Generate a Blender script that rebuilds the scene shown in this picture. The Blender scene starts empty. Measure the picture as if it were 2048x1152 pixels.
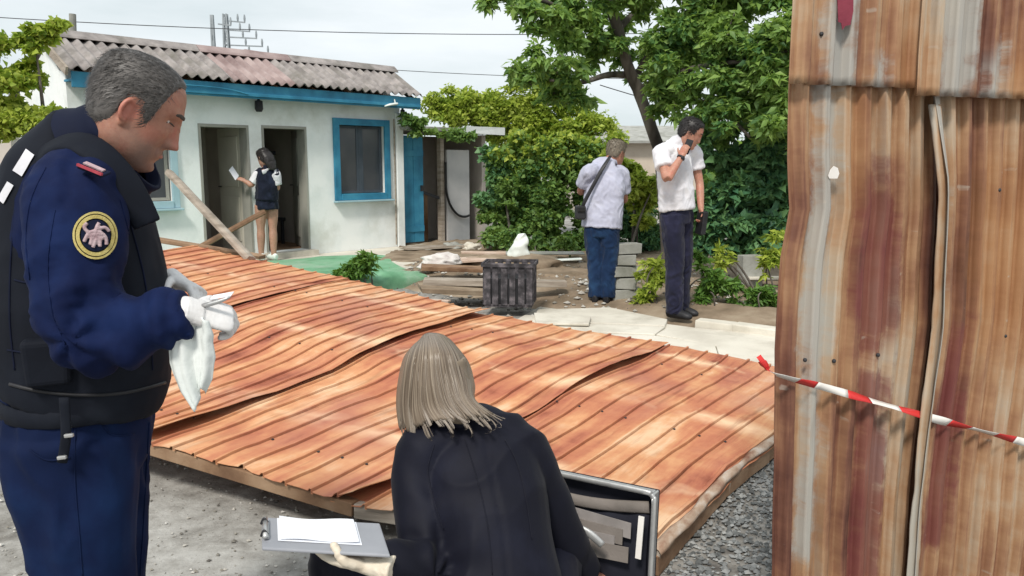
import bpy, bmesh, math, random
import numpy as np
from mathutils import Vector, Matrix, noise

random.seed(7)
rng = np.random.default_rng(7)
SC = bpy.context.scene
COL = SC.collection
R = math.radians

# ---------------------------------------------------------------- camera
EYE = Vector((0.0, 0.0, 1.45))
PITCH = R(8.74)
FPX = 1600.0
cd = bpy.data.cameras.new('camera')
cam = bpy.data.objects.new('camera', cd)
COL.objects.link(cam)
cam.location = EYE
cam.rotation_euler = (R(90) - PITCH, 0, 0)
cd.sensor_width = 36
cd.lens = 36 * FPX / 2048
cd.clip_end = 3000
SC.camera = cam

# ---------------------------------------------------------------- sky and sun
SUN_EL, SUN_AZ = R(50), R(197)          # azimuth clockwise from +Y: behind the camera, to the left
W = bpy.data.worlds.new('World')
SC.world = W
W.use_nodes = True
nt = W.node_tree
for n_ in list(nt.nodes):
    nt.nodes.remove(n_)
out = nt.nodes.new('ShaderNodeOutputWorld')
bg = nt.nodes.new('ShaderNodeBackground')
sky = nt.nodes.new('ShaderNodeTexSky')
sky.sky_type = 'NISHITA'
sky.sun_disc = False
sky.sun_elevation = SUN_EL
sky.sun_rotation = SUN_AZ
sky.air_density = 1.0
sky.dust_density = 2.0
tc = nt.nodes.new('ShaderNodeTexCoord')
mp = nt.nodes.new('ShaderNodeMapping')
mp.inputs['Scale'].default_value = (1.0, 1.0, 4.5)
nz = nt.nodes.new('ShaderNodeTexNoise')
nz.inputs['Scale'].default_value = 2.2
nz.inputs['Detail'].default_value = 7
nz.inputs['Roughness'].default_value = 0.55
rp = nt.nodes.new('ShaderNodeValToRGB')
rp.color_ramp.elements[0].position = 0.36
rp.color_ramp.elements[0].color = (7.3, 8.1, 8.35, 1)
rp.color_ramp.elements[1].position = 0.62
rp.color_ramp.elements[1].color = (9.4, 9.9, 10.2, 1)
mx = nt.nodes.new('ShaderNodeMix')
mx.data_type = 'RGBA'
mx.inputs['Factor'].default_value = 0.92
nt.links.new(tc.outputs['Generated'], mp.inputs['Vector'])
nt.links.new(mp.outputs['Vector'], nz.inputs['Vector'])
nt.links.new(nz.outputs['Fac'], rp.inputs['Fac'])
nt.links.new(sky.outputs['Color'], mx.inputs[6])
nt.links.new(rp.outputs['Color'], mx.inputs[7])
nt.links.new(mx.outputs[2], bg.inputs['Color'])
bg.inputs['Strength'].default_value = 0.067
nt.links.new(bg.outputs['Background'], out.inputs['Surface'])

sl = bpy.data.lights.new('sun', 'SUN')
sl.energy = 2.0
sl.angle = R(10)
sl.color = (1.0, 0.95, 0.87)
sun = bpy.data.objects.new('sun', sl)
COL.objects.link(sun)
sd = Vector((math.sin(SUN_AZ) * math.cos(SUN_EL), math.cos(SUN_AZ) * math.cos(SUN_EL), math.sin(SUN_EL)))
sun.rotation_euler = sd.to_track_quat('Z', 'Y').to_euler()
sun.location = sd * 30

SC.view_settings.view_transform = 'Standard'
SC.view_settings.look = 'None'
SC.view_settings.gamma = 1
SC.view_settings.exposure = 0.66

# ---------------------------------------------------------------- helpers
def ray(px, py):
    a = (px - 1024) / FPX
    s = (576 - py) / FPX
    return Vector((a, math.cos(PITCH) + s * math.sin(PITCH), -math.sin(PITCH) + s * math.cos(PITCH)))
def G(px, py, z=0.0):
    r = ray(px, py)
    return EYE + r * ((z - EYE.z) / r.z)
def P(px, py, Y):
    r = ray(px, py)
    return EYE + r * (Y / r.y)

def link(o, parent=None):
    COL.objects.link(o)
    if parent is not None:
        o.parent = parent
    return o
def tag(o, label=None, cat=None, group=None, kind=None):
    if label: o['label'] = label
    if cat: o['category'] = cat
    if group: o['group'] = group
    if kind: o['kind'] = kind
    return o
def empty(name, loc, label, cat, group=None):
    o = bpy.data.objects.new(name, None)
    o.empty_display_size = 0.1
    COL.objects.link(o)
    o.location = loc
    o['_loc'] = 1
    del o['_loc']
    return tag(o, label, cat, group)
def obj(name, src, mat=None, parent=None, smooth=False):
    """src: bmesh, mesh or (verts, faces), in world coordinates"""
    if isinstance(src, bpy.types.Mesh):
        me = src
    elif isinstance(src, tuple):
        me = bpy.data.meshes.new(name)
        me.from_pydata([tuple(v) for v in src[0]], [], src[1])
    else:
        me = bpy.data.meshes.new(name)
        bmesh.ops.recalc_face_normals(src, faces=src.faces[:])
        src.to_mesh(me)
        src.free()
    if mat is not None:
        ms = mat if isinstance(mat, (list, tuple)) else [mat]
        for m in ms:
            me.materials.append(m)
    if smooth:
        me.polygons.foreach_set('use_smooth', [True] * len(me.polygons))
    me.update()
    o = bpy.data.objects.new(name, me)
    COL.objects.link(o)
    if parent is not None:
        o.parent = parent
        if parent.type == 'EMPTY':
            o.matrix_parent_inverse = Matrix.Translation(-Vector(parent.location))
    return o

def abox(bm, o, ax, ay, az, jit=0.0):
    """box from corner o along three edge vectors"""
    o, ax, ay, az = Vector(o), Vector(ax), Vector(ay), Vector(az)
    vs = []
    for k in (0, 1):
        for j in (0, 1):
            for i in (0, 1):
                p = o + ax * i + ay * j + az * k
                if jit:
                    p = p + Vector((random.uniform(-jit, jit), random.uniform(-jit, jit), random.uniform(-jit, jit)))
                vs.append(bm.verts.new(p))
    for f in ((0, 2, 3, 1), (4, 5, 7, 6), (0, 1, 5, 4), (2, 6, 7, 3), (0, 4, 6, 2), (1, 3, 7, 5)):
        bm.faces.new([vs[i] for i in f])
    return vs
def beam(bm, p0, p1, w, h, up=(0, 0, 1), jit=0.0):
    p0, p1 = Vector(p0), Vector(p1)
    t = (p1 - p0).normalized()
    s = t.cross(Vector(up))
    if s.length < 1e-4:
        s = t.cross(Vector((0, 1, 0)))
    s.normalize()
    u = s.cross(t).normalized()
    return abox(bm, p0 - s * w / 2 - u * h / 2, p1 - p0, s * w, u * h, jit)
def crom(pts, n):
    """Catmull-Rom resample of a list of tuples of floats"""
    A = np.array(pts, float)
    m = len(A)
    outp = []
    for i in range(m - 1):
        p0 = A[max(i - 1, 0)]; p1 = A[i]; p2 = A[i + 1]; p3 = A[min(i + 2, m - 1)]
        for k in range(n):
            t = k / n
            outp.append(0.5 * ((2 * p1) + (-p0 + p2) * t + (2 * p0 - 5 * p1 + 4 * p2 - p3) * t * t + (-p0 + 3 * p1 - 3 * p2 + p3) * t ** 3))
    outp.append(A[-1])
    return np.array(outp)
def tube(bm, pts, rad, side=None, seg=12, n=4, ex=2.0, cap=True):
    """pts: points; rad: radius or (a, b) per point, a along side, b across; closed ends"""
    rows = []
    for p, r in zip(pts, rad):
        a, b = r if isinstance(r, (tuple, list)) else (r, r)
        rows.append((p[0], p[1], p[2], a, b))
    A = crom(rows, n) if len(rows) > 1 else np.array(rows)
    rings = []
    prev = None
    for i in range(len(A)):
        c = Vector(A[i][:3])
        d = Vector(A[min(i + 1, len(A) - 1)][:3]) - Vector(A[max(i - 1, 0)][:3])
        if d.length < 1e-9:
            d = Vector((0, 0, 1))
        t = d.normalized()
        if side is not None:
            s = Vector(side)
        elif prev is not None:
            s = prev
        else:
            s = Vector((1, 0, 0)) if abs(t.x) < 0.8 else Vector((0, 1, 0))
        s = s - t * s.dot(t)
        if s.length < 1e-6:
            s = t.orthogonal()
        s.normalize()
        prev = s
        b = t.cross(s)
        ring = []
        for k in range(seg):
            th = 2 * math.pi * k / seg
            cx, sx = math.cos(th), math.sin(th)
            if ex != 2.0:
                cx = math.copysign(abs(cx) ** (2 / ex), cx)
                sx = math.copysign(abs(sx) ** (2 / ex), sx)
            ring.append(bm.verts.new(c + s * (A[i][3] * cx) + b * (A[i][4] * sx)))
        rings.append(ring)
    for i in range(len(rings) - 1):
        for k in range(seg):
            bm.faces.new((rings[i][k], rings[i][(k + 1) % seg], rings[i + 1][(k + 1) % seg], rings[i + 1][k]))
    if cap:
        bm.faces.new(list(reversed(rings[0])))
        bm.faces.new(rings[-1])
    return rings
def ellip(bm, c, rx, ry, rz, M=None, u=14, v=10):
    mat = Matrix.Translation(Vector(c))
    if M is not None:
        mat = mat @ M.to_4x4()
    mat = mat @ Matrix.Diagonal((rx, ry, rz, 1))
    bmesh.ops.create_uvsphere(bm, u_segments=u, v_segments=v, radius=1, matrix=mat)
def bev(o, w=0.006, seg=2):
    m = o.modifiers.new('bevel', 'BEVEL')
    m.width = w
    m.segments = seg
    m.limit_method = 'ANGLE'
    m.angle_limit = R(40)
    return o

# ---------------------------------------------------------------- materials
def nodes(name):
    m = bpy.data.materials.new(name)
    m.use_nodes = True
    t = m.node_tree
    b = t.nodes['Principled BSDF']
    return m, t, b
def N(t, typ, **kw):
    n = t.nodes.new(typ)
    for k, v in kw.items():
        if k in n.inputs:
            n.inputs[k].default_value = v
        else:
            setattr(n, k, v)
    return n
def ramp(t, stops, fac=None):
    n = t.nodes.new('ShaderNodeValToRGB')
    e = n.color_ramp.elements
    while len(e) < len(stops):
        e.new(0.5)
    for el, (p, c) in zip(e, stops):
        el.position = p
        el.color = (*c, 1) if len(c) == 3 else c
    if fac is not None:
        t.links.new(fac, n.inputs['Fac'])
    return n.outputs['Color']
def coords(t, kind='Object', scale=(1, 1, 1), rnd=False):
    c = N(t, 'ShaderNodeTexCoord')
    v = c.outputs[kind]
    m = N(t, 'ShaderNodeMapping')
    m.inputs['Scale'].default_value = scale
    t.links.new(v, m.inputs['Vector'])
    if rnd:
        oi = N(t, 'ShaderNodeObjectInfo')
        ml = N(t, 'ShaderNodeMath', operation='MULTIPLY')
        ml.inputs[1].default_value = 37.0
        t.links.new(oi.outputs['Random'], ml.inputs[0])
        cb = N(t, 'ShaderNodeCombineXYZ')
        t.links.new(ml.outputs[0], cb.inputs['X'])
        t.links.new(ml.outputs[0], cb.inputs['Z'])
        t.links.new(cb.outputs[0], m.inputs['Location'])
    return m.outputs['Vector']
def noise_n(t, vec, scale, detail=5, rough=0.55, dist=0.0):
    n = N(t, 'ShaderNodeTexNoise')
    n.inputs['Scale'].default_value = scale
    n.inputs['Detail'].default_value = detail
    n.inputs['Roughness'].default_value = rough
    n.inputs['Distortion'].default_value = dist
    t.links.new(vec, n.inputs['Vector'])
    return n.outputs['Fac']
def mixc(t, fac, a, b, blend='MIX'):
    n = N(t, 'ShaderNodeMix', data_type='RGBA', blend_type=blend)
    for sock, val in ((0, fac), (6, a), (7, b)):
        if isinstance(val, (int, float)):
            n.inputs[sock].default_value = val
        elif isinstance(val, tuple):
            n.inputs[sock].default_value = (*val, 1)
        else:
            t.links.new(val, n.inputs[sock])
    return n.outputs[2]
def bump(t, b, h, strength=0.3, dist=0.01):
    n = N(t, 'ShaderNodeBump')
    n.inputs['Strength'].default_value = strength
    n.inputs['Distance'].default_value = dist
    t.links.new(h, n.inputs['Height'])
    t.links.new(n.outputs['Normal'], b.inputs['Normal'])
def mathn(t, op, a, b=None, clamp=False):
    n = N(t, 'ShaderNodeMath', operation=op)
    n.use_clamp = clamp
    for i, v in enumerate((a, b)):
        if v is None:
            continue
        if isinstance(v, (int, float)):
            n.inputs[i].default_value = v
        else:
            t.links.new(v, n.inputs[i])
    return n.outputs[0]
def mat(name, stops, scale=4.0, rough=0.8, bmp=0.15, bscale=None, stretch=(1, 1, 1), coord='Object', metallic=0.0, spec=0.3, detail=6, dirt=None, rnd=False):
    """noise-mixed colour; stops is a list of colours spread over the noise range"""
    m, t, b = nodes(name)
    v = coords(t, coord, stretch, rnd)
    f = noise_n(t, v, scale, detail)
    k = len(stops)
    if k == 1:
        c0 = stops[0]
        stops = [tuple(x * 0.86 for x in c0), c0, tuple(min(1, x * 1.12) for x in c0)]
        k = 3
    cs = [(0.32 + 0.36 * i / (k - 1), c) for i, c in enumerate(stops)]
    c = ramp(t, cs, f)
    if dirt:
        d = noise_n(t, v, scale * 0.31 + 0.3, 7, 0.65)
        dm = ramp(t, [(0.5, (0, 0, 0)), (0.68, (1, 1, 1))], d)
        c = mixc(t, dm, c, dirt)
    t.links.new(c, b.inputs['Base Color'])
    b.inputs['Roughness'].default_value = rough
    b.inputs['Metallic'].default_value = metallic
    b.inputs['Specular IOR Level'].default_value = spec
    if bmp:
        bump(t, b, noise_n(t, v, bscale or scale * 6, 4, 0.6), bmp, 0.01)
    return m

def rust_roof_mat(name):
    m, t, b = nodes(name)
    uv = coords(t, 'UV', (1, 1, 1), True)
    uv0 = coords(t, 'UV', (1, 1, 1))
    st = coords(t, 'UV', (5.0, 0.8, 1), True)
    st2 = coords(t, 'UV', (22.0, 2.0, 1), True)
    n1 = noise_n(t, st, 1.1, 6, 0.6, 0.4)
    n2 = noise_n(t, uv, 2.3, 6, 0.62, 0.3)
    n3 = noise_n(t, st2, 1.0, 4, 0.6)
    s = mathn(t, 'ADD', mathn(t, 'MULTIPLY', n1, 0.85), mathn(t, 'MULTIPLY', n2, 0.65))
    s = mathn(t, 'SUBTRACT', s, 0.22)
    c = ramp(t, [(0.30, (0.21, 0.06, 0.036)), (0.40, (0.40, 0.140, 0.082)), (0.50, (0.50, 0.205, 0.108)), (0.60, (0.60, 0.305, 0.155)), (0.70, (0.69, 0.46, 0.29))], s)
    # purlin rows where the paint wore off into pale dusty bands
    sep = N(t, 'ShaderNodeSeparateXYZ')
    t.links.new(uv0, sep.inputs[0])
    wob = mathn(t, 'MULTIPLY', mathn(t, 'SUBTRACT', noise_n(t, uv, 5, 4), 0.5), 0.16)
    vv = mathn(t, 'ADD', sep.outputs['Y'], wob)
    band = mathn(t, 'PINGPONG', mathn(t, 'ADD', vv, 0.36), 0.48)
    bm_ = ramp(t, [(0.0, (1, 1, 1)), (0.05, (0.55, 0.55, 0.55)), (0.11, (0, 0, 0))], band)
    patch = ramp(t, [(0.44, (0, 0, 0)), (0.58, (1, 1, 1))], noise_n(t, uv, 3.1, 3))
    bf = mathn(t, 'MULTIPLY', mathn(t, 'MULTIPLY', bm_, patch), 0.9)
    c = mixc(t, bf, c, (0.80, 0.56, 0.36))
    # mauve-brown dull areas
    pf = ramp(t, [(0.50, (0, 0, 0)), (0.66, (1, 1, 1))], noise_n(t, uv, 1.4, 4, 0.5))
    c = mixc(t, mathn(t, 'MULTIPLY', pf, 0.55), c, (0.43, 0.20, 0.145))
    c = mixc(t, mathn(t, 'MULTIPLY', ramp(t, [(0.56, (0, 0, 0)), (0.75, (1, 1, 1))], n3), 0.5), c, (0.16, 0.05, 0.03))
    t.links.new(c, b.inputs['Base Color'])
    b.inputs['Roughness'].default_value = 0.78
    b.inputs['Specular IOR Level'].default_value = 0.22
    bump(t, b, noise_n(t, uv, 55, 4, 0.6), 0.25, 0.004)
    return m

def rust_fence_mat(name, base_shift=0.0, grey_u=None, maroon=None, orange=None):
    """streaked old galvanised sheet; UV in metres, v up"""
    m, t, b = nodes(name)
    uv = coords(t, 'UV', (1, 1, 1), True)
    uv0 = coords(t, 'UV', (1, 1, 1))
    st = coords(t, 'UV', (9.0, 0.55, 1), True)
    st2 = coords(t, 'UV', (40.0, 1.6, 1), True)
    n1 = noise_n(t, st, 1.0, 6, 0.6, 0.2)
    n2 = noise_n(t, uv, 3.0, 7, 0.65)
    n3 = noise_n(t, st2, 1.0, 4, 0.6)
    s = mathn(t, 'ADD', mathn(t, 'ADD', mathn(t, 'MULTIPLY', n1, 0.85), mathn(t, 'MULTIPLY', n2, 0.5)), base_shift - 0.175)
    s = mathn(t, 'ADD', s, mathn(t, 'MULTIPLY', mathn(t, 'SUBTRACT', n3, 0.5), 0.35))
    c = ramp(t, [(0.32, (0.085, 0.032, 0.024)), (0.41, (0.18, 0.078, 0.05)), (0.48, (0.29, 0.148, 0.083)), (0.55, (0.40, 0.235, 0.13)), (0.63, (0.46, 0.345, 0.24)), (0.73, (0.43, 0.40, 0.345))], s)
    sep = N(t, 'ShaderNodeSeparateXYZ')
    t.links.new(uv0, sep.inputs[0])
    U, V = sep.outputs['X'], sep.outputs['Y']
    wob = mathn(t, 'MULTIPLY', mathn(t, 'SUBTRACT', noise_n(t, coords(t, 'UV', (2.5, 2.2, 1), True), 1.6, 8, 0.72), 0.5), 0.20)
    Uw = mathn(t, 'ADD', U, wob)
    Vw = mathn(t, 'ADD', V, mathn(t, 'MULTIPLY', wob, 2.0))
    def box_mask(u0, u1, v0, v1, soft=0.018):
        def edge(x, a, bb):
            mr = N(t, 'ShaderNodeMapRange', interpolation_type='SMOOTHSTEP')
            t.links.new(x, mr.inputs['Value'])
            mr.inputs['From Min'].default_value = a
            mr.inputs['From Max'].default_value = bb
            return mr.outputs['Result']
        a = mathn(t, 'MULTIPLY', edge(Uw, u0 - soft, u0 + soft), edge(Uw, u1 + soft, u1 - soft))
        bb = mathn(t, 'MULTIPLY', edge(Vw, v0 - 2 * soft, v0 + 2 * soft), edge(Vw, v1 + 2 * soft, v1 - 2 * soft))
        return mathn(t, 'MULTIPLY', a, bb)
    for spec, col, amt in ((maroon, (0.155, 0.035, 0.038), 0.75), (orange, (0.40, 0.19, 0.075), 0.5), (grey_u, (0.40, 0.405, 0.38), 0.8)):
        for q in (spec or []):
            k = mathn(t, 'MULTIPLY', box_mask(*q, soft=.07 if spec is orange else .02), amt)
            c = mixc(t, k, c, col)
    dk = ramp(t, [(0.55, (0, 0, 0)), (0.72, (1, 1, 1))], n3)
    c = mixc(t, mathn(t, 'MULTIPLY', dk, 0.45), c, (0.09, 0.04, 0.028))
    sp = ramp(t, [(0.70, (0, 0, 0)), (0.76, (1, 1, 1))], noise_n(t, uv, 22, 3, 0.5))
    c = mixc(t, mathn(t, 'MULTIPLY', sp, 0.5), c, (0.45, 0.4, 0.34))
    t.links.new(c, b.inputs['Base Color'])
    b.inputs['Roughness'].default_value = 0.58
    b.inputs['Metallic'].default_value = 0.12
    b.inputs['Specular IOR Level'].default_value = 0.35
    bump(t, b, noise_n(t, uv, 60, 4, 0.6), 0.1, 0.003)
    return m

def leaf_mat(name, cols, trans=0.35):
    m, t, b = nodes(name)
    g = N(t, 'ShaderNodeNewGeometry')
    k = len(cols)
    c = ramp(t, [(i / (k - 1), cc) for i, cc in enumerate(cols)], g.outputs['Random Per Island'])
    big = noise_n(t, coords(t, 'Object', (1, 1, 1)), 1.6, 3)
    c = mixc(t, mathn(t, 'MULTIPLY', ramp(t, [(0.4, (0, 0, 0)), (0.62, (1, 1, 1))], big), 0.55), c, cols[-1])
    t.links.new(c, b.inputs['Base Color'])
    b.inputs['Roughness'].default_value = 0.5
    b.inputs['Specular IOR Level'].default_value = 0.35
    tr = N(t, 'ShaderNodeBsdfTranslucent')
    t.links.new(mixc(t, 0.5, c, (0.35, 0.5, 0.06)), tr.inputs['Color'])
    ms = N(t, 'ShaderNodeMixShader')
    ms.inputs[0].default_value = trans
    t.links.new(b.outputs[0], ms.inputs[1])
    t.links.new(tr.outputs[0], ms.inputs[2])
    t.links.new(ms.outputs[0], t.nodes['Material Output'].inputs['Surface'])
    return m

def fabric(name, col, col2=None, rough=0.85, scale=6, weave=700, sheen=0.2, stripes=None):
    m, t, b = nodes(name)
    v = coords(t, 'Object')
    f = noise_n(t, v, scale, 5, 0.6)
    c2 = col2 or tuple(x * 1.5 for x in col)
    c = ramp(t, [(0.35, tuple(x * 0.8 for x in col)), (0.5, col), (0.68, c2)], f)
    if stripes:
        w = N(t, 'ShaderNodeTexWave', bands_direction='DIAGONAL')
        w.inputs['Scale'].default_value = stripes[0]
        w.inputs['Distortion'].default_value = 0.6
        t.links.new(v, w.inputs['Vector'])
        c = mixc(t, mathn(t, 'MULTIPLY', w.outputs['Fac'], 0.4), c, stripes[1])
    t.links.new(c, b.inputs['Base Color'])
    b.inputs['Roughness'].default_value = rough
    b.inputs['Specular IOR Level'].default_value = 0.2
    b.inputs['Sheen Weight'].default_value = sheen
    b.inputs['Sheen Roughness'].default_value = 0.5
    bump(t, b, noise_n(t, v, weave, 2, 0.5), 0.12, 0.002)
    return m
def skin_mat(name, col=(0.56, 0.30, 0.21), red=(0.55, 0.2, 0.13)):
    m, t, b = nodes(name)
    v = coords(t, 'Object')
    f = noise_n(t, v, 14, 5, 0.6)
    c = ramp(t, [(0.35, tuple(x * 0.85 for x in col)), (0.55, col), (0.72, red)], f)
    f2 = noise_n(t, v, 75, 4, 0.6)
    c = mixc(t, ramp(t, [(0.45, (0, 0, 0)), (0.75, (0.5, 0.5, 0.5))], f2), c, tuple(x * 0.62 for x in red))
    t.links.new(c, b.inputs['Base Color'])
    b.inputs['Roughness'].default_value = 0.5
    b.inputs['Specular IOR Level'].default_value = 0.4
    b.inputs['Subsurface Weight'].default_value = 0.12
    b.inputs['Subsurface Radius'].default_value = (0.02, 0.008, 0.004)
    b.inputs['Subsurface Scale'].default_value = 0.3
    bump(t, b, noise_n(t, v, 160, 3, 0.6), 0.08, 0.002)
    return m

MT = {}
MT['rust_roof'] = rust_roof_mat('rusty_roof_paint')
MT['white_wall'] = mat('whitewash', [(0.74, 0.78, 0.77), (0.82, 0.845, 0.835), (0.85, 0.87, 0.855)], 2.4, 0.9, 0.25, 30, dirt=(0.64, 0.66, 0.62))
MT['slate'] = mat('fibre_cement', [(0.17, 0.152, 0.147), (0.28, 0.255, 0.245), (0.36, 0.325, 0.31)], 5.0, 0.9, 0.3, 40, dirt=(0.16, 0.15, 0.13), rnd=True)
MT['slate_red'] = mat('fibre_cement_red', [(0.21, 0.15, 0.145), (0.32, 0.245, 0.235), (0.40, 0.32, 0.305)], 3.0, 0.9, 0.3, 40, rnd=True)
MT['blue'] = mat('blue_paint', [(0.025, 0.15, 0.25), (0.035, 0.21, 0.34), (0.06, 0.28, 0.41)], 3.0, 0.6, 0.15, 30)
MT['pale_blue'] = mat('pale_blue_paint', [(0.30, 0.46, 0.52), (0.4, 0.55, 0.6)], 3.0, 0.6, 0.15, 30)
MT['grey_paint'] = mat('grey_door_paint', [(0.26, 0.26, 0.23), (0.36, 0.35, 0.31)], 2.5, 0.7, 0.1)
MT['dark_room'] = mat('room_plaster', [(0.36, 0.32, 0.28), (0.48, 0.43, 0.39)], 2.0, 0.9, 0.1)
MT['beige_door'] = mat('beige_door_paint', [(0.50, 0.47, 0.40), (0.60, 0.57, 0.49)], 2.5, 0.7, 0.1)
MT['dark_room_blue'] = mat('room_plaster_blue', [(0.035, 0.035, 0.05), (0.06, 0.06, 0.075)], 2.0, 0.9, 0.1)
MT['glass'] = mat('old_window_glass', [(0.045, 0.05, 0.06), (0.08, 0.08, 0.085)], 2.0, 0.3, 0.05, 3, spec=0.6)
MT['screen'] = mat('window_netting', [(0.045, 0.05, 0.06), (0.075, 0.075, 0.08)], 3.0, 0.8, 0.1)
MT['wood_grey'] = mat('weathered_wood', [(0.20, 0.165, 0.13), (0.33, 0.28, 0.23), (0.42, 0.37, 0.31)], 3.0, 0.85, 0.3, 40, stretch=(1, 1, 6))
MT['wood_brown'] = mat('brown_wood', [(0.13, 0.07, 0.04), (0.24, 0.145, 0.085), (0.33, 0.22, 0.14)], 4.0, 0.85, 0.3, 40)
MT['wood_pale'] = mat('pale_wood', [(0.40, 0.28, 0.21), (0.52, 0.39, 0.31), (0.6, 0.48, 0.4)], 4.0, 0.85, 0.3, 40)
MT['concrete'] = mat('pale_concrete', [(0.52, 0.48, 0.41), (0.62, 0.58, 0.50), (0.68, 0.64, 0.56)], 2.2, 0.92, 0.25, 50, dirt=(0.36, 0.33, 0.27))
MT['concrete_grey'] = mat('grey_concrete', [(0.28, 0.28, 0.26), (0.4, 0.4, 0.37)], 4.0, 0.92, 0.3, 50, dirt=(0.2, 0.2, 0.17))
MT['soil'] = mat('dry_soil', [(0.14, 0.105, 0.07), (0.24, 0.18, 0.125), (0.34, 0.275, 0.2)], 3.0, 0.95, 0.6, 18)
MT['green_carpet'] = mat('green_carpet', [(0.11, 0.27, 0.15), (0.17, 0.37, 0.22), (0.23, 0.43, 0.28)], 3.0, 0.95, 0.4, 120, dirt=(0.30, 0.42, 0.31))
MT['galv'] = mat('galvanised', [(0.30, 0.31, 0.30), (0.42, 0.43, 0.41), (0.5, 0.5, 0.48)], 6.0, 0.5, 0.1, metallic=0.3, dirt=(0.3, 0.2, 0.14))
MT['dark_metal'] = mat('dark_metal', [(0.02, 0.02, 0.022), (0.045, 0.045, 0.05)], 8.0, 0.55, 0.1)
MT['black_plastic'] = mat('black_plastic', [(0.012, 0.012, 0.014), (0.03, 0.03, 0.034)], 10, 0.5, 0.05)
MT['rubber'] = mat('black_rubber', [(0.01, 0.01, 0.011), (0.02, 0.02, 0.02)], 10, 0.6, 0.05)
MT['crate'] = mat('grey_crate', [(0.022, 0.02, 0.022), (0.055, 0.05, 0.055), (0.16, 0.14, 0.15)], 14.0, 0.8, 0.3, 60)
MT['white_plastic'] = mat('white_plastic', [(0.66, 0.72, 0.68), (0.8, 0.84, 0.8)], 5, 0.5, 0.1)
MT['sack'] = mat('pale_sack', [(0.5, 0.44, 0.42), (0.64, 0.6, 0.57), (0.7, 0.68, 0.66)], 6, 0.85, 0.4, 60)
MT['tape_red'] = mat('tape_red', [(0.55, 0.03, 0.03), (0.66, 0.05, 0.045)], 8, 0.4, 0.05)
MT['tape_white'] = mat('tape_white', [(0.74, 0.70, 0.66), (0.82, 0.8, 0.76)], 8, 0.4, 0.05)
MT['bark'] = mat('tree_bark', [(0.05, 0.042, 0.035), (0.12, 0.105, 0.09), (0.2, 0.18, 0.155)], 6, 0.95, 0.8, 26, stretch=(1, 1, 0.3))
MT['leaf_tree'] = leaf_mat('leaf_tree', [(0.045, 0.13, 0.055), (0.11, 0.24, 0.08), (0.20, 0.35, 0.09), (0.31, 0.45, 0.11)], 0.45)
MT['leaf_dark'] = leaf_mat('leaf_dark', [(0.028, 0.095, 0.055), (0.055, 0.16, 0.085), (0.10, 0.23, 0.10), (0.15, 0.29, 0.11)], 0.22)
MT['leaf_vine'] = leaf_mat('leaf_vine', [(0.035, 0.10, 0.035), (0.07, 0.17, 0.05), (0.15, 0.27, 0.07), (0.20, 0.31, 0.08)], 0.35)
MT['leaf_bright'] = leaf_mat('leaf_bright', [(0.11, 0.20, 0.025), (0.25, 0.36, 0.04), (0.40, 0.49, 0.06), (0.52, 0.58, 0.11)], 0.45)  # backlit sun glow of the hedge tops is put into this leaf colour
MT['leaf_weed'] = leaf_mat('leaf_weed', [(0.04, 0.11, 0.025), (0.09, 0.2, 0.035), (0.15, 0.27, 0.05), (0.12, 0.24, 0.05)], 0.3)
MT['needle'] = leaf_mat('leaf_needle', [(0.13, 0.15, 0.155), (0.2, 0.225, 0.23)], 0.1)
MT['sash'] = mat('dark_sash', [(0.05, 0.065, 0.08), (0.075, 0.09, 0.11)], 3.0, 0.6, 0.1)

# ================================================================ ground
def fbm(x, y, s=1.0, seed=0.0):
    return noise.fractal(Vector((x * s + seed, y * s - seed, seed * 0.37)), 0.9, 2.1, 4)

def ground_mat():
    m, t, b = nodes('yard_dirt')
    v = coords(t, 'Object')
    n1 = noise_n(t, v, 0.9, 7, 0.62)
    n2 = noise_n(t, v, 9, 6, 0.65)
    s = mathn(t, 'ADD', mathn(t, 'MULTIPLY', n1, 0.6), mathn(t, 'MULTIPLY', n2, 0.4))
    c = ramp(t, [(0.37, (0.09, 0.082, 0.075)), (0.45, (0.21, 0.198, 0.18)), (0.54, (0.34, 0.328, 0.305)), (0.66, (0.47, 0.46, 0.435))], s)
    sp = ramp(t, [(0.63, (0, 0, 0)), (0.70, (1, 1, 1))], noise_n(t, v, 34, 4, 0.6))
    c = mixc(t, mathn(t, 'MULTIPLY', sp, 0.75), c, (0.14, 0.125, 0.105))
    t.links.new(c, b.inputs['Base Color'])
    b.inputs['Roughness'].default_value = 0.95
    b.inputs['Specular IOR Level'].default_value = 0.15
    bump(t, b, noise_n(t, v, 24, 6, 0.7), 0.5, 0.02)
    return m
MT['ground'] = ground_mat()
def axis_vals(lo, hi, n, far):
    v = list(np.linspace(lo, hi, n))
    return [-far, -far / 4, -far / 16] + [x for x in v] + [far / 16, far / 4, far]
xs = axis_vals(-7, 7, 90, 900)
ys = axis_vals(0.2, 18, 100, 900)
gv, gf = [], []
for j, y in enumerate(ys):
    for i, x in enumerate(xs):
        z = 0.0
        if abs(x) < 8 and 0 < y < 19:
            z = 0.012 * fbm(x, y, 1.3, 2.0) - 0.004
        gv.append((x, y, z))
nx_ = len(xs)
for j in range(len(ys) - 1):
    for i in range(nx_ - 1):
        gf.append((j * nx_ + i, j * nx_ + i + 1, (j + 1) * nx_ + i + 1, (j + 1) * nx_ + i))
tag(obj('ground', (gv, gf), MT['ground'], smooth=True), kind='structure')

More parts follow.
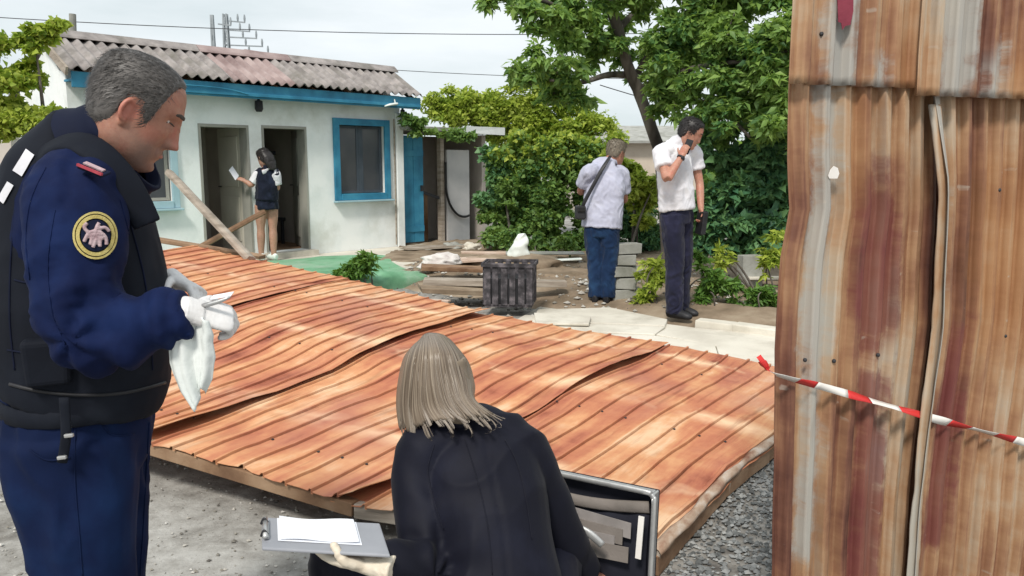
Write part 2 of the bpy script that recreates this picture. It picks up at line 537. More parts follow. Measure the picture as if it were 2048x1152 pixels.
# soil bank between the path and the hedge
sx = np.linspace(-1.9, 5.2, 80)
sy = np.linspace(7.3, 14.5, 70)
sv, sf = [], []
def soil_h(x, y):
    yb = 7.55 - 0.62 * (x - 0.2) if x > 0.2 else 7.55 + 0.9 * (0.2 - x)      # front edge
    e = (y - yb) / 1.3
    k = max(0.0, min(1.0, e))
    k = k * k * (3 - 2 * k)
    return -0.06 + k * (0.17 + 0.05 * fbm(x, y, 0.9, 5)) + 0.035 * k * fbm(x, y, 4.0, 9)
for y in sy:
    for x in sx:
        yy = y - 0.55 * max(0, x - 0.2)
        sv.append((x, yy, soil_h(x, yy)))
m_ = len(sx)
for j in range(len(sy) - 1):
    for i in range(m_ - 1):
        sf.append((j * m_ + i, j * m_ + i + 1, (j + 1) * m_ + i + 1, (j + 1) * m_ + i))
tag(obj('soil_bank', (sv, sf), MT['soil'], smooth=True), kind='structure')

def stones(name, n, area, size, mats, kind='stuff', seed=1, parent=None, zf=None):
    """area(): random (x, y); joined uneven pebbles"""
    r = np.random.default_rng(seed)
    base = np.array([(1, 0, 0), (-1, 0, 0), (0, 1, 0), (0, -1, 0), (0, 0, 1), (0, 0, -1)], float)
    fcs = np.array([(0, 2, 4), (2, 1, 4), (1, 3, 4), (3, 0, 4), (2, 0, 5), (1, 2, 5), (3, 1, 5), (0, 3, 5)])
    V, F = [], []
    for i in range(n):
        x, y = area(r)
        s = size[0] + (size[1] - size[0]) * r.random() ** 2.2
        b = base * (0.6 + 0.8 * r.random((6, 1))) * s * np.array([1, 0.8 + 0.3 * r.random(), 0.6])
        th = r.random() * 6.3
        c, sn = math.cos(th), math.sin(th)
        b = b @ np.array([[c, -sn, 0], [sn, c, 0], [0, 0, 1]]).T
        z = (zf(x, y) if zf else 0.0) + s * 0.25
        V.append(b + np.array([x, y, z]))
        F.append(fcs + 6 * i)
    V = np.concatenate(V)
    F = np.concatenate(F)
    me = bpy.data.meshes.new(name)
    me.from_pydata(V.tolist(), [], F.tolist())
    o = obj(name, me, mats, parent)
    o['kind'] = kind
    return o
def island_mat(name, cols, rough=0.9):
    m, t, b = nodes(name)
    g = N(t, 'ShaderNodeNewGeometry')
    k = len(cols)
    c = ramp(t, [(i / (k - 1), cc) for i, cc in enumerate(cols)], g.outputs['Random Per Island'])
    f = noise_n(t, coords(t, 'Object'), 60, 3)
    c = mixc(t, mathn(t, 'MULTIPLY', f, 0.4), c, tuple(x * 0.5 for x in cols[0]))
    t.links.new(c, b.inputs['Base Color'])
    b.inputs['Roughness'].default_value = rough
    return m
MT['gravel'] = island_mat('gravel_stone', [(0.08, 0.085, 0.085), (0.18, 0.19, 0.19), (0.28, 0.29, 0.29), (0.42, 0.43, 0.42)])
MT['pebble'] = island_mat('pebble_stone', [(0.10, 0.09, 0.08), (0.28, 0.26, 0.22), (0.5, 0.47, 0.42), (0.66, 0.64, 0.6)])
def gravel_area(r):
    while True:
        x = r.uniform(0.35, 2.0); y = r.uniform(1.6, 4.6)
        if x > 0.35 + (y - 2.2) * 0.25 + 0.05 * math.sin(9 * y):
            return x, y
g_ = stones('gravel', 15000, gravel_area, (0.006, 0.017), MT['gravel'], seed=3)
g_['label'] = 'grey crushed gravel beside the tall rusty fence'
g_['category'] = 'gravel'
def peb_area(r):
    return r.uniform(-3.4, 0.6), r.uniform(1.7, 4.4)
g_ = stones('pebbles', 4500, peb_area, (0.002, 0.011), MT['pebble'], seed=4)
g_['label'] = 'small scattered pebbles on the pale dirt in front of the fallen roof'
g_['category'] = 'pebbles'
def soilstone(r):
    x = r.uniform(-1.4, 2.6)
    return x, r.uniform(7.6, 11.5)
g_ = stones('rubble_crumbs', 1500, soilstone, (0.006, 0.04), MT['pebble'], seed=5, zf=lambda x, y: max(0, soil_h(x, y)))
g_['label'] = 'fine crumbs of rubble strewn over the soil bank behind the crate'
g_['category'] = 'rubble'

# ---------------------------------------------------------------- concrete path: slabs with joints
def prism(pts, z0, z1, jit=0.0, sub=1):
    bm = bmesh.new()
    n = len(pts)
    lo = [bm.verts.new((p[0], p[1], z0)) for p in pts]
    hi = [bm.verts.new((p[0], p[1], z1 + random.uniform(-jit, jit))) for p in pts]
    bm.faces.new(hi)
    bm.faces.new(list(reversed(lo)))
    for i in range(n):
        bm.faces.new((lo[i], lo[(i + 1) % n], hi[(i + 1) % n], hi[i]))
    return bm
path = tag(obj('concrete_path', prism([G(1000, 660, 0)[:2], G(1420, 780, 0)[:2], G(1760, 800, 0)[:2], G(1760, 690, 0)[:2], G(1400, 660, 0)[:2], G(1080, 616, 0)[:2]], -0.03, 0.014), MT['concrete']), kind='structure')
for pl, z in (([(1060, 642), (1330, 652), (1310, 668), (1080, 658)], 0.045), ([(1075, 618), (1220, 615), (1335, 638), (1330, 650), (1065, 640)], 0.05),
              ([(1080, 661), (1310, 671), (1430, 690), (1440, 720), (1300, 690)], 0.036), ([(1336, 654), (1560, 684), (1760, 715), (1760, 775), (1560, 745), (1440, 716), (1432, 690), (1312, 669)], 0.038)):
    pts = [G(x, y, z)[:2] for x, y in pl]
    bev(obj('slab', prism(list(reversed(pts)), -0.02, z, 0.004), MT['concrete'], path), 0.008)
kerb_pts = [(1395, 648), (1470, 656), (1560, 668), (1760, 700)]
bm = bmesh.new()
for q0, q1 in zip(kerb_pts[:-1], kerb_pts[1:]):
    beam(bm, G(*q0, 0.03), G(*q1, 0.03), 0.14, 0.09, jit=.006)
bev(obj('kerb', bm, MT['concrete'], path), 0.01)
plate = bev(obj('concrete_plate', prism([G(1072, 646, 0.07)[:2], G(1178, 648, 0.07)[:2], G(1182, 634, 0.07)[:2], G(1068, 626, 0.07)[:2]], 0.051, 0.075, 0.002), MT['concrete']), 0.006)
tag(plate, 'thin pale concrete plate lying on the path beside the slatted crate', 'slab')

# ================================================================ house
HO = Vector((-1.87, 13.61, 0.0))
HA = Vector((0.688, 0.725, 0.0)).normalized()
HN = Vector((HA.y, -HA.x, 0.0))
UZ = Vector((0, 0, 1))
def H3(k, d, z):
    return HO + HA * k + HN * d + UZ * z
def hbox(bm, k0, k1, d0, d1, z0, z1, jit=0.0):
    return abox(bm, H3(k0, d0, z0), HA * (k1 - k0), HN * (d1 - d0), UZ * (z1 - z0), jit)
house = empty('cottage', H3(-2.5, 0, 0), 'low white cottage with grey corrugated roof, blue eaves and two open doorways', 'house')
KL, KR, TH = -5.1, 0.0, 0.2
FLOOR = 0.17
openings = [(-4.75, -3.885, 0.955, 2.06), (-3.489, -2.745, FLOOR, 2.01), (-2.544, -1.80, FLOOR, 2.02), (-1.25, -0.33, 0.98, 2.09)]
bm = bmesh.new()
ks = sorted({KL, KR, *[o_[0] for o_ in openings], *[o_[1] for o_ in openings]})
for k0, k1 in zip(ks[:-1], ks[1:]):
    op = [o_ for o_ in openings if o_[0] <= k0 + 1e-6 and o_[1] >= k1 - 1e-6]
    if op:
        hbox(bm, k0, k1, -TH, 0, 0, op[0][2])
        hbox(bm, k0, k1, -TH, 0, op[0][3], 2.58)
    else:
        hbox(bm, k0, k1, -TH, 0, 0, 2.58)
bmesh.ops.remove_doubles(bm, verts=bm.verts[:], dist=1e-4)
obj('wall', bm, MT['white_wall'], house)
# end walls, rear wall
for k in (KL, KR):
    bm = bmesh.new()
    t_ = 0.18 if k == KL else -0.18
    pr = [(-0.201, 0.0), (-0.201, 2.58), (-0.55, 2.93), (-2.4, 2.18), (-2.4, 0.0)]
    A_ = [bm.verts.new(H3(k, d, z)) for d, z in pr]
    B_ = [bm.verts.new(H3(k + t_, d, z)) for d, z in pr]
    bm.faces.new(A_)
    bm.faces.new(B_[::-1])
    for i in range(5):
        bm.faces.new((A_[i], A_[(i + 1) % 5], B_[(i + 1) % 5], B_[i]))
    obj('gable_wall', bm, MT['white_wall'], house)
bm = bmesh.new()
hbox(bm, KL, KR, -2.6, -2.402, 0, 2.15)
obj('rear_wall', bm, MT['white_wall'], house)
bm = bmesh.new()
hbox(bm, KL + .18, KR - .18, -2.4, -0.2, 0.0, FLOOR)
obj('floor', bm, MT['wood_brown'], house)
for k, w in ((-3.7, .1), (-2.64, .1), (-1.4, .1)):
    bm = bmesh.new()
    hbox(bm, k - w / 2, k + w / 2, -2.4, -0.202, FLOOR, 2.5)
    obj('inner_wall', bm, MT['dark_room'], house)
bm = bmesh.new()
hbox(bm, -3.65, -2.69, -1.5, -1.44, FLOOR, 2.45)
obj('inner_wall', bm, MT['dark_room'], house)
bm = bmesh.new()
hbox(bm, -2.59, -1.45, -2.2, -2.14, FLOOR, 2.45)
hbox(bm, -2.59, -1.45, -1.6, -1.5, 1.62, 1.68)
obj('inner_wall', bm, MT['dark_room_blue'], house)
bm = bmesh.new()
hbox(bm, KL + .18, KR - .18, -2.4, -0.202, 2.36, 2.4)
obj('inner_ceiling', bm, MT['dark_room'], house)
# furniture in the dark doorway
bm = bmesh.new()
hbox(bm, -2.2, -1.62, -1.5, -1.0, 0.55, 0.6)
for kk in (-2.18, -1.68):
    for dd in (-1.48, -1.06):
        hbox(bm, kk, kk + .04, dd, dd + .04, FLOOR, .55)
hbox(bm, -2.2, -1.62, -1.5, -1.46, .6, 1.0)
tag(obj('chair', bm, MT['black_plastic']), 'dark seat standing in the gloom of the right doorway', 'chair')
# door leaves and jambs
def leaf(hk, hd, ang, w, h, matn, name='door_leaf'):
    c, s = math.cos(ang), math.sin(ang)
    ax = (-HA * c - HN * s)
    nn = HN * c - HA * s
    bm = bmesh.new()
    o0 = H3(hk, hd, FLOOR + .012)
    abox(bm, o0, ax * w, nn * -0.035, UZ * h)
    o_ = obj(name, bm, MT[matn], house)
    bm = bmesh.new()
    for z0, z1 in ((.15, .8), (.95, h - .12)):
        abox(bm, o0 + ax * .1 + UZ * z0 + nn * 0.001, ax * (w - .2), nn * 0.012, UZ * (z1 - z0))
    bev(obj('door_panel', bm, MT[matn], o_), .006)
    bm = bmesh.new()
    tube(bm, [o0 + ax * (w - .06) + UZ * .95 + nn * .002, o0 + ax * (w - .06) + UZ * .95 + nn * .05, o0 + ax * (w - .15) + UZ * .95 + nn * .055], [.009] * 3, seg=8)
    obj('door_handle', bm, MT['dark_metal'], o_)
leaf(-2.765, -0.205, R(90), 0.70, 1.80, 'beige_door')
leaf(-1.822, -0.205, R(113), 0.70, 1.81, 'grey_paint')
for k0, k1, z1 in ((-3.489, -2.745, 2.01), (-2.544, -1.80, 2.02)):
    bm = bmesh.new()
    hbox(bm, k0 + .001, k0 + .035, -TH - .01, .008, FLOOR, z1 - .001)
    hbox(bm, k1 - .035, k1 - .001, -TH - .01, .008, FLOOR, z1 - .001)
    hbox(bm, k0 + .035, k1 - .035, -TH - .01, .008, z1 - .04, z1 - .001)
    obj('door_frame', bm, MT['grey_paint'], house)
    bm = bmesh.new()
    hbox(bm, k0 - .03, k1 + .03, -.05, .18, FLOOR - .1, FLOOR - .003)
    obj('door_step', bm, MT['concrete'], house)
# windows
def window(k0, k1, z0, z1, trim, bmat, inner):
    w_ = empty('window_assembly', H3(k0, 0, z0), None, None)
    bpy.data.objects.remove(w_)
    bm = bmesh.new()
    hbox(bm, k0 - trim, k0 + .02, .002, .045, z0 - trim, z1 + trim)
    hbox(bm, k1 - .02, k1 + trim, .002, .045, z0 - trim, z1 + trim)
    hbox(bm, k0 + .02, k1 - .02, .002, .043, z1 - .02, z1 + trim)
    hbox(bm, k0 + .02, k1 - .02, .002, .06, z0 - trim, z0 + .02)
    f = bev(obj('window', bm, MT[bmat], house), .005)
    bm = bmesh.new()
    km = (k0 + k1) / 2
    for a0, a1 in ((k0 + .021, km - .02), (km + .02, k1 - .021)):
        for kk in (a0, a1 - .045):
            hbox(bm, kk, kk + .045, -.09, -.06, z0 + .025, z1 - .022)
        for zz in (z0 + .025, z1 - .067):
            hbox(bm, a0 + .045, a1 - .045, -.09, -.062, zz, zz + .04)
    hbox(bm, km - .02, km + .02, -.1, -.058, z0 + .021, z1 - .021)
    obj('sash', bm, MT[inner], f)
    for a0, a1 in ((k0 + .03, km - .02), (km + .02, k1 - .03)):
        bm = bmesh.new()
        hbox(bm, a0, a1, -.075, -.07, z0 + .03, z1 - .03)
        obj('pane', bm, MT['glass'], f)
    bm = bmesh.new()
    hbox(bm, k0 - trim - .02, k1 + trim + .02, .002, .11, z0 - trim - .03, z0 - trim - .003)
    bev(obj('sill', bm, MT['pale_blue'], f), .005)
window(-1.25, -0.33, 0.98, 2.09, .085, 'blue', 'sash')
window(-4.75, -3.885, 0.955, 2.06, .075, 'pale_blue', 'grey_paint')
# insect screen over the right window: dark net in a blue frame
# eaves
EV_D, EV_Z = 0.36, 2.585
RG_D, RG_Z = -0.55, 3.05
bm = bmesh.new()
hbox(bm, KL - .03, .2, .27, .30, 2.36, 2.545)
bev(obj('fascia', bm, MT['blue'], house), .004)
bm = bmesh.new()
hbox(bm, -3.9, .19, .302, .325, 2.385, 2.43)
bev(obj('fascia_strip', bm, MT['blue'], house), .004)
bm = bmesh.new()
hbox(bm, KL - .02, .18, .002, .268, 2.44, 2.465)
obj('soffit', bm, MT['blue'], house)
bm = bmesh.new()
tube(bm, [H3(-4.0, .34, 2.47), H3(-3.6, .345, 2.475), H3(-3.2, .335, 2.46), H3(-2.9, .33, 2.41)], [.008] * 4, seg=6)
obj('conduit', bm, MT['blue'], house)
# corrugated roof sheets
def wave_sheet(k0, k1, d0, z0, d1, z1, pitch, amp, nv=4, lift=0.0, skew=0.0):
    nu = int((k1 - k0) / pitch * 10)
    V, F = [], []
    up = Vector((0, 0, 1))
    sl_ = (HN * (d1 - d0) + UZ * (z1 - z0)).normalized()
    nn = HA.cross(sl_)
    if nn.z < 0: nn = -nn
    for j in range(nv + 1):
        t_ = j / nv
        for i in range(nu + 1):
            k = k0 + (k1 - k0) * i / nu
            h = amp * math.cos(2 * math.pi * k / pitch) + lift + 0.006 * fbm(k, t_ * 2, 1.5, 3)
            V.append(H3(k + skew * t_, d0 + (d1 - d0) * t_, z0 + (z1 - z0) * t_) + nn * h)
    for j in range(nv):
        for i in range(nu):
            F.append((j * (nu + 1) + i, j * (nu + 1) + i + 1, (j + 1) * (nu + 1) + i + 1, (j + 1) * (nu + 1) + i))
    return V, F
sheet_edges = [-5.17, -4.15, -3.1, -2.05, -1.0, 0.22]
for i, (k0, k1) in enumerate(zip(sheet_edges[:-1], sheet_edges[1:])):
    o_ = obj('roof_sheet', wave_sheet(k0 - .06 * (i > 0), k1, EV_D, EV_Z, RG_D, RG_Z, .145, .026, 5, .012 * (i % 2), .12 if i == 4 else 0), MT['slate_red'] if i in (2,) else MT['slate'], house, True)
    s_ = o_.modifiers.new('solid', 'SOLIDIFY'); s_.thickness = .008
    o_ = obj('rear_roof_sheet', wave_sheet(k0 - .06 * (i > 0), k1, -2.75, 2.12, RG_D - .02, RG_Z, .145, .026, 4, .012 * (i % 2)), MT['slate'], house, True)
    s_ = o_.modifiers.new('solid', 'SOLIDIFY'); s_.thickness = .008
for k0, k1, mm in ((-5.15, -3.2, 'slate'), (-3.19, -1.75, 'slate_red'), (-1.74, .33, 'slate')):
    bm = bmesh.new()
    prf = [(-.13, -.055), (-.11, -.03), (-.02, .045), (.02, .045), (.11, -.03), (.13, -.06)]
    for (a0, b0), (a1, b1) in zip(prf[:-1], prf[1:]):
        q = [H3(k0, RG_D + a0, RG_Z + .035 + b0), H3(k1, RG_D + a0, RG_Z + .035 + b0), H3(k1, RG_D + a1, RG_Z + .035 + b1), H3(k0, RG_D + a1, RG_Z + .035 + b1)]
        bm.faces.new([bm.verts.new(v) for v in q])
    bmesh.ops.remove_doubles(bm, verts=bm.verts[:], dist=1e-4)
    o_ = obj('ridge_cap', bm, MT[mm], house)
    s_ = o_.modifiers.new('solid', 'SOLIDIFY'); s_.thickness = .012
bm = bmesh.new()
beam(bm, H3(KL - .09, EV_D - .02, EV_Z - .05), H3(KL - .09, RG_D, RG_Z - .05), .03, .10)
obj('barge_board', bm, MT['wood_grey'], house)
for k in np.arange(-4.9, .2, .62):
    bm = bmesh.new()
    beam(bm, H3(k, EV_D - .1, EV_Z - .06), H3(k, RG_D + .05, RG_Z - .09), .05, .06)
    obj('rafter', bm, MT['wood_brown'], house)
# pilaster and downpipe at the right corner
bm = bmesh.new()
hbox(bm, -.115, .03, .003, .05, .05, 2.3)
bev(obj('corner_pilaster', bm, MT['white_wall'], house), .01)
bm = bmesh.new()
tube(bm, [H3(-.15, .03, .12), H3(-.148, .03, 1.0), H3(-.15, .03, 2.2)], [.012] * 3, seg=8)
obj('cable_pipe', bm, MT['wood_grey'], house)
# lamps under the eave
for k, sc in ((-2.62, 1.0), (-.02, .7)):
    bm = bmesh.new()
    c_ = H3(k, .1, 2.29)
    tube(bm, [c_ + UZ * .15, c_ + UZ * .07, c_ + UZ * .06, c_ - UZ * .05 * sc, c_ - UZ * .09 * sc], [.015, .02, .055 * sc, .06 * sc, .04 * sc], seg=12, n=1)
    o_ = obj('wall_lamp', bm, MT['black_plastic'], None)
    tag(o_, 'small black lantern under the blue eave between the two doorways' if k < -1 else 'small black fitting under the right end of the blue eave', 'lamp')
bm = bmesh.new()
c_ = H3(-.42, .36, 2.40)
tube(bm, [c_ - HA * .16 - UZ * .03, c_ - HA * .05, c_ + HA * .08 + UZ * .02], [(.02, .012), (.045, .02), (.03, .02)], side=HN, seg=10)
beam(bm, c_ + HA * .05, c_ + HA * .06 + UZ * .09 - HN * .04, .015, .015)
tag(obj('flood_light', bm, MT['white_plastic']), 'small white spotlight clipped to the blue fascia above the window', 'lamp')

# ---------------------------------------------------------------- plinth with green carpet
def poly(pts, z0, z1):
    return prism(pts, z0, z1)
def hk(k, d):
    return H3(k, d, 0)[:2]
ter = obj('terrace', poly([hk(-5.2, .006), hk(-5.2, 3.2), hk(-2.2, 3.25), hk(-1.55, 2.3), hk(-.6, 1.25), hk(.4, .9), hk(.4, .006)], -.05, .085), MT['concrete'])
tag(ter, kind='structure')
# carpet as a rumpled sheet hanging over the front edge
def carpet():
    V, F = [], []
    nu, nv = 70, 44
    for j in range(nv + 1):
        for i in range(nu + 1):
            u, v = i / nu, j / nv
            k = -4.9 + u * (3.72 - 1.2 * max(0, v - .3) / .7) 
            dmax = 3.27 if k < -2.2 else 3.27 - 1.25 * (k + 2.2)
            dmin = .42 + .06 * math.sin(5 * k) + (.7 * max(0, k + 1.9))
            L = dmax - dmin + .1
            s = v * (L + .12)
            d = dmin + min(s, dmax - dmin)
            z = .094 + .006 * (1 + fbm(k, d, 3, 4))
            over = s - (dmax - dmin)
            if over > 0:
                z = .094 - min(over, .11) * .95
                d = dmax + .012 + .03 * (fbm(k, over, 2.2, 8)) + .02
            rum = max(0, 1 - abs(k + 2.9) / .9) * max(0, 1 - abs(v - .85) / .15)
            z += .11 * rum * (1 + fbm(k, d, 5, 1))
            V.append(H3(k, d, z))
    for j in range(nv):
        for i in range(nu):
            F.append((j * (nu + 1) + i, j * (nu + 1) + i + 1, (j + 1) * (nu + 1) + i + 1, (j + 1) * (nu + 1) + i))
    return V, F
tag(obj('carpet', carpet(), MT['green_carpet'], smooth=True), 'faded green carpet spread over the terrace in front of the doorways', 'carpet')

# ================================================================ lean-to shed right of the cottage
shed = empty('lean_to_shed', H3(1.0, 0, 0), 'small lean-to with blue plank door and flat slab roof under vines', 'shed')
bm = bmesh.new()
for i in range(4):
    hbox(bm, .13 + i * .112, .13 + i * .112 + .108, -.13 - .004 * (i % 2), -.1 - .004 * (i % 2), .12, 1.95)
    o_ = obj('door_plank', bm, MT['blue'], shed)
    bm = bmesh.new()
bm.free()
bm = bmesh.new()
hbox(bm, .135, .57, -.098, -.085, 1.6, 1.7)
obj('door_ledge', bm, MT['blue'], shed)
bm = bmesh.new()
hbox(bm, .135, .57, -.098, -.085, .3, .4)
obj('door_ledge', bm, MT['blue'], shed)
bm = bmesh.new()
hbox(bm, .50, .53, -.098, -.05, 1.0, 1.1)
obj('door_handle', bm, MT['dark_metal'], shed)
bm = bmesh.new()
hbox(bm, .01, 2.05, -1.5, -1.4, 0, 2.0)
hbox(bm, 2.0, 2.1, -1.4, -.1, 0, 2.0)
obj('wall', bm, MT['dark_room'], shed)
bm = bmesh.new()
hbox(bm, .98, 1.06, -.2, -.1, 0, 1.95)
obj('post', bm, MT['wood_grey'], shed)
bm = bmesh.new()
hbox(bm, .6, .97, -.5, -.46, .05, .95)
obj('cabinet_panel', bm, MT['wood_brown'], shed)
bm = bmesh.new()
beam(bm, H3(.62, -.2, .98), H3(1.0, -.15, .86), .03, .05)
obj('rail', bm, MT['dark_metal'], shed)
bm = bmesh.new()
hbox(bm, 1.13, 1.68, -.16, -.1, .03, 1.72)
bev(obj('wall_panel', bm, mat('grey_white_board', [(0.40, 0.40, 0.40), (0.52, 0.51, 0.5)], 2, .8, .1), shed), .006)
bm = bmesh.new()
hbox(bm, -.05, 2.2, -1.6, .28, 2.02, 2.10, .012)
bev(obj('roof_slab', bm, MT['concrete_grey'], shed), .01)
bm = bmesh.new()
hbox(bm, 1.2, 2.2, .281, .31, 2.0, 2.13, .01)
obj('roof_edge', bm, MT['white_wall'], shed)
bm = bmesh.new()
hp = []
for i in range(15):
    t_ = math.pi * (0.98 + .60 * i / 14)
    hp.append(H3(1.52 + .46 * math.cos(t_), -.06, 1.13 + .62 * math.sin(t_)))
hp = [H3(1.06, -.06, 1.5)] + hp
tube(bm, hp, [.022] * len(hp), seg=8, n=2)
tag(obj('hose', bm, MT['rubber'], smooth=True), 'black hose hanging in a curve on the pale board', 'hose')

# ================================================================ rubble and boards around the terrace
def slab_thing(name, c, L, Wd, T, yaw, pit, m, label, cat, group=None, roll=0.0, jit=.006):
    M_ = Matrix.Rotation(yaw, 3, 'Z') @ Matrix.Rotation(pit, 3, 'Y') @ Matrix.Rotation(roll, 3, 'X')
    ax, ay, az = M_ @ Vector((L, 0, 0)), M_ @ Vector((0, Wd, 0)), M_ @ Vector((0, 0, T))
    bm = bmesh.new()
    abox(bm, Vector(c) - ax / 2 - ay / 2, ax, ay, az, jit)
    return tag(bev(obj(name, bm, MT[m]), .006), label, cat, group)
slab_thing('board', G(925, 522, .22), 1.0, .42, .03, .25, -.04, 'wood_pale', 'wide pinkish board lying on rubble right of the green carpet', 'board')
slab_thing('board', G(935, 542, .2), 1.1, .3, .05, .12, .05, 'wood_brown', 'brown board with dark underside tilted in front of the pinkish board', 'board')
slab_thing('board', G(985, 508, .2), .9, .25, .03, .1, .03, 'wood_pale', 'narrow pale plank in the rubble left of the white bag', 'board')
slab_thing('board', G(880, 496, .12), 1.2, .25, .04, .5, 0, 'wood_grey', 'weathered board on the ground before the blue plank door', 'board')
slab_thing('board', G(1118, 522, .2), .6, .1, .025, .08, -.04, 'white_plastic', 'short white plank lying on the soil left of the photographer', 'board')
slab_thing('board', G(1090, 508, .22), 1.1, .3, .02, .02, 0, 'concrete_grey', 'long grey plank lying behind the short white plank', 'board')
slab_thing('board', G(860, 604, .09), .42, .09, .03, -.25, 0, 'wood_pale', 'short pale board end on the dirt behind the fallen roof', 'board')
slab_thing('board', G(930, 583, .14), .95, .5, .05, .2, .06, 'soil', 'earth-covered board left of the slatted crate', 'board')
slab_thing('board', G(1010, 486, .2), .8, .12, .05, -.5, .1, 'wood_brown', 'dark brown beam end leaning in the rubble behind the white bag', 'board')
slab_thing('board', G(990, 570, .2), 1.5, .18, .06, .05, .02, 'wood_grey', 'grey beam lying behind the slatted crate', 'board')

def lump(name, c, rx, ry, rz, m, label, cat, seed, yaw=0.0, amp=.25):
    bm = bmesh.new()
    bmesh.ops.create_icosphere(bm, subdivisions=4, radius=1)
    for v in bm.verts:
        d = 1 + amp * noise.fractal(v.co * 1.6 + Vector((seed, 0, 0)), .8, 2, 4) + .05 * noise.noise(v.co * 9 + Vector((seed, 1, 0)))
        v.co = v.co * d
        if v.co.z < -.4:
            v.co.z = -.4
    bmesh.ops.transform(bm, matrix=Matrix.Translation(Vector(c)) @ Matrix.Rotation(yaw, 4, 'Z') @ Matrix.Diagonal((rx, ry, rz, 1)), verts=bm.verts)
    return tag(obj(name, bm, MT[m], smooth=True), label, cat)
lump('sack', G(882, 522, .26), .26, .16, .10, 'sack', 'plump pale sack lying at the end of the green carpet', 'sack', 3, .2)
lump('sack', G(862, 532, .2), .16, .12, .06, 'sack', 'flatter grey sack under the plump pale sack', 'sack', 5, .4)
lump('rubble_chunk', G(905, 497, .1), .2, .14, .09, 'concrete_grey', 'grey rubble chunk below the black hose', 'rubble', 8, .4, .5)
lump('rubble_chunk', G(945, 497, .1), .16, .12, .1, 'concrete', 'pale rubble chunk at the foot of the grey-white board', 'rubble', 9, .4, .5)
lump('soil_heap', G(1020, 545, .05), .9, .5, .22, 'soil', 'low heap of brown soil behind the slatted crate', 'soil heap', 12, .1, .3)
lump('soil_heap', G(1130, 565, .0), .8, .55, .16, 'soil', 'flat heap of dry soil left of the photographer', 'soil heap', 14, .1, .3)
# white bag standing on the rubble
bm = bmesh.new()
c_ = G(1038, 514, .22)
tube(bm, [c_ - UZ * .03, c_ + UZ * .02, c_ + UZ * .12 + Vector((.012, 0, 0)), c_ + Vector((.035, 0, .22)), c_ + Vector((.055, 0, .29)), c_ + Vector((.06, 0, .325))], [(.08, .06), (.150, .1), (.128, .09), (.098, .075), (.06, .05), (.02, .02)], side=(1, 0, 0), seg=28, n=6)
for v in bm.verts:
    v.co += Vector((noise.noise(v.co * 11), noise.noise(v.co * 11 + Vector((5, 0, 0))), .5 * noise.noise(v.co * 17))) * .04
tag(obj('plastic_bag', bm, MT['white_plastic'], smooth=True), 'white plastic bag standing upright on the rubble', 'bag')
# stack of pale blocks between the two men
stk = [(1252, 500, .55, 0), (1250, 520, .55, .02), (1248, 540, .55, -.03), (1246, 562, .6, .02), (1250, 585, .62, -.02)]
base = G(1252, 606, .08)
for i in range(5):
    c_ = Vector((base.x + (.03, -.025, .01, -.04, .02)[i], base.y + .25 + .012 * i, .08 + i * .118))
    slab_thing('concrete_block', c_, .30 + .03 * (i % 2), .2, .105, (.12, -.2, .28, -.08, .2)[i], 0, 'concrete_grey', ['lowest', 'second from the ground', 'middle', 'second from the top', 'topmost'][i] + ' grey block of the stack between the two men', 'block', 'stacked blocks between the men')
slab_thing('stone_block', G(1498, 570, .12), .24, .16, .34, .2, 0, 'concrete_grey', 'upright grey stone block among weeds beside the fence edge', 'block')
slab_thing('board', G(1540, 558, .2), .5, .1, .03, .05, 0, 'concrete', 'pale plank lying beside the upright grey stone block', 'board')

# slatted crate
def crate():
    c = empty('slatted_crate', G(1020, 640, .0) + Vector((0, .3, .1)), 'dark grey crate with vertical slats behind the fallen roof edge', 'crate')
    b0 = Vector(c.location)
    w, d, h = .46, .34, .42
    A_ = Vector((math.cos(-.12), math.sin(-.12), 0)); B_ = Vector((-A_.y, A_.x, 0))
    def part(nm, o, x, y, z, m='crate'):
        bm = bmesh.new()
        abox(bm, b0 + A_ * o[0] + B_ * o[1] + UZ * o[2], A_ * x, B_ * y, UZ * z, .003)
        return bev(obj(nm, bm, MT[m], c), .004)
    part('base', (-w / 2, -d / 2, 0), w, d, .03)
    n = 6
    for i in range(n):
        x = -w / 2 + i * (w - .05) / (n - 1)
        part('slat', (x, -d / 2 - .012, .02), .055 if i % 2 else .062, .015, h - .03)
        part('slat', (x, d / 2, .02), .055, .015, h - .03)
    for i in range(4):
        y = -d / 2 + .005 + i * (d - .06) / 3
        part('slat', (-w / 2 - .014, y, .02), .014, .05, h - .03)
        part('slat', (w / 2, y, .02), .014, .05, h - .03)
    part('rim', (-w / 2 - .02, -d / 2 - .028, h - .03), w + .04, .016, .035)
    part('rim', (-w / 2 - .02, d / 2 + .015, h - .03), w + .04, .016, .035)
    part('rim', (-w / 2 - .03, -d / 2 - .012, h - .031), .016, d + .027, .035)
    part('rim', (w / 2 + .014, -d / 2 - .012, h - .031), .016, d + .027, .035)
    part('inner_panel', (-w / 2 + .012, -d / 2 + .006, .03), w - .03, d - .012, h * .6, 'black_plastic')
crate()

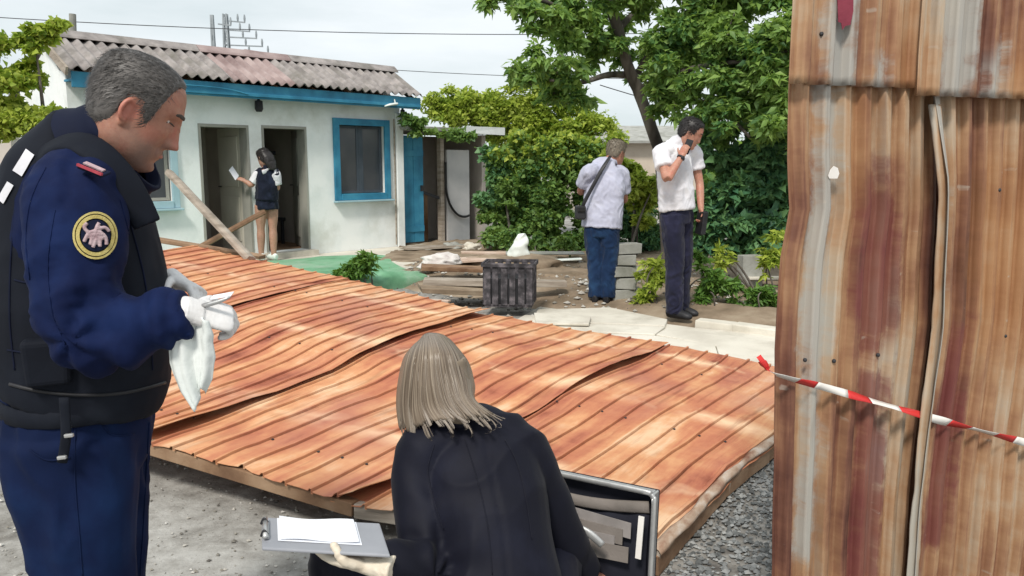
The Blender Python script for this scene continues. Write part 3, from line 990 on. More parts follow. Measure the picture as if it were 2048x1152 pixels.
# ================================================================ collapsed rusty roof
roof = empty('collapsed_roof', (-0.6, 3.2, 0), 'collapsed roof of rusty orange ribbed metal sheets lying across the yard', 'roof')
B_left = [(-4.30, 4.55, .40), (-3.95, 5.2, .46), (-3.6, 5.95, .58), (-3.25, 6.7, .68), (-2.95, 7.35, .72)]
def unp(L):
    return [tuple(G(*q)) for q in L]
bounds = [
    B_left,
    unp([(-60, 782, .30), (200, 700, .36), (444, 615, .45), (582, 578, .50), (690, 556, .50)]),
    unp([(285, 880, .25), (480, 808, .28), (640, 745, .34), (720, 702, .40), (830, 660, .42), (970, 625, .38)]),
    unp([(700, 1005, .16), (860, 915, .18), (1040, 830, .20), (1110, 785, .24), (1190, 745, .27), (1260, 718, .25), (1322, 686, .20)]),
    unp([(1318, 1098, .105), (1400, 1010, .11), (1460, 945, .11), (1545, 880, .12), (1700, 768, .13)]),
]
NV = 40
def resamp(L, n):
    A = crom(L, 12)
    d = np.concatenate([[0], np.cumsum(np.linalg.norm(np.diff(A, axis=0), axis=1))])
    s = np.linspace(0, d[-1], n + 1)
    return np.array([[np.interp(x, d, A[:, c]) for c in range(3)] for x in s]), d[-1]
curves = [resamp(b_, NV) for b_ in bounds]
PITCHW = 0.125
def rib_us(width, pitch, rb=.0125, rt=.0045):
    us = [0.0]
    k = 0
    c = pitch * .5
    while c < width - .03:
        us += [c - .024, c - .014, c - .0030, c - .0023, c + .0023, c + .0030, c + .010, c + pitch * .5]
        c += pitch
    us = sorted({round(u, 5) for u in us if u <= width})
    if width - us[-1] > .01:
        us.append(width)
    return us
def rib_h(u, pitch, h=.015, rb=.0125, rt=.0045):
    x = (u - pitch * .5) % pitch
    if x > pitch / 2: x -= pitch
    return float(np.interp(x, [-.024, -.014, -.0030, -.0023, .0023, .0030, .010], [0, .011, .012, -.007, -.007, .002, 0]))
def uv_mesh(name, V, F, UV):
    me = bpy.data.meshes.new(name)
    me.from_pydata([tuple(v) for v in V], [], F)
    ul = me.uv_layers.new(name='UVMap')
    li = np.zeros(len(me.loops), int)
    me.loops.foreach_get('vertex_index', li)
    ul.data.foreach_set('uv', np.array(UV, float)[li].ravel())
    return me
def roof_surface(i, s, j):
    """s in 0..1 across sheet i, j row"""
    a, b = curves[i][0][j], curves[i + 1][0][j]
    p = a * (1 - s) + b * s
    v = j / NV
    p = p.copy()
    p[2] += .008 * fbm(p[0], p[1], .9, 3 + i) + .006 * fbm(p[0], p[1], 4.5, 8 + i) + .012 * math.sin(math.pi * s) * (fbm(v * 2, i, 1.2, 11)) 
    return p
for i in range(4):
    wid = float(np.linalg.norm(curves[i + 1][0][NV // 3] - curves[i][0][NV // 3]))
    ln = (curves[i][1] + curves[i + 1][1]) / 2
    ov = 0.05 if i < 3 else 0.0
    us = rib_us(wid + ov, PITCHW)
    if i > 0:
        us = [-.10, -.05] + us
    V, F, UV = [], [], []
    for j in range(NV + 1):
        v = j / NV
        for u in us:
            s = u / wid
            p = roof_surface(i, min(max(s, 0), 1.0), j)
            if s < 0:
                p = p + (curves[i][0][j] - curves[i - 1][0][j]) / wid * u
            if s > 1:
                q = (curves[i + 1][0][j] - curves[i][0][j]) / wid
                p = p + q * (u - wid)
            zz = rib_h(u, PITCHW) if u > 0 else 0.0
            # the overlapping right edge lifts off the sheet below
            e = max(0.0, 1 - (wid + ov - u) / .22)
            if i < 3:
                lift = .016 + .03 * max(0, math.sin(v * math.pi * (1.6 + .5 * i) + .4 + i)) + (.035 * max(0, 1 - v / .12) if i == 2 else 0)
                zz += e * e * lift
            if i > 0:
                e0 = min(1.3, max(0.0, 1 - u / .16))
                zz -= e0 * .018
            if i == 3:
                # torn, bent-down edge on the right
                e3 = max(0.0, 1 - (wid - u) / .10)
                zz -= e3 * (.03 + .02 * fbm(v * 9, 1, 1, 4))
                p = p + np.array([.02, -.012, 0]) * e3 * fbm(v * 7, 2, 1, 6)
            # ragged ends
            rag = .02 * fbm(u * 6, i + (0 if j == 0 else 5), 1, 2)
            if j in (0, NV):
                d_ = curves[i][0][1] - curves[i][0][0]
                p = p + d_ / np.linalg.norm(d_) * rag * (1 if j == 0 else 1)
            V.append((p[0], p[1], p[2] + zz))
            UV.append((u + i * 3.1, v * ln))
    m_ = len(us)
    for j in range(NV):
        for k in range(m_ - 1):
            F.append((j * m_ + k, j * m_ + k + 1, (j + 1) * m_ + k + 1, (j + 1) * m_ + k))
    o_ = obj('roof_sheet', uv_mesh('roof_sheet', V, F, UV), MT['rust_roof'], roof)
    sm = o_.modifiers.new('solid', 'SOLIDIFY')
    sm.thickness = .0025
    sm.offset = -1
    # nails along purlin rows
    bm = bmesh.new()
    for vr in (.12, .45, .78):
        j = int(vr * NV)
        for u in us:
            if abs(((u - PITCHW * .5) % PITCHW) - .010) < .0008 and random.random() < .35:
                p = roof_surface(i, min(1, u / wid), j)
                ellip(bm, (p[0] - .003, p[1], p[2] + .003), .007, .007, .004, u=8, v=5)
    obj('nails', bm, MT['dark_metal'], roof)['kind'] = 'stuff'
# whitish bent flashing along the right edge
V, F, UV = [], [], []
nv = NV
c4 = curves[4][0]
for j in range(nv + 1):
    v = j / nv
    p = c4[j]
    t_ = c4[min(j + 1, nv)] - c4[max(j - 1, 0)]
    t_ = t_ / np.linalg.norm(t_)
    s_ = np.array([t_[1], -t_[0], 0])
    w1 = .012 + .010 * fbm(v * 14, 3, 1, 5)
    zb = roof_surface(3, 1.0, j)[2]
    wi = -.028 + .018 * fbm(v * 12, 7, 1, 5)
    prof = [(wi, -.003), (wi * .5, .003), (0.0, -.004), (w1 * .6, -.010 + .005 * fbm(v * 10, 1, 1, 8)), (w1, -.018 + .008 * fbm(v * 20, 1, 1, 1))]
    for a_, b_ in prof:
        V.append((p[0] + s_[0] * a_, p[1] + s_[1] * a_, zb + b_))
        UV.append((a_, v * 2.6))
for j in range(nv):
    for k in range(4):
        F.append((j * 5 + k, j * 5 + k + 1, (j + 1) * 5 + k + 1, (j + 1) * 5 + k))
fl_m = mat('worn_flashing', [(0.22, 0.10, 0.06), (0.40, 0.29, 0.21), (0.56, 0.5, 0.44)], 16, .6, .2, 60, coord='UV', stretch=(1, .5, 1))
o_ = obj('flashing', uv_mesh('flashing', V, F, UV), fl_m, roof, True)
sm = o_.modifiers.new('solid', 'SOLIDIFY'); sm.thickness = .003
# timbers under the front and right edges
for i in range(4):
    p0 = Vector(curves[i][0][0]); p1 = Vector(curves[i + 1][0][0])
    d_ = (p1 - p0).normalized()
    n_ = Vector((d_.y, -d_.x, 0)) * -1
    inn = Vector(curves[i][0][2]) - p0
    inn.z = 0
    inn.normalize()
    q0 = p0 + inn * .035 - UZ * .048
    q1 = p1 + inn * .035 - UZ * .048
    bm = bmesh.new()
    beam(bm, q0 + UZ * .008, q1 - d_ * .006 + UZ * .008, .05, .058, jit=.004)
    bev(obj('edge_timber', bm, MT['wood_grey'] if i != 2 else MT['wood_brown'], roof), .005)
    for vr in (.33, .66, .96):
        j = int(vr * NV)
        bm = bmesh.new()
        a_ = Vector(roof_surface(i, 0, j)); b_ = Vector(roof_surface(i, 1, j))
        if i < 3:
            b_ -= UZ * .02
        beam(bm, a_ - UZ * .075, b_ - UZ * .075, .05, .06)
        obj('purlin', bm, MT['wood_grey'], roof)
bm = bmesh.new()
for j0 in range(0, NV - 3, 4):
    p0 = Vector(c4[j0]); p1 = Vector(c4[j0 + 4])
    beam(bm, p0 - UZ * .066 + Vector((-.02, .01, 0)), p1 - UZ * .066 + Vector((-.02, .01, 0)), .05, .07, jit=.003)
obj('edge_timber', bm, MT['wood_brown'], roof)
# support posts and rubble below the raised side
k_ = 0
for i, vr in ((0, .05), (0, .9), (1, .05), (1, .9), (2, .5), (2, .95), (0, .5), (1, .5)):
    j = int(vr * NV)
    p = Vector(roof_surface(i, .15, j))
    bm = bmesh.new()
    beam(bm, (p.x, p.y, -.02), (p.x + .03, p.y + .05, p.z - .06), .06, .06, up=(0, 1, 0))
    obj('prop', bm, MT['wood_brown'], roof)
# broken rafters sticking up behind the fallen roof
def pole(p0, p1, w, h, m, label, jit=.006):
    bm = bmesh.new()
    n = 6
    p0, p1 = Vector(p0), Vector(p1)
    d_ = p1 - p0
    tube(bm, [p0 + d_ * (i / n) + Vector((noise.noise(Vector((i, w * 50, 0))), 0, noise.noise(Vector((i, 3, w * 70))))) * jit for i in range(n + 1)], [(w, h)] * (n + 1), seg=8, n=1, ex=4, side=(0, 1, 0))
    return tag(obj('broken_rafter', bm, MT[m]), label, 'rafter')
pole(G(502, 520, .62), P(338, 345, 8.4), .042, .034, 'wood_grey', 'long grey broken rafter slanting up from the fallen roof past the left doorway')
pole(P(395, 497, 8.2), P(528, 424, 8.9), .035, .03, 'wood_brown', 'shorter brown rafter crossing behind the long grey rafter')
slab_thing('ridge_board', P(400, 498, 8.0), 1.5, .1, .04, -.35, .1, 'wood_brown', 'brown ridge board at the back edge of the fallen roof', 'board')

# ================================================================ tall rusty fence at the right
fence = empty('metal_fence', (1.2, 2.3, 0), 'tall fence of rusty brown corrugated metal sheets at the right', 'fence')
FP0, FP1 = Vector((0.735, 2.13, 0)), Vector((1.62, 2.44, 0))
FA = (FP1 - FP0).normalized()
FN = Vector((FA.y, -FA.x, 0))
def fence_uz(px, py, d=0.0):
    r = ray(px, py)
    t_ = (d - FN.dot(EYE - FP0)) / FN.dot(r)
    p = EYE + r * t_
    return FA.dot(p - FP0), p.z
def fence_sheet(name, u0f, u1f, z0, z1, pitch, amp, dep, m, profile='trap', phase=0.0, nz=40, extra=None, parent=fence):
    """u0f/u1f: edge position as function of z"""
    V, F, UV = [], [], []
    wid = u1f(1.0) - u0f(1.0)
    n = int(wid / pitch * 22)
    for j in range(nz + 1):
        z = z0 + (z1 - z0) * j / nz
        a, b = u0f(z), u1f(z)
        for i in range(n + 1):
            s = i / n
            u = a + (b - a) * s
            w = s * wid + phase
            if profile == 'trap':
                x = (w / pitch) % 1.0
                h = min(1, max(0, (abs(x - .5) * 2 - .30) / .15))
                h = 1 - h
                h = h * h * (3 - 2 * h)
            else:
                h = .5 + .5 * math.cos(2 * math.pi * w / pitch)
            d = dep + amp * h + .006 * fbm(u, z, 2.2, 7) + (extra(s, z) if extra else 0)
            V.append(FP0 + FA * u + FN * d + UZ * z)
            UV.append((s * wid, z))
    for j in range(nz):
        for i in range(n):
            F.append((j * (n + 1) + i, j * (n + 1) + i + 1, (j + 1) * (n + 1) + i + 1, (j + 1) * (n + 1) + i))
    o_ = obj(name, uv_mesh(name, V, F, UV), m, parent, True)
    sm = o_.modifiers.new('solid', 'SOLIDIFY'); sm.thickness = .0025
    return o_
uL = lambda px: fence_uz(px, 330)[0]
def lineu(pts):
    zz = [p[1] for p in pts]; uu = [p[0] for p in pts]
    o_ = np.argsort(zz)
    zz = np.array(zz)[o_]; uu = np.array(uu)[o_]
    def f(z):
        if z > zz[-1]:
            return float(uu[-1])
        return float(np.interp(z, zz, uu))
    return f
left_edge = lineu([fence_uz(*q) for q in ((1588, 0), (1578, 180), (1576, 330), (1580, 420), (1562, 520), (1550, 700), (1548, 900), (1545, 1150))])
mid_edge = lineu([fence_uz(*q) for q in ((1850, 180), (1850, 400), (1840, 650), (1815, 850), (1800, 1000), (1790, 1150))])
mid_l = lambda z: mid_edge(z) + .10
right_edge = lambda z: 1.42
zj = fence_uz(1700, 175)[1]
fmL = rust_fence_mat('fence_rust_left', 0.02, grey_u=[(.085, .15, .35, 1.72)], maroon=[(.25, .39, .95, 1.42), (.29, .40, .2, .9)], orange=[(.17, .24, 1.3, 1.7)])
fmR = rust_fence_mat('fence_rust_right', 0.035, grey_u=[(-.05, .035, .1, 1.8)], maroon=[(.07, .16, .3, .95)], orange=[(.14, .5, .9, 1.45)])
fmT = rust_fence_mat('fence_rust_top', 0.01, grey_u=[(.1, .2, 1.62, 1.95), (.26, .31, 1.6, 1.75), (.53, .62, 1.62, 1.85)], orange=[(.34, .47, 1.6, 1.8)])
def exl(s, z):
    e = max(0, (s - .55) / .45)
    return -.06 * e * e * (1 if z < zj else 0)
fence_sheet('fence_sheet', left_edge, mid_l, -.02, zj + .02, .072, .027, .0, fmL, extra=exl)
def exr(s, z):
    e = max(0.0, 1 - s / .10)
    k = max(0, min(1, (zj - z) / .25))
    return .045 * e * e * k + .02 * max(0, .3 - s) * k
fence_sheet('fence_sheet', mid_edge, right_edge, -.02, zj + .015, .058, .024, .004, fmR, extra=exr, phase=.02)
# galvanised lip curled back along the free edge of the right sheet
V, F, UV = [], [], []
nzl = 50
for j in range(nzl + 1):
    z = -.02 + (zj - .02) * j / nzl
    u = mid_edge(z)
    k = max(0, min(1, (zj - z) / .25))
    for i in range(9):
        a_ = i / 8
        th = -1.3 + 2.9 * a_
        r_ = .0165 + .006 * fbm(z * 5, 1, 1, 3)
        V.append(FP0 + FA * (u + .008 - r_ * math.sin(th) * 1.15 + .006 * fbm(z * 3, 2, 1, 9)) + FN * (.022 + .030 * k + .5 * r_ * math.cos(th) + .004 * fbm(z * 9, a_ * 2, 1, 5)) + UZ * z)
        UV.append((a_ * .06, z))
for j in range(nzl):
    for i in range(8):
        F.append((j * 9 + i, j * 9 + i + 1, (j + 1) * 9 + i + 1, (j + 1) * 9 + i))
lip_m = rust_fence_mat('fence_lip', 0.16)
o_ = obj('curled_lip', uv_mesh('curled_lip', V, F, UV), lip_m, fence, True)
sm = o_.modifiers.new('solid', 'SOLIDIFY'); sm.thickness = .002
# upper overlapping course, two sheets
top_l = lambda z: left_edge(z) - .024
umid = fence_uz(1795, 100)[0]
def ragged(s, z):
    return .004
fence_sheet('upper_fence_sheet', top_l, lambda z: umid + .03, zj, 2.6, .072, .022, .030, fmT)
fence_sheet('upper_fence_sheet', lambda z: umid, right_edge, zj - .02, 2.6, .066, .022, .052, fmT, phase=.03)
# rails and post behind
bm = bmesh.new()
for z in (.4, 1.15, 1.85):
    bm = bmesh.new()
    beam(bm, FP0 + FA * .2 - FN * .085 + UZ * z, FP0 + FA * 1.4 - FN * .085 + UZ * z, .04, .06)
    obj('rail', bm, MT['wood_brown'], fence)
for u in (.24, 1.3):
    bm = bmesh.new()
    beam(bm, FP0 + FA * u - FN * .14 - UZ * .02, FP0 + FA * u - FN * .14 + UZ * 2.5, .06, .06, up=(0, 1, 0))
    obj('post', bm, MT['wood_brown'], fence)
# nails
bm = bmesh.new()
for q in ((1643, 68), (1705, 66), (1755, 75), (1610, 720), (1668, 722), (1756, 710), (1890, 684), (2010, 672), (1950, 160), (1998, 380), (1700, 52), (1840, 20)):
    u, z = fence_uz(*q, .03)
    c_ = FP0 + FA * u + FN * .030 + UZ * z
    ellip(bm, c_, .006, .006, .006, u=8, v=6)
obj('nails', bm, MT['dark_metal'], fence)['kind'] = 'stuff'
# painted maroon tongue and white scrap
def fleck(pts, d, m, name):
    bm = bmesh.new()
    vs = []
    for q in pts:
        u, z = fence_uz(*q, d)
        vs.append(FP0 + FA * u + FN * d + UZ * z)
    A_ = [bm.verts.new(v) for v in vs]
    B_ = [bm.verts.new(v + FN * .0015) for v in vs]
    bm.faces.new(A_); bm.faces.new(B_[::-1])
    for i in range(len(vs)):
        bm.faces.new((A_[i], A_[(i + 1) % len(vs)], B_[(i + 1) % len(vs)], B_[i]))
    return obj(name, bm, m, fence)
fleck([(1656, 352), (1660, 340), (1667, 332), (1675, 336), (1678, 347), (1674, 357), (1658, 357)], .030, MT['tape_white'], 'paint_fleck')
mar = mat('maroon_paint', [(0.2, 0.03, 0.05), (0.27, 0.045, 0.07)], 12, .6, .2)
fleck([(1674, -20), (1706, -20), (1706, 22), (1700, 50), (1690, 52), (1684, 60), (1682, 46), (1676, 44)], .056, mar, 'paint_patch')
# ---------------------------------------------------------------- barrier tape
tape = empty('barrier_tape', G(1800, 800, .9), 'red and white striped barrier tape stretched across the rusty fence', 'tape')
tpx = [(1524, 722), (1536, 738), (1552, 748), (1592, 760), (1640, 772), (1720, 795), (1800, 818), (1900, 846), (1980, 866), (2060, 888), (2200, 930)]
tp = []
for i, q in enumerate(tpx):
    d = .05 if i > 1 else .012
    u, z = fence_uz(*q, d)
    tp.append(tuple(FP0 + FA * u + FN * d + UZ * z))
A_ = crom(tp, 16)
dd = np.concatenate([[0], np.cumsum(np.linalg.norm(np.diff(A_, axis=0), axis=1))])
def tpt(s):
    return Vector([np.interp(s, dd, A_[:, c]) for c in range(3)])
s = 0.0
k = 0
while s < dd[-1] - .01:
    e = min(s + (.085 if k % 2 == 0 else .115) * (.75 if k < 3 else 1), dd[-1])
    V, F = [], []
    nn = 8
    for i in range(nn + 1):
        x = s + (e - s) * i / nn
        p = tpt(x); t_ = (tpt(min(x + .01, dd[-1])) - tpt(max(x - .01, 0))).normalized()
        up = UZ - t_ * UZ.dot(t_); up.normalize()
        tw = 1.15 * math.sin(x * 8 + 1)
        side = up * math.cos(tw) + t_.cross(up) * math.sin(tw)
        hw = .012 + .003 * fbm(x * 6, 1, 1, 2)
        cv = t_.cross(side) * .0005
        V += [p - side * hw, p + cv, p + side * hw]
    for i in range(nn):
        for c in range(2):
            F.append((i * 3 + c, i * 3 + c + 1, i * 3 + c + 4, i * 3 + c + 3))
    o_ = obj('red_stripe' if k % 2 == 0 else 'white_stripe', (V, F), MT['tape_red'] if k % 2 == 0 else MT['tape_white'], tape, True)
    sm = o_.modifiers.new('solid', 'SOLIDIFY'); sm.thickness = .0008
    s = e
    k += 1
bm = bmesh.new()
tube(bm, [Vector(tp[0]) + Vector((-.010, 0, .014)), Vector(tp[0]) + Vector((0, -.004, 0)), Vector(tp[1])], [(.009, .0012), (.008, .003), (.007, .004)], side=FA, seg=8)
obj('knot', bm, MT['tape_red'], tape)

# ================================================================ vegetation
def leaves(name, C, size, m, parent, seed=0, up=.35, long=1.9, droop=.2):
    """C: (n,3) centres; each leaf a folded pointed blade of 6 vertices"""
    r = np.random.default_rng(seed)
    n = len(C)
    d = r.normal(size=(n, 3)); d[:, 2] = d[:, 2] * .55 - droop
    d /= np.linalg.norm(d, axis=1)[:, None]
    q = r.normal(size=(n, 3)) * .8; q[:, 2] += up * 2
    q -= d * np.sum(q * d, axis=1)[:, None]
    q /= np.linalg.norm(q, axis=1)[:, None]
    s = np.cross(d, q)
    L = size * (.4 + 1.3 * r.random(n) ** 1.4)[:, None]
    Wd = L / long
    f = .22
    v = [C, C + d * L * .42 + s * Wd * .5 + q * Wd * f, C + d * L * .45, C + d * L * .42 - s * Wd * .5 + q * Wd * f, C + d * L - q * L * .14]
    V = np.stack(v, 1).reshape(-1, 3)
    b = np.arange(n)[:, None] * 5
    F = np.concatenate([b + np.array([[0, 1, 2]]), b + np.array([[0, 2, 3]]), b + np.array([[1, 4, 2]]), b + np.array([[2, 4, 3]])])
    me = bpy.data.meshes.new(name)
    me.vertices.add(len(V)); me.vertices.foreach_set('co', V.ravel())
    me.loops.add(F.size); me.loops.foreach_set('vertex_index', F.ravel().astype(np.int32))
    me.polygons.add(len(F)); me.polygons.foreach_set('loop_start', np.arange(0, F.size, 3, dtype=np.int32))
    me.polygons.foreach_set('loop_total', np.full(len(F), 3, dtype=np.int32))
    me.update(calc_edges=True)
    me.validate()
    o = obj(name, me, m, parent)
    o['kind'] = 'stuff'
    return o
def lobes(centre, radii, nl, r, shell=.75):
    """random lobes inside an ellipsoid: list of (c, rad)"""
    L = []
    for _ in range(nl):
        d = r.normal(size=3); d /= np.linalg.norm(d)
        t_ = r.random() ** .45
        L.append((np.array(centre) + d * t_ * np.array(radii) * .9, (.12 + .34 * r.random() ** 1.5) * np.array(radii).mean()))
    return L
def lobe_points(L, n, r, flat=.75):
    w = np.array([l[1] ** 2 for l in L]); w /= w.sum()
    idx = r.choice(len(L), n, p=w)
    c = np.array([L[i][0] for i in idx]); rad = np.array([L[i][1] for i in idx])
    d = r.normal(size=(n, 3)); d /= np.linalg.norm(d, axis=1)[:, None]
    t_ = (.25 + .75 * r.random(n) ** .6) * (1 + .3 * r.normal(size=n) * .7)
    return c + d * (rad * t_)[:, None] * np.array([1, 1, flat])
def pxr(px, Y):
    return px * Y / 1600.0
def bushy(name, label, cat, blobs, Y, n, size, m, seed, stem_to=None, group=None, nl=9, leafname='foliage', depth=.55, stems=3, long=1.9, mats2=None):
    """blobs: (px, py, rx_px, ry_px[, dY]) ellipses seen in the photo at distance Y"""
    r = np.random.default_rng(seed)
    base = P(blobs[0][0], blobs[0][1], Y)
    e = empty(name, (base.x, Y, 0), label, cat, group)
    L = []
    for q in blobs:
        dy = q[4] if len(q) > 4 else 0
        c = P(q[0], q[1], Y + dy)
        rx, ry = pxr(q[2], Y + dy), pxr(q[3], Y + dy)
        L += lobes(c, (rx, (rx + ry) * .5 * depth, ry), nl, r)
    pts = lobe_points(L, n, r)
    pts[:, 2] = np.maximum(pts[:, 2], .03)
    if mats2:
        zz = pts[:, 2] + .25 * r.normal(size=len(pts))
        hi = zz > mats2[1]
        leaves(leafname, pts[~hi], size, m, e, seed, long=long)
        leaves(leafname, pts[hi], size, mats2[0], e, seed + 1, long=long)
    else:
        leaves(leafname, pts, size, m, e, seed, long=long)
    for k in range(stems):
        l = L[int(r.integers(len(L)))]
        bm = bmesh.new()
        b0 = Vector((base.x + r.normal() * .1, Y + r.normal() * .1, -.03))
        t_ = Vector(l[0])
        mid = (b0 + t_) / 2 + Vector((r.normal() * .1, r.normal() * .1, .1))
        h = max(.3, (t_ - b0).length)
        tube(bm, [b0, mid, t_], [.012 * h + .006, .009 * h + .004, .004], seg=7, n=4)
        obj('stem', bm, MT['bark'], e, True)
    return e, L

# hedge and vines behind the shed and the photographer
bushy('vine_hedge', 'dense climbing vine with dark lower leaves right of the shed', 'vine', [(1035, 400, 80, 110), (1090, 380, 90, 120), (1150, 400, 80, 110), (1035, 330, 50, 60), (1050, 460, 90, 60), (985, 440, 45, 60), (1220, 400, 60, 90), (1110, 300, 90, 50), (1180, 470, 60, 40), (1000, 330, 36, 40)], 12.8, 44000, .075, MT['leaf_vine'], 21, nl=16, long=1.35, mats2=(MT['leaf_bright'], 1.75))  # lit upper leaves painted by swapping to the brighter leaf material above a height
bushy('bright_bush', 'sunlit yellow-green bush rising above the shed roof', 'bush', [(925, 215, 90, 42), (1010, 225, 90, 60), (1090, 240, 95, 75), (1170, 275, 80, 80), (1040, 285, 80, 50), (880, 205, 50, 36), (1110, 320, 100, 60), (1210, 330, 60, 70), (960, 225, 80, 35), (1060, 190, 70, 40), (1130, 210, 80, 60)], 16.2, 46000, .085, MT['leaf_bright'], 22, nl=20, long=1.7)
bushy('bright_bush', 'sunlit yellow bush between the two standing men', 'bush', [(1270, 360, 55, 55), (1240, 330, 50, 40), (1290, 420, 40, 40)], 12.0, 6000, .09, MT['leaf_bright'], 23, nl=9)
bushy('shaded_bush', 'shaded dark bush behind the two standing men', 'bush', [(1270, 440, 75, 80), (1230, 420, 60, 90), (1330, 430, 60, 90)], 12.6, 15000, .085, MT['leaf_dark'], 24, nl=10)  # dark leaf colour stands in for the shadowed gap between the men
bushy('broadleaf_bush', 'tall dark broad-leaved bush behind the man on the phone', 'bush', [(1480, 330, 110, 90), (1500, 430, 110, 90), (1440, 420, 70, 90), (1560, 300, 80, 120), (1420, 300, 60, 60), (1540, 480, 90, 60), (1620, 380, 90, 160)], 9.3, 36000, .10, MT['leaf_dark'], 25, nl=13, long=1.7)
bushy('vine', 'green vine climbing over the left gable of the cottage', 'vine', [(60, 190, 70, 95), (30, 130, 60, 70), (90, 80, 55, 35), (20, 240, 60, 60), (70, 255, 35, 40), (-40, 180, 70, 120), (110, 60, 30, 20)], 8.0, 14000, .06, MT['leaf_bright'], 26, nl=10, mats2=None, long=1.4)
bushy('vine', 'thin vine trailing from the right corner of the blue eave over the shed door', 'vine', [(830, 250, 30, 22), (860, 265, 40, 14), (915, 268, 50, 12), (815, 235, 18, 20)], 13.4, 1400, .075, MT['leaf_vine'], 27, nl=8, stems=0, long=1.3)
bushy('vine', 'dark leafy vine hanging from the shed roof beside the hose', 'vine', [(985, 330, 28, 45), (1000, 390, 36, 60), (975, 300, 22, 14)], 12.9, 4200, .08, MT['leaf_dark'], 28, nl=8, stems=0, long=1.3)
# weeds
bushy('weed', 'lush green weed growing at the edge of the green carpet', 'weed', [(722, 540, 40, 28), (735, 522, 28, 20), (695, 550, 28, 18)], 9.0, 2400, .07, MT['leaf_weed'], 31, nl=8, stems=4, long=2.6)
bushy('weed', 'yellow-green weed left of the legs of the man on the phone', 'weed', [(1300, 560, 30, 45), (1290, 585, 26, 26), (1315, 530, 15, 20)], 7.9, 1300, .065, MT['leaf_bright'], 32, nl=8, stems=4, long=2.4)
bushy('weed', 'leafy weed right of the legs of the man on the phone', 'weed', [(1420, 560, 36, 46), (1460, 590, 45, 35), (1410, 600, 25, 26), (1400, 520, 18, 26)], 7.7, 2600, .07, MT['leaf_weed'], 33, nl=9, stems=5, long=2.4)
bushy('weed', 'spreading weed at the foot of the rusty fence edge', 'weed', [(1520, 600, 45, 26), (1560, 590, 40, 30), (1495, 610, 30, 18)], 7.6, 1800, .06, MT['leaf_weed'], 34, nl=8, stems=4, long=2.4)
bushy('weed', 'tall pale stalky weed beside the upright stone block', 'weed', [(1540, 520, 30, 40), (1560, 480, 24, 40), (1440, 510, 26, 30)], 8.3, 900, .08, MT['leaf_bright'], 35, nl=7, stems=6, long=3.2)
bushy('weed', 'low dark weed at the foot of the vine hedge', 'weed', [(1080, 480, 60, 22), (1000, 470, 40, 25), (1130, 490, 40, 20)], 11.6, 1500, .07, MT['leaf_vine'], 36, nl=8, stems=2)

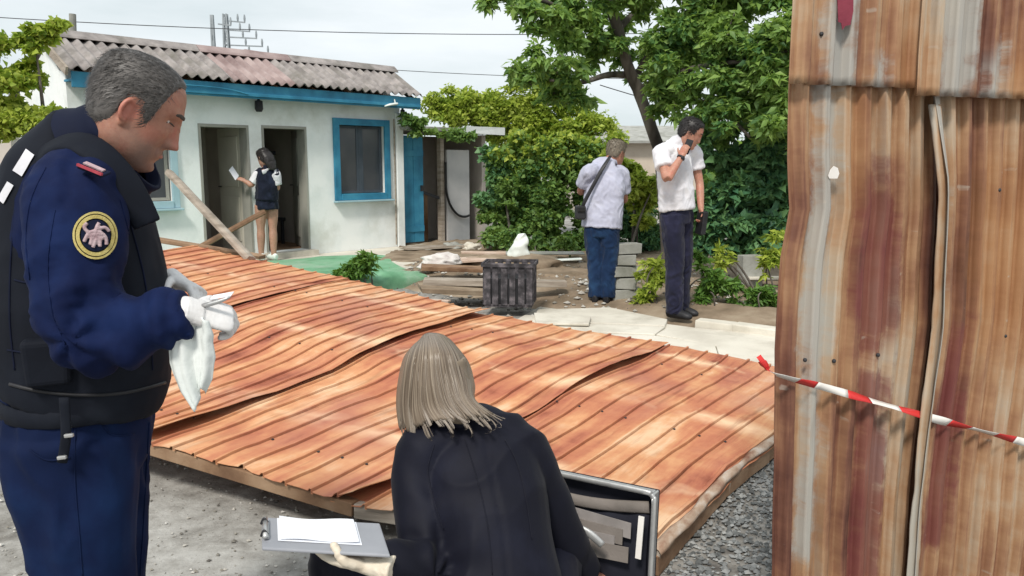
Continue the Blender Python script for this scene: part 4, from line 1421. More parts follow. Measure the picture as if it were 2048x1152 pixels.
# the tree
def tree():
    r = np.random.default_rng(41)
    Y = 10.0
    base = G(1345, 520, .05)
    base = Vector((P(1345, 520, Y).x, Y, -.05))
    t = empty('walnut_tree', base, 'leaning tree with grey trunk and broad green crown above the two men', 'tree')
    trunk = [base, P(1322, 330, Y), P(1308, 270, Y), P(1280, 190, Y - .1), P(1255, 130, Y - .2), P(1240, 70, Y - .3), P(1215, 0, Y - .4), P(1190, -80, Y - .5), P(1180, -200, Y - .5)]
    bm = bmesh.new()
    tube(bm, trunk, [.10, .078, .074, .07, .068, .062, .055, .045, .03], seg=12, n=5)
    for v in bm.verts:
        v.co += Vector((noise.noise(v.co * 6), noise.noise(v.co * 6 + Vector((3, 0, 0))), 0)) * .012
    obj('trunk', bm, MT['bark'], t, True)
    br = [
        [P(1262, 150, Y), P(1215, 150, Y - .3), P(1160, 165, Y - .6), P(1100, 160, Y - .9)],
        [P(1250, 110, Y), P(1200, 70, Y - .3), P(1150, 30, Y - .5), P(1080, 0, Y - .8), P(1010, -20, Y - 1)],
        [P(1268, 160, Y), P(1310, 90, Y - .3), P(1370, 30, Y - .6), P(1430, -40, Y - .8)],
        [P(1275, 180, Y), P(1340, 150, Y - .5), P(1420, 130, Y - 1.0), P(1500, 120, Y - 1.3), P(1580, 100, Y - 1.5)],
        [P(1295, 230, Y), P(1360, 200, Y - .4), P(1440, 220, Y - .9), P(1500, 275, Y - 1.2)],
        [P(1235, 60, Y), P(1290, 0, Y + .2), P(1330, -60, Y + .4)],
            ]
    for b in br:
        bm = bmesh.new()
        n = len(b)
        tube(bm, b, [.04 * (1 - i / n) + .006 for i in range(n)], seg=8, n=5)
        obj('branch', bm, MT['bark'], t, True)
    blobs = [(1040, 5, 70, 30, -.9), (1110, 30, 80, 50, -.8), (1180, 60, 80, 60, -.5), (1090, 130, 75, 40, -.9), (1040, 140, 45, 25, -1), (1150, 160, 60, 35, -.7), (1130, 190, 60, 25, -.5),
             (1330, 60, 90, 60, -.6), (1420, 60, 100, 70, -.9), (1500, 80, 90, 80, -1.2), (1370, 140, 90, 60, -.7), (1330, 185, 60, 45, -.5), (1460, 160, 90, 70, -1.1), (1540, 190, 80, 90, -1.4),
             (1400, 210, 60, 40, -.9), (1220, -30, 130, 50, -.4), (1380, -40, 150, 60, -.6), (1540, -20, 120, 70, -1.2), (1620, 120, 100, 120, -1.4), (1230, 40, 60, 70, .4), (1290, 110, 60, 60, .5), (1500, 240, 70, 40, -1.2), (1195, 110, 50, 50, -.2), (1350, 110, 80, 60, .6), (1440, 110, 90, 60, .3), (1520, 140, 80, 80, 0), (1440, 250, 50, 35, -.8), (1570, 260, 60, 60, -1.2)]
    L = []
    for q in blobs:
        c = P(q[0], q[1], Y + q[4])
        rx, ry = pxr(q[2], Y), pxr(q[3], Y)
        L += lobes(c, (rx, (rx + ry) * .5 * .7, ry), 12, r)
    pts = lobe_points(L, 62000, r, .7)
    lum = pts[:, 0] < 1.7 + .5 * r.normal(size=len(pts))
    leaves('crown', pts[lum], .088, MT['leaf_tree'], t, 42, long=2.3, droop=.35)
    leaves('crown', pts[~lum], .088, MT['leaf_dark'] if False else MT['leaf_tree'], t, 43, long=2.3, droop=.35)
    # twigs
    bm = bmesh.new()
    for k in range(130):
        l = L[int(r.integers(len(L)))]
        c = Vector(l[0]); d = Vector(r.normal(size=3)); d.normalize()
        tube(bm, [c - d * l[1] * .9, c + Vector((0, 0, .03)), c + d * l[1] * .8], [.009, .007, .003], seg=5, n=2)
    o_ = obj('twigs', bm, MT['bark'], t); o_['kind'] = 'stuff'
tree()

# ================================================================ background
# pale wall at far left
bm = bmesh.new()
abox(bm, (-9.0, 8.75, -.05), (3.45, .25, 0), (-.02, .2, 0), (0, 0, 2.2))
lw = tag(obj('yard_wall', bm, mat('beige_render', [(0.52, 0.47, 0.43), (0.62, 0.57, 0.52)], 2, .9, .2, 30)), 'pale beige rendered wall at the far left behind the officer', 'wall')
# white pipe on the gable
bm = bmesh.new()
tube(bm, [P(147, 120, 11.5), P(146, 60, 11.5), P(145, 28, 11.5)], [.045] * 3, seg=12, n=1)
tag(obj('vent_pipe', bm, MT['concrete_grey']), 'pale vent pipe rising behind the left end of the cottage roof', 'pipe')
# hazy pylons far behind the ridge
def pylon(pxc, top, Y, half, arms, label):
    e = empty('power_pylon', (P(pxc, 330, Y).x, Y, 0), label, 'pylon')
    c0 = P(pxc, 330, Y); zt = P(pxc, top, Y).z
    w0 = .5 * half * Y / 1600
    for sx_ in (-1, 1):
        for sy_ in (-1, 1):
            bm = bmesh.new()
            beam(bm, (c0.x + sx_ * w0 * 1.6, Y + sy_ * w0 * 1.6, 0), (c0.x + sx_ * w0 * .5, Y + sy_ * w0 * .5, zt), .07, .07, up=(0, 1, 0))
            obj('leg', bm, MT['haze_steel'], e)
    nb = 16
    for k in range(nb):
        z0, z1 = zt * k / nb, zt * (k + 1) / nb
        wa = w0 * (1.6 - 1.1 * k / nb); wb = w0 * (1.6 - 1.1 * (k + 1) / nb)
        s_ = 1 if k % 2 else -1
        bm = bmesh.new()
        beam(bm, (c0.x - s_ * wa, Y - wa, z0), (c0.x + s_ * wb, Y - wb, z1), .045, .045)
        obj('brace', bm, MT['haze_steel'], e)
    for (py, x0, x1) in arms:
        p0, p1 = P(x0, py, Y), P(x1, py + 3, Y)
        bm = bmesh.new()
        beam(bm, p0, p1, .05, .06)
        a_ = obj('cross_arm', bm, MT['haze_steel'], e)
        for t_ in (.55, .98):
            q = p0.lerp(p1, t_)
            bm = bmesh.new()
            tube(bm, [q, q + UZ * .18, q + UZ * .36], [.03, .055, .03], seg=8, n=2)
            obj('insulator', bm, MT['haze_steel'], a_)
MT['haze_steel'] = mat('hazy_steel', [(0.24, 0.27, 0.29), (0.33, 0.36, 0.38)], 3, .8, 0)
pylon(466, 28, 40.0, 12, [(42, 458, 490), (60, 456, 500), (74, 452, 514), (90, 450, 526), (104, 450, 538)], 'hazy grey pylon with stepped cross arms behind the cottage ridge')
pylon(440, 30, 38.0, 6, [(48, 436, 462)], 'thin grey mast just left of the pylon with stepped arms')
# hazy far roof behind the cottage ridge
bm = bmesh.new()
Y = 24.0
q = [P(425, 118, Y), P(490, 98, Y + 3), P(575, 112, Y + 3), P(600, 128, Y)]
bot = [Vector((v.x, v.y, 0)) for v in q]
A_ = [bm.verts.new(v) for v in q]; B_ = [bm.verts.new(v) for v in bot]
bm.faces.new(A_)
for i in range(4):
    bm.faces.new((A_[i], A_[(i + 1) % 4], B_[(i + 1) % 4], B_[i]))
bm.faces.new(B_[::-1])
tag(obj('neighbour_house', bm, MT['slate_red']), 'reddish roof of a house peeking over the cottage ridge', 'house')
# far house between the men
fh = empty('far_house', (P(1290, 330, 26).x, 26, 0), 'far pale house with low grey roof between the two men', 'house')
x0, x1 = P(1150, 330, 26).x, P(1400, 330, 26).x
z0 = P(1290, 282, 26).z; z1 = P(1290, 256, 28).z
bm = bmesh.new()
abox(bm, (x0, 26, 0), (x1 - x0, 0, 0), (0, 5, 0), (0, 0, z0))
obj('wall', bm, mat('beige_plaster', [(0.45, 0.38, 0.31), (0.55, 0.48, 0.4)], 2, .9, .1), fh)
bm = bmesh.new()
vs = [bm.verts.new(v) for v in [(x0 - .3, 25.6, z0), (x1 + .3, 25.6, z0), (x1 + .3, 28.5, z1 + .1), (x0 - .3, 28.5, z1 + .1), (x1 + .3, 31.4, z0), (x0 - .3, 31.4, z0)]]
bm.faces.new(vs[:4]); bm.faces.new((vs[3], vs[2], vs[4], vs[5]))
o_ = obj('roof', bm, MT['concrete_grey'], fh)
s_ = o_.modifiers.new('solid', 'SOLIDIFY'); s_.thickness = .08
# distant tree belt so that the horizon is never bare
def belt():
    r = np.random.default_rng(61)
    C = []
    for k in range(80):
        x = r.uniform(-50, 50); h = r.uniform(1.6, 3.6)
        c = np.array([x, r.uniform(48, 60), h * .5])
        for i in range(170):
            d = r.normal(size=3); d /= np.linalg.norm(d)
            C.append(c + d * np.array([2.6, 1.5, h * .6]) * r.random() ** .4)
    C = np.array(C); C[:, 2] = np.maximum(C[:, 2], .1)
    e = leaves('far_trees', C, .7, MT['leaf_tree'], None, 62)
    tag(e, 'hazy belt of trees far behind the cottage', 'trees')
belt()
# overhead wires and poles out of view
for k, (a, b) in enumerate((((-400, 6, 30), (1500, 62, 34)), ((500, 118, 40), (1700, 150, 44)), ((1200, 170, 20), (1800, 225, 24)))):
    p0, p1 = P(*a), P(*b)
    bm = bmesh.new()
    pts = []
    for i in range(13):
        t_ = i / 12
        p = p0.lerp(p1, t_); p.z -= .5 * 4 * t_ * (1 - t_)
        pts.append(p)
    tube(bm, pts, [.016 if k < 2 else .012] * 13, seg=5, n=2)
    tag(obj('overhead_wire', bm, MT['dark_metal']), ['long overhead wire crossing the sky above the cottage', 'faint overhead wire low in the sky right of the cottage roof', 'overhead wire passing behind the tree at the right'][k], 'wire')

# ================================================================ people: shared tools
def remesh(bm, voxel, it=6, name='body', fac=.5):
    bmesh.ops.recalc_face_normals(bm, faces=bm.faces[:])
    me = bpy.data.meshes.new(name + '_src')
    bm.to_mesh(me); bm.free()
    o = bpy.data.objects.new(name + '_src', me)
    COL.objects.link(o)
    m = o.modifiers.new('r', 'REMESH'); m.mode = 'VOXEL'; m.voxel_size = voxel; m.use_smooth_shade = True
    if it:
        s = o.modifiers.new('s', 'SMOOTH'); s.factor = fac; s.iterations = it
    dg = bpy.context.evaluated_depsgraph_get()
    new = bpy.data.meshes.new_from_object(o.evaluated_get(dg))
    new.name = name
    bpy.data.objects.remove(o)
    bpy.data.meshes.remove(me)
    return new
def wrinkle(me, amp=.006, scale=(9, 9, 16), seed=0.0, extra=None, ridge=True):
    """push vertices along their normals to make cloth folds"""
    n = len(me.vertices)
    co = np.zeros(n * 3); me.vertices.foreach_get('co', co); co = co.reshape(-1, 3)
    no = np.zeros(n * 3); me.vertex_normals.foreach_get('vector', no); no = no.reshape(-1, 3)
    d = np.zeros(n)
    for i in range(n):
        x, y, z = co[i]
        w = noise.noise(Vector((x * 5 + seed, y * 5, z * 5))) * .12
        q = Vector(((x + w) * scale[0] + seed, (y + w) * scale[1], (z + w) * scale[2]))
        v = noise.noise(q)
        if ridge:
            v = 1 - 2.2 * abs(v)
        d[i] = amp * v
        if extra:
            d[i] += extra(x, y, z)
    co += no * d[:, None]
    me.vertices.foreach_set('co', co.ravel())
    me.update()

HEADTAB = np.array([
    # z, yf, yb, w
    (-.122, .030, -.010, .018), (-.118, .056, -.018, .032), (-.108, .071, -.032, .044), (-.094, .077, -.046, .053), (-.076, .079, -.060, .060), (-.056, .080, -.073, .066),
    (-.036, .081, -.084, .071), (-.014, .083, -.093, .0745), (.008, .085, -.100, .0765), (.030, .088, -.104, .0780), (.054, .087, -.105, .0775), (.078, .080, -.100, .0730), (.098, .066, -.090, .0630), (.112, .044, -.070, .0460), (.120, .018, -.045, .0260), (.122, .000, -.030, .010)])
def head_point(v, phi, jowl=0.0, nose=1.0):
    """v 0..1 chin to crown, phi 0 = front; head frame x right, y forward, z up"""
    nrow = len(HEADTAB) - 1
    f = v * nrow
    i = min(int(f), nrow - 1)
    t = f - i
    p0, p1, p2, p3 = HEADTAB[max(i - 1, 0)], HEADTAB[i], HEADTAB[i + 1], HEADTAB[min(i + 2, nrow)]
    z, yf, yb, w = .5 * (2 * p1 + (p2 - p0) * t + (2 * p0 - 5 * p1 + 4 * p2 - p3) * t * t + (3 * p1 - p0 - 3 * p2 + p3) * t ** 3)
    w = max(w, .002)
    w += jowl * math.exp(-((z + .075) / .035) ** 2)
    yc = -.012
    c, s = math.cos(phi), math.sin(phi)
    x = w * math.copysign(abs(s) ** .9, s)
    if c > 0:
        y = yc + max(yf - yc, .002) * abs(c) ** .86
    else:
        y = yc - max(yc - yb, .002) * abs(c) ** .95
    if c > 0:
        g = lambda u, su: math.exp(-(u / su) ** 2)
        fr = min(1, c * 1.6)
        d = 0.0
        d += .006 * g(z - .034, .010) * g(abs(x) - .026, .030)
        d -= .011 * g(z - .014, .010) * g(abs(x) - .033, .015)
        d += .004 * g(z + .018, .016) * g(abs(x) - .046, .018)
        if -.052 < z < .034:
            k = (.026 - z) / .064
            k = max(0, min(1, k))
            hgt = nose * (.006 + .021 * k ** 1.3)
            fall = 1 if z > -.037 else max(0, 1 - (-.037 - z) / .011)
            top = 1 if z < .018 else max(0, 1 - (z - .018) / .016)
            d += hgt * fall * top * g(x, .0085 + .006 * k)
            d += .008 * nose * g(z + .034, .008) * g(abs(x) - .013, .007)
        lw = g(x, .022)
        d += .0065 * g(z + .0585, .0048) * lw + .006 * g(z + .0705, .0055) * lw - .0035 * g(z + .0645, .0022) * lw
        d -= .005 * g(z + .083, .007) * g(x, .025)
        d += .007 * g(z + .101, .011) * g(x, .024)
        d -= .003 * g(z + .05, .006) * g(abs(x) - .03, .012)
        d -= .0035 * g(abs(x) - (.020 + .35 * (-.030 - z)), .005) * g(z + .05, .016)
        y += d * fr
    return Vector((x, y, z))
def head_bm(bm, M, s=1.0, jowl=0.0, nose=1.0, nv=56, nu=64, ears=True):
    rows = []
    for j in range(nv + 1):
        rows.append([bm.verts.new(M @ (head_point(j / nv, 2 * math.pi * i / nu, jowl, nose) * s)) for i in range(nu)])
    for j in range(nv):
        for i in range(nu):
            bm.faces.new((rows[j][i], rows[j][(i + 1) % nu], rows[j + 1][(i + 1) % nu], rows[j + 1][i]))
    bm.faces.new(rows[0][::-1]); bm.faces.new(rows[-1])
    if ears:
        for sg in (-1, 1):
            pts, rad = [], []
            for k in range(13):
                a = -1.9 + k * (4.3 / 12)
                ex = .018 * (1 if True else 1)
                yy = -.008 - .011 * math.cos(a)
                zz = -.003 + .024 * math.sin(a) * (1.0 if a > 0 else .9)
                xx = sg * (.0775 + .012 * max(0, math.cos(a * .8)))
                pts.append(M @ (Vector((xx, yy, zz)) * s)); rad.append(.0055 * s)
            tube(bm, pts, rad, seg=8, n=2)
            ellip(bm, M @ (Vector((sg * .0755, -.008, -.004)) * s), .0055 * s, .010 * s, .020 * s, M.to_3x3(), 12, 8)
            ellip(bm, M @ (Vector((sg * .077, -.008, -.030)) * s), .006 * s, .008 * s, .009 * s, M.to_3x3(), 10, 8)
def frame(origin, fwd, up):
    y = Vector(fwd).normalized()
    z = Vector(up); z = (z - y * z.dot(y)).normalized()
    x = y.cross(z)
    m = Matrix((x, y, z)).transposed().to_4x4()
    m.translation = Vector(origin)
    return m
def hand_bm(bm, M, s=1.0, curl=(.5, .55, .6, .65), thumb=.5, right=True, spread=.06, thick=1.0):
    """M: y to the fingertips, z out of the back of the hand, x to the thumb side"""
    sg = -1 if right else 1
    def T(x, y, z):
        return M @ (Vector((x * sg, y, z)) * s)
    tube(bm, [T(0, -.03, 0), T(0, .0, 0), T(.002, .035, .001), T(.0, .075, .002), T(0, .088, .001)], [(.026 * s, .019 * s), (.03 * s, .018 * s), (.041 * s, .017 * s), (.042 * s, .0145 * s), (.036 * s, .011 * s)], side=M.to_3x3() @ Vector((1, 0, 0)), seg=14, n=3)
    fx = (.031, .0105, -.0105, -.030)
    ln = (.072, .080, .075, .060)
    for k in range(4):
        p = Vector((fx[k], .082 - .004 * abs(k - 1), 0))
        a = 0.0
        yaw = -spread * (k - 1.4)
        pts = [T(p.x, p.y - .02, p.z)]
        rad = [.0092]
        for q, (fr_, cf) in enumerate(((.46, .8), (.30, 1.1), (.24, .8))):
            a += curl[k] * cf
            d = Vector((-math.sin(yaw) * math.cos(a), math.cos(a) * math.cos(yaw), -math.sin(a)))
            pts.append(T(p.x, p.y, p.z)); rad.append((.0096, .0088, .0080)[q] * thick)
            p = p + d * ln[k] * fr_
        pts.append(T(p.x, p.y, p.z)); rad.append(.0066 * thick)
        tube(bm, pts, [r_ * s for r_ in rad], seg=10, n=3)
    p = Vector((.030, .012, -.004))
    d0 = Vector((.75, .60, -.25)).normalized()
    pts = [T(.012, .0, 0), T(p.x, p.y, p.z)]
    for L_, b in ((.040, 0), (.030, thumb), (.022, thumb * 1.5)):
        d = Vector((d0.x * math.cos(b) - .3 * math.sin(b), d0.y + .25 * math.sin(b), d0.z - .9 * math.sin(b))).normalized()
        p = p + d * L_
        pts.append(T(p.x, p.y, p.z))
    tube(bm, pts, [.014 * s, .0135 * s, .0115 * s, .010 * s, .0075 * s], seg=10, n=3)
def shoe(bm, ankle, fwd, L=.27, w=.046):
    f = Vector(fwd); f.z = 0; f.normalize()
    a = Vector(ankle); a.z = 0
    sd_ = f.cross(UZ)
    pts = [a - f * .075 + UZ * .045, a - f * .03 + UZ * .05, a + f * .06 + UZ * .046, a + f * (L - .12) + UZ * .034, a + f * (L - .085) + UZ * .026]
    tube(bm, pts, [(.03, .043), (.037, .05), (w, .046), (w * .9, .033), (.02, .018)], side=sd_, seg=14, n=3)
def hair_cap(M, s, mask, off, mt, parent, name='hair', jowl=0.0, nv=60, nu=84, namp=.002, strands=0, slen=.018, sw=.0016, sdir=None, seed=1, lift=.35):
    """mask(x, y, z) > 0 where hair grows (head frame)"""
    r = np.random.default_rng(seed)
    V, F = [], []
    idx = {}
    mk = {}
    for j in range(nv + 1):
        for i in range(nu):
            p = head_point(j / nv, 2 * math.pi * i / nu, jowl)
            k = mask(p.x, p.y, p.z)
            mk[j, i] = k
            nrm = (p - Vector((0, -.012, .0))).normalized()
            t = max(0.0, min(1.0, k / .02))
            q = p + nrm * (off * t - .002 * (1 - t) + namp * noise.noise(p * 90) * t)
            idx[j, i] = len(V)
            V.append(M @ (q * s))
    for j in range(nv):
        for i in range(nu):
            c = [(j, i), (j, (i + 1) % nu), (j + 1, (i + 1) % nu), (j + 1, i)]
            if all(mk[k] > -.004 for k in c):
                F.append([idx[k] for k in c])
    top = [idx[nv, i] for i in range(nu)]
    F.append(top)
    n0 = 0
    sv = []
    while n0 < strands:
        v = r.random() ** .8; ph = r.random() * 2 * math.pi
        p = head_point(v, ph, jowl)
        k = mask(p.x, p.y, p.z)
        if k < -.003: continue
        nrm = (p - Vector((0, -.012, 0))).normalized()
        d = sdir(p) if sdir else Vector((0, -.6, -.8))
        d = Vector(d) + Vector(r.normal(size=3)) * .28
        d = (d - nrm * d.dot(nrm)).normalized()
        t = max(0.1, min(1.0, k / .02))
        b = p + nrm * (off * t - .001)
        e = b + (d + nrm * lift * r.random()) * slen * (.5 + r.random())
        w = nrm.cross(d).normalized() * sw
        base = len(V)
        mid = (b + e) * .5 + nrm * .001
        V += [M @ ((b - w) * s), M @ ((b + w) * s), M @ ((mid + w * .8) * s), M @ ((mid - w * .8) * s), M @ (e * s)]
        F.append([base, base + 1, base + 2, base + 3]); F.append([base + 3, base + 2, base + 4])
        n0 += 1
    return obj(name, (V, F), mt, parent, True)
def hair_mat(name, cols, rough=.45):
    m, t, b = nodes(name)
    g = N(t, 'ShaderNodeNewGeometry')
    k = len(cols)
    v = coords(t, 'Object')
    n1 = noise_n(t, v, 26, 5, .7)
    c = ramp(t, [(.25 + .5 * i / (k - 1), cc) for i, cc in enumerate(cols)], n1)
    c2 = ramp(t, [(i / (k - 1), cc) for i, cc in enumerate(cols)], g.outputs['Random Per Island'])
    c = mixc(t, .75, c, c2)
    t.links.new(c, b.inputs['Base Color'])
    b.inputs['Roughness'].default_value = rough
    b.inputs['Specular IOR Level'].default_value = .35
    return m
MT['skin'] = skin_mat('skin', (0.42, 0.205, 0.14), (0.42, 0.15, 0.10))
MT['skin_ruddy'] = skin_mat('skin_ruddy', (0.47, 0.235, 0.165), (0.48, 0.165, 0.115))
MT['skin_tan'] = skin_mat('skin_tan', (0.45, 0.25, 0.18), (0.4, 0.2, 0.14))
MT['hair_grey'] = hair_mat('hair_grey', [(0.026, 0.024, 0.023), (0.06, 0.055, 0.053), (0.105, 0.096, 0.09), (0.17, 0.155, 0.145)])
MT['hair_blond'] = hair_mat('hair_ash_blond', [(0.085, 0.064, 0.048), (0.18, 0.14, 0.107), (0.24, 0.195, 0.155), (0.32, 0.27, 0.22), (0.52, 0.46, 0.39)])
MT['hair_blond_base'] = hair_mat('hair_ash_base', [(0.10, 0.075, 0.05), (0.17, 0.13, 0.09), (0.24, 0.19, 0.14)])
MT['hair_dark'] = hair_mat('hair_dark', [(0.012, 0.010, 0.010), (0.035, 0.03, 0.03)])
MT['hair_fair'] = hair_mat('hair_greying', [(0.09, 0.075, 0.055), (0.2, 0.17, 0.13), (0.3, 0.26, 0.2)])
MT['navy'] = fabric('navy_uniform', (0.0018, 0.0068, 0.040), (0.0038, 0.0135, 0.064), .85, 5, 500, .0)
MT['navy_dark'] = fabric('navy_collar', (0.004, 0.007, 0.024), None, .8, 5, 500, .0)
MT['vest'] = fabric('black_vest', (0.0055, 0.0075, 0.014), (0.011, 0.014, 0.022), .8, 5, 400, .0)
MT['trouser'] = fabric('uniform_trousers', (0.0018, 0.0085, 0.042), (0.004, 0.018, 0.068), .85, 4, 500, .0)
MT['black_cloth'] = fabric('black_blazer', (0.0036, 0.0040, 0.011), (0.0065, 0.0075, 0.018), .68, 5, 500, .03)
MT['shirt_white'] = fabric('white_shirt', (0.70, 0.69, 0.73), (0.78, 0.78, 0.8), .85, 5, 300, .1)
MT['shirt_lilac'] = fabric('pale_lilac_shirt', (0.46, 0.47, 0.58), (0.54, 0.55, 0.65), .85, 5, 300, .1, (9, (0.40, 0.41, 0.52)))
MT['jeans'] = fabric('blue_jeans', (0.006, 0.022, 0.065), (0.014, 0.045, 0.11), .85, 5, 300, .1)
MT['slacks'] = fabric('dark_slacks', (0.011, 0.012, 0.032), (0.022, 0.023, 0.055), .75, 5, 300, .1)
MT['denim_dark'] = fabric('dark_denim', (0.006, 0.009, 0.022), (0.014, 0.02, 0.042), .85, 9, 300, .1)
MT['glove'] = mat('latex_glove', [(0.66, 0.64, 0.63), (0.76, 0.75, 0.75)], 20, .45, .15, 60, spec=.4)
MT['glove_cream'] = mat('cream_glove', [(0.62, 0.53, 0.42), (0.72, 0.65, 0.54)], 20, .5, .15, 60)
MT['gold'] = mat('gold_thread', [(0.42, 0.33, 0.10), (0.55, 0.46, 0.18)], 60, .6, .3, 300)
MT['emblem'] = mat('pink_thread', [(0.34, 0.22, 0.24), (0.52, 0.40, 0.42)], 60, .7, .3, 300)
MT['red_thread'] = mat('red_piping', [(0.30, 0.03, 0.05), (0.4, 0.06, 0.08)], 60, .7, .2)
MT['silver'] = mat('aluminium', [(0.42, 0.42, 0.42), (0.56, 0.56, 0.55)], 20, .38, .05, metallic=.6)
MT['paper'] = mat('paper', [(0.74, 0.76, 0.82), (0.82, 0.84, 0.88)], 4, .8, .05)
MT['board_grey'] = mat('grey_board', [(0.26, 0.27, 0.30), (0.33, 0.34, 0.37)], 6, .5, .05)
MT['cloth_white'] = mat('white_cloth', [(0.62, 0.66, 0.64), (0.74, 0.77, 0.75)], 8, .7, .2, 50)
MT['case_lining'] = mat('case_lining', [(0.008, 0.009, 0.016), (0.018, 0.019, 0.03)], 8, .85, .1)
MT['paper_dull'] = mat('dull_papers', [(0.22, 0.2, 0.19), (0.33, 0.3, 0.29)], 9, .8, .1)
MT['pocket'] = mat('case_pocket', [(0.16, 0.14, 0.125), (0.24, 0.21, 0.19)], 8, .8, .2)
MT['eye_white'] = mat('eyeball', [(0.5, 0.46, 0.44), (0.6, 0.56, 0.53)], 8, .2, 0)
MT['brow'] = mat('eyebrow_hair', [(0.05, 0.04, 0.035), (0.1, 0.085, 0.075)], 60, .8, .2)
MT['lip'] = mat('lip_skin', [(0.34, 0.13, 0.10), (0.4, 0.17, 0.13)], 30, .5, .1)

def face_bits(M, s, par, jowl=0.0):
    """eyes, eyebrows and lips as thin parts on the head surface"""
    def surf(x0, z0, off):
        best = None
        for j in range(20, 46):
            for i in range(-10, 11):
                p = head_point(j / 60, i * .1, jowl)
                e = (p.x - x0) ** 2 + (p.z - z0) ** 2
                if best is None or e < best[0]:
                    best = (e, p)
        p = best[1].copy(); p.x, p.z = x0, z0
        p.y += off
        return M @ (p * s)
    for sg in (-1, 1):
        bm = bmesh.new()
        ellip(bm, surf(sg * .032, .014, -.0085), .0118 * s, .0118 * s, .0118 * s)
        obj('eye', bm, MT['eye_white'], par, True)
        bm = bmesh.new()
        tube(bm, [surf(sg * (.018 + .008 * k), .0105 - .003 * abs(k - 1.5) + .0035, .0015 - .0012 * k) for k in range(5)], [.0012 * s, .0022 * s, .0024 * s, .002 * s, .001 * s], seg=6, n=2)
        obj('eyelid', bm, MT['brow'], par, True)
        bm = bmesh.new()
        tube(bm, [surf(sg * (.012 + .0095 * k), .0335 + .0025 * (1 - abs(k - 2) * .6), .001 - .001 * k) for k in range(5)], [(.003 * s, .0015 * s), (.0045 * s, .002 * s), (.0045 * s, .002 * s), (.0035 * s, .002 * s), (.0015 * s, .001 * s)], side=M.to_3x3() @ UZ, seg=8, n=2)
        obj('eyebrow', bm, MT['brow'], par, True)
    bm = bmesh.new()
    tube(bm, [surf(-.022 + .0088 * k, -.0645 - .0012 * abs(k - 2.5), .0005) for k in range(6)], [(.001 * s, .001 * s), (.003 * s, .0015 * s), (.0042 * s, .002 * s), (.0042 * s, .002 * s), (.003 * s, .0015 * s), (.001 * s, .001 * s)], side=M.to_3x3() @ UZ, seg=8, n=2)
    obj('lips', bm, MT['lip'], par, True)

def seam(target, pts, m, parent, r=.0016, name='seam', lift=.0006):
    """thin cord laid on a garment along a line seen from the camera side"""
    A = crom([(a, b) for a, b in pts], 8)
    L = []
    for x_, y_ in A:
        d = (P(x_, y_, 2.0) - EYE).normalized()
        hit, loc, nor, _ = target.ray_cast(EYE + d * .6, d)
        if hit:
            L.append(loc + nor * lift)
    if len(L) > 2:
        bm = bmesh.new()
        tube(bm, L, [r] * len(L), seg=6, n=1)
        return obj(name, bm, m, parent, True)
def officer_skin(HM, hs):
    m = skin_mat('skin_officer', (0.40, 0.195, 0.135), (0.42, 0.145, 0.10))
    t = m.node_tree
    b = t.nodes['Principled BSDF']
    src = b.inputs['Base Color'].links[0].from_socket
    c = src
    tcn = N(t, 'ShaderNodeTexCoord')
    def spot(p, r0, r1, col, amt, fine=0):
        global _
        d = N(t, 'ShaderNodeVectorMath', operation='DISTANCE')
        t.links.new(tcn.outputs['Object'], d.inputs[0])
        d.inputs[1].default_value = HM @ (Vector(p) * hs)
        mr = N(t, 'ShaderNodeMapRange', interpolation_type='SMOOTHSTEP')
        t.links.new(d.outputs['Value'], mr.inputs['Value'])
        mr.inputs['From Min'].default_value = r1
        mr.inputs['From Max'].default_value = r0
        f = mathn(t, 'MULTIPLY', mr.outputs['Result'], amt)
        if fine:
            f = mathn(t, 'MULTIPLY', f, mathn(t, 'ADD', noise_n(t, tcn.outputs['Object'], 420, 3, .6), .45))
        return f, col
    for q in (((0, .06, -.085), .045, .085, (0.15, 0.10, 0.085), .55, 1), ((.05, .02, -.075), .03, .065, (0.16, 0.11, 0.09), .5, 1), ((.082, -.008, 0), .015, .035, (0.50, 0.16, 0.12), .6, 0), ((0, .11, -.03), .012, .03, (0.45, 0.15, 0.11), .5, 0), ((.052, .045, -.025), .01, .035, (0.46, 0.17, 0.12), .5, 0)):
        f, col = spot(*q)
        c = mixc(t, f, c, col)
    t.links.new(c, b.inputs['Base Color'])
    v = coords(t, 'Object')
    h = mathn(t, 'ADD', noise_n(t, v, 420, 3, .6), mathn(t, 'MULTIPLY', noise_n(t, v, 70, 4, .6), 1.5))
    bump(t, b, h, .22, .0025)
    b.inputs['Roughness'].default_value = .46
    return m
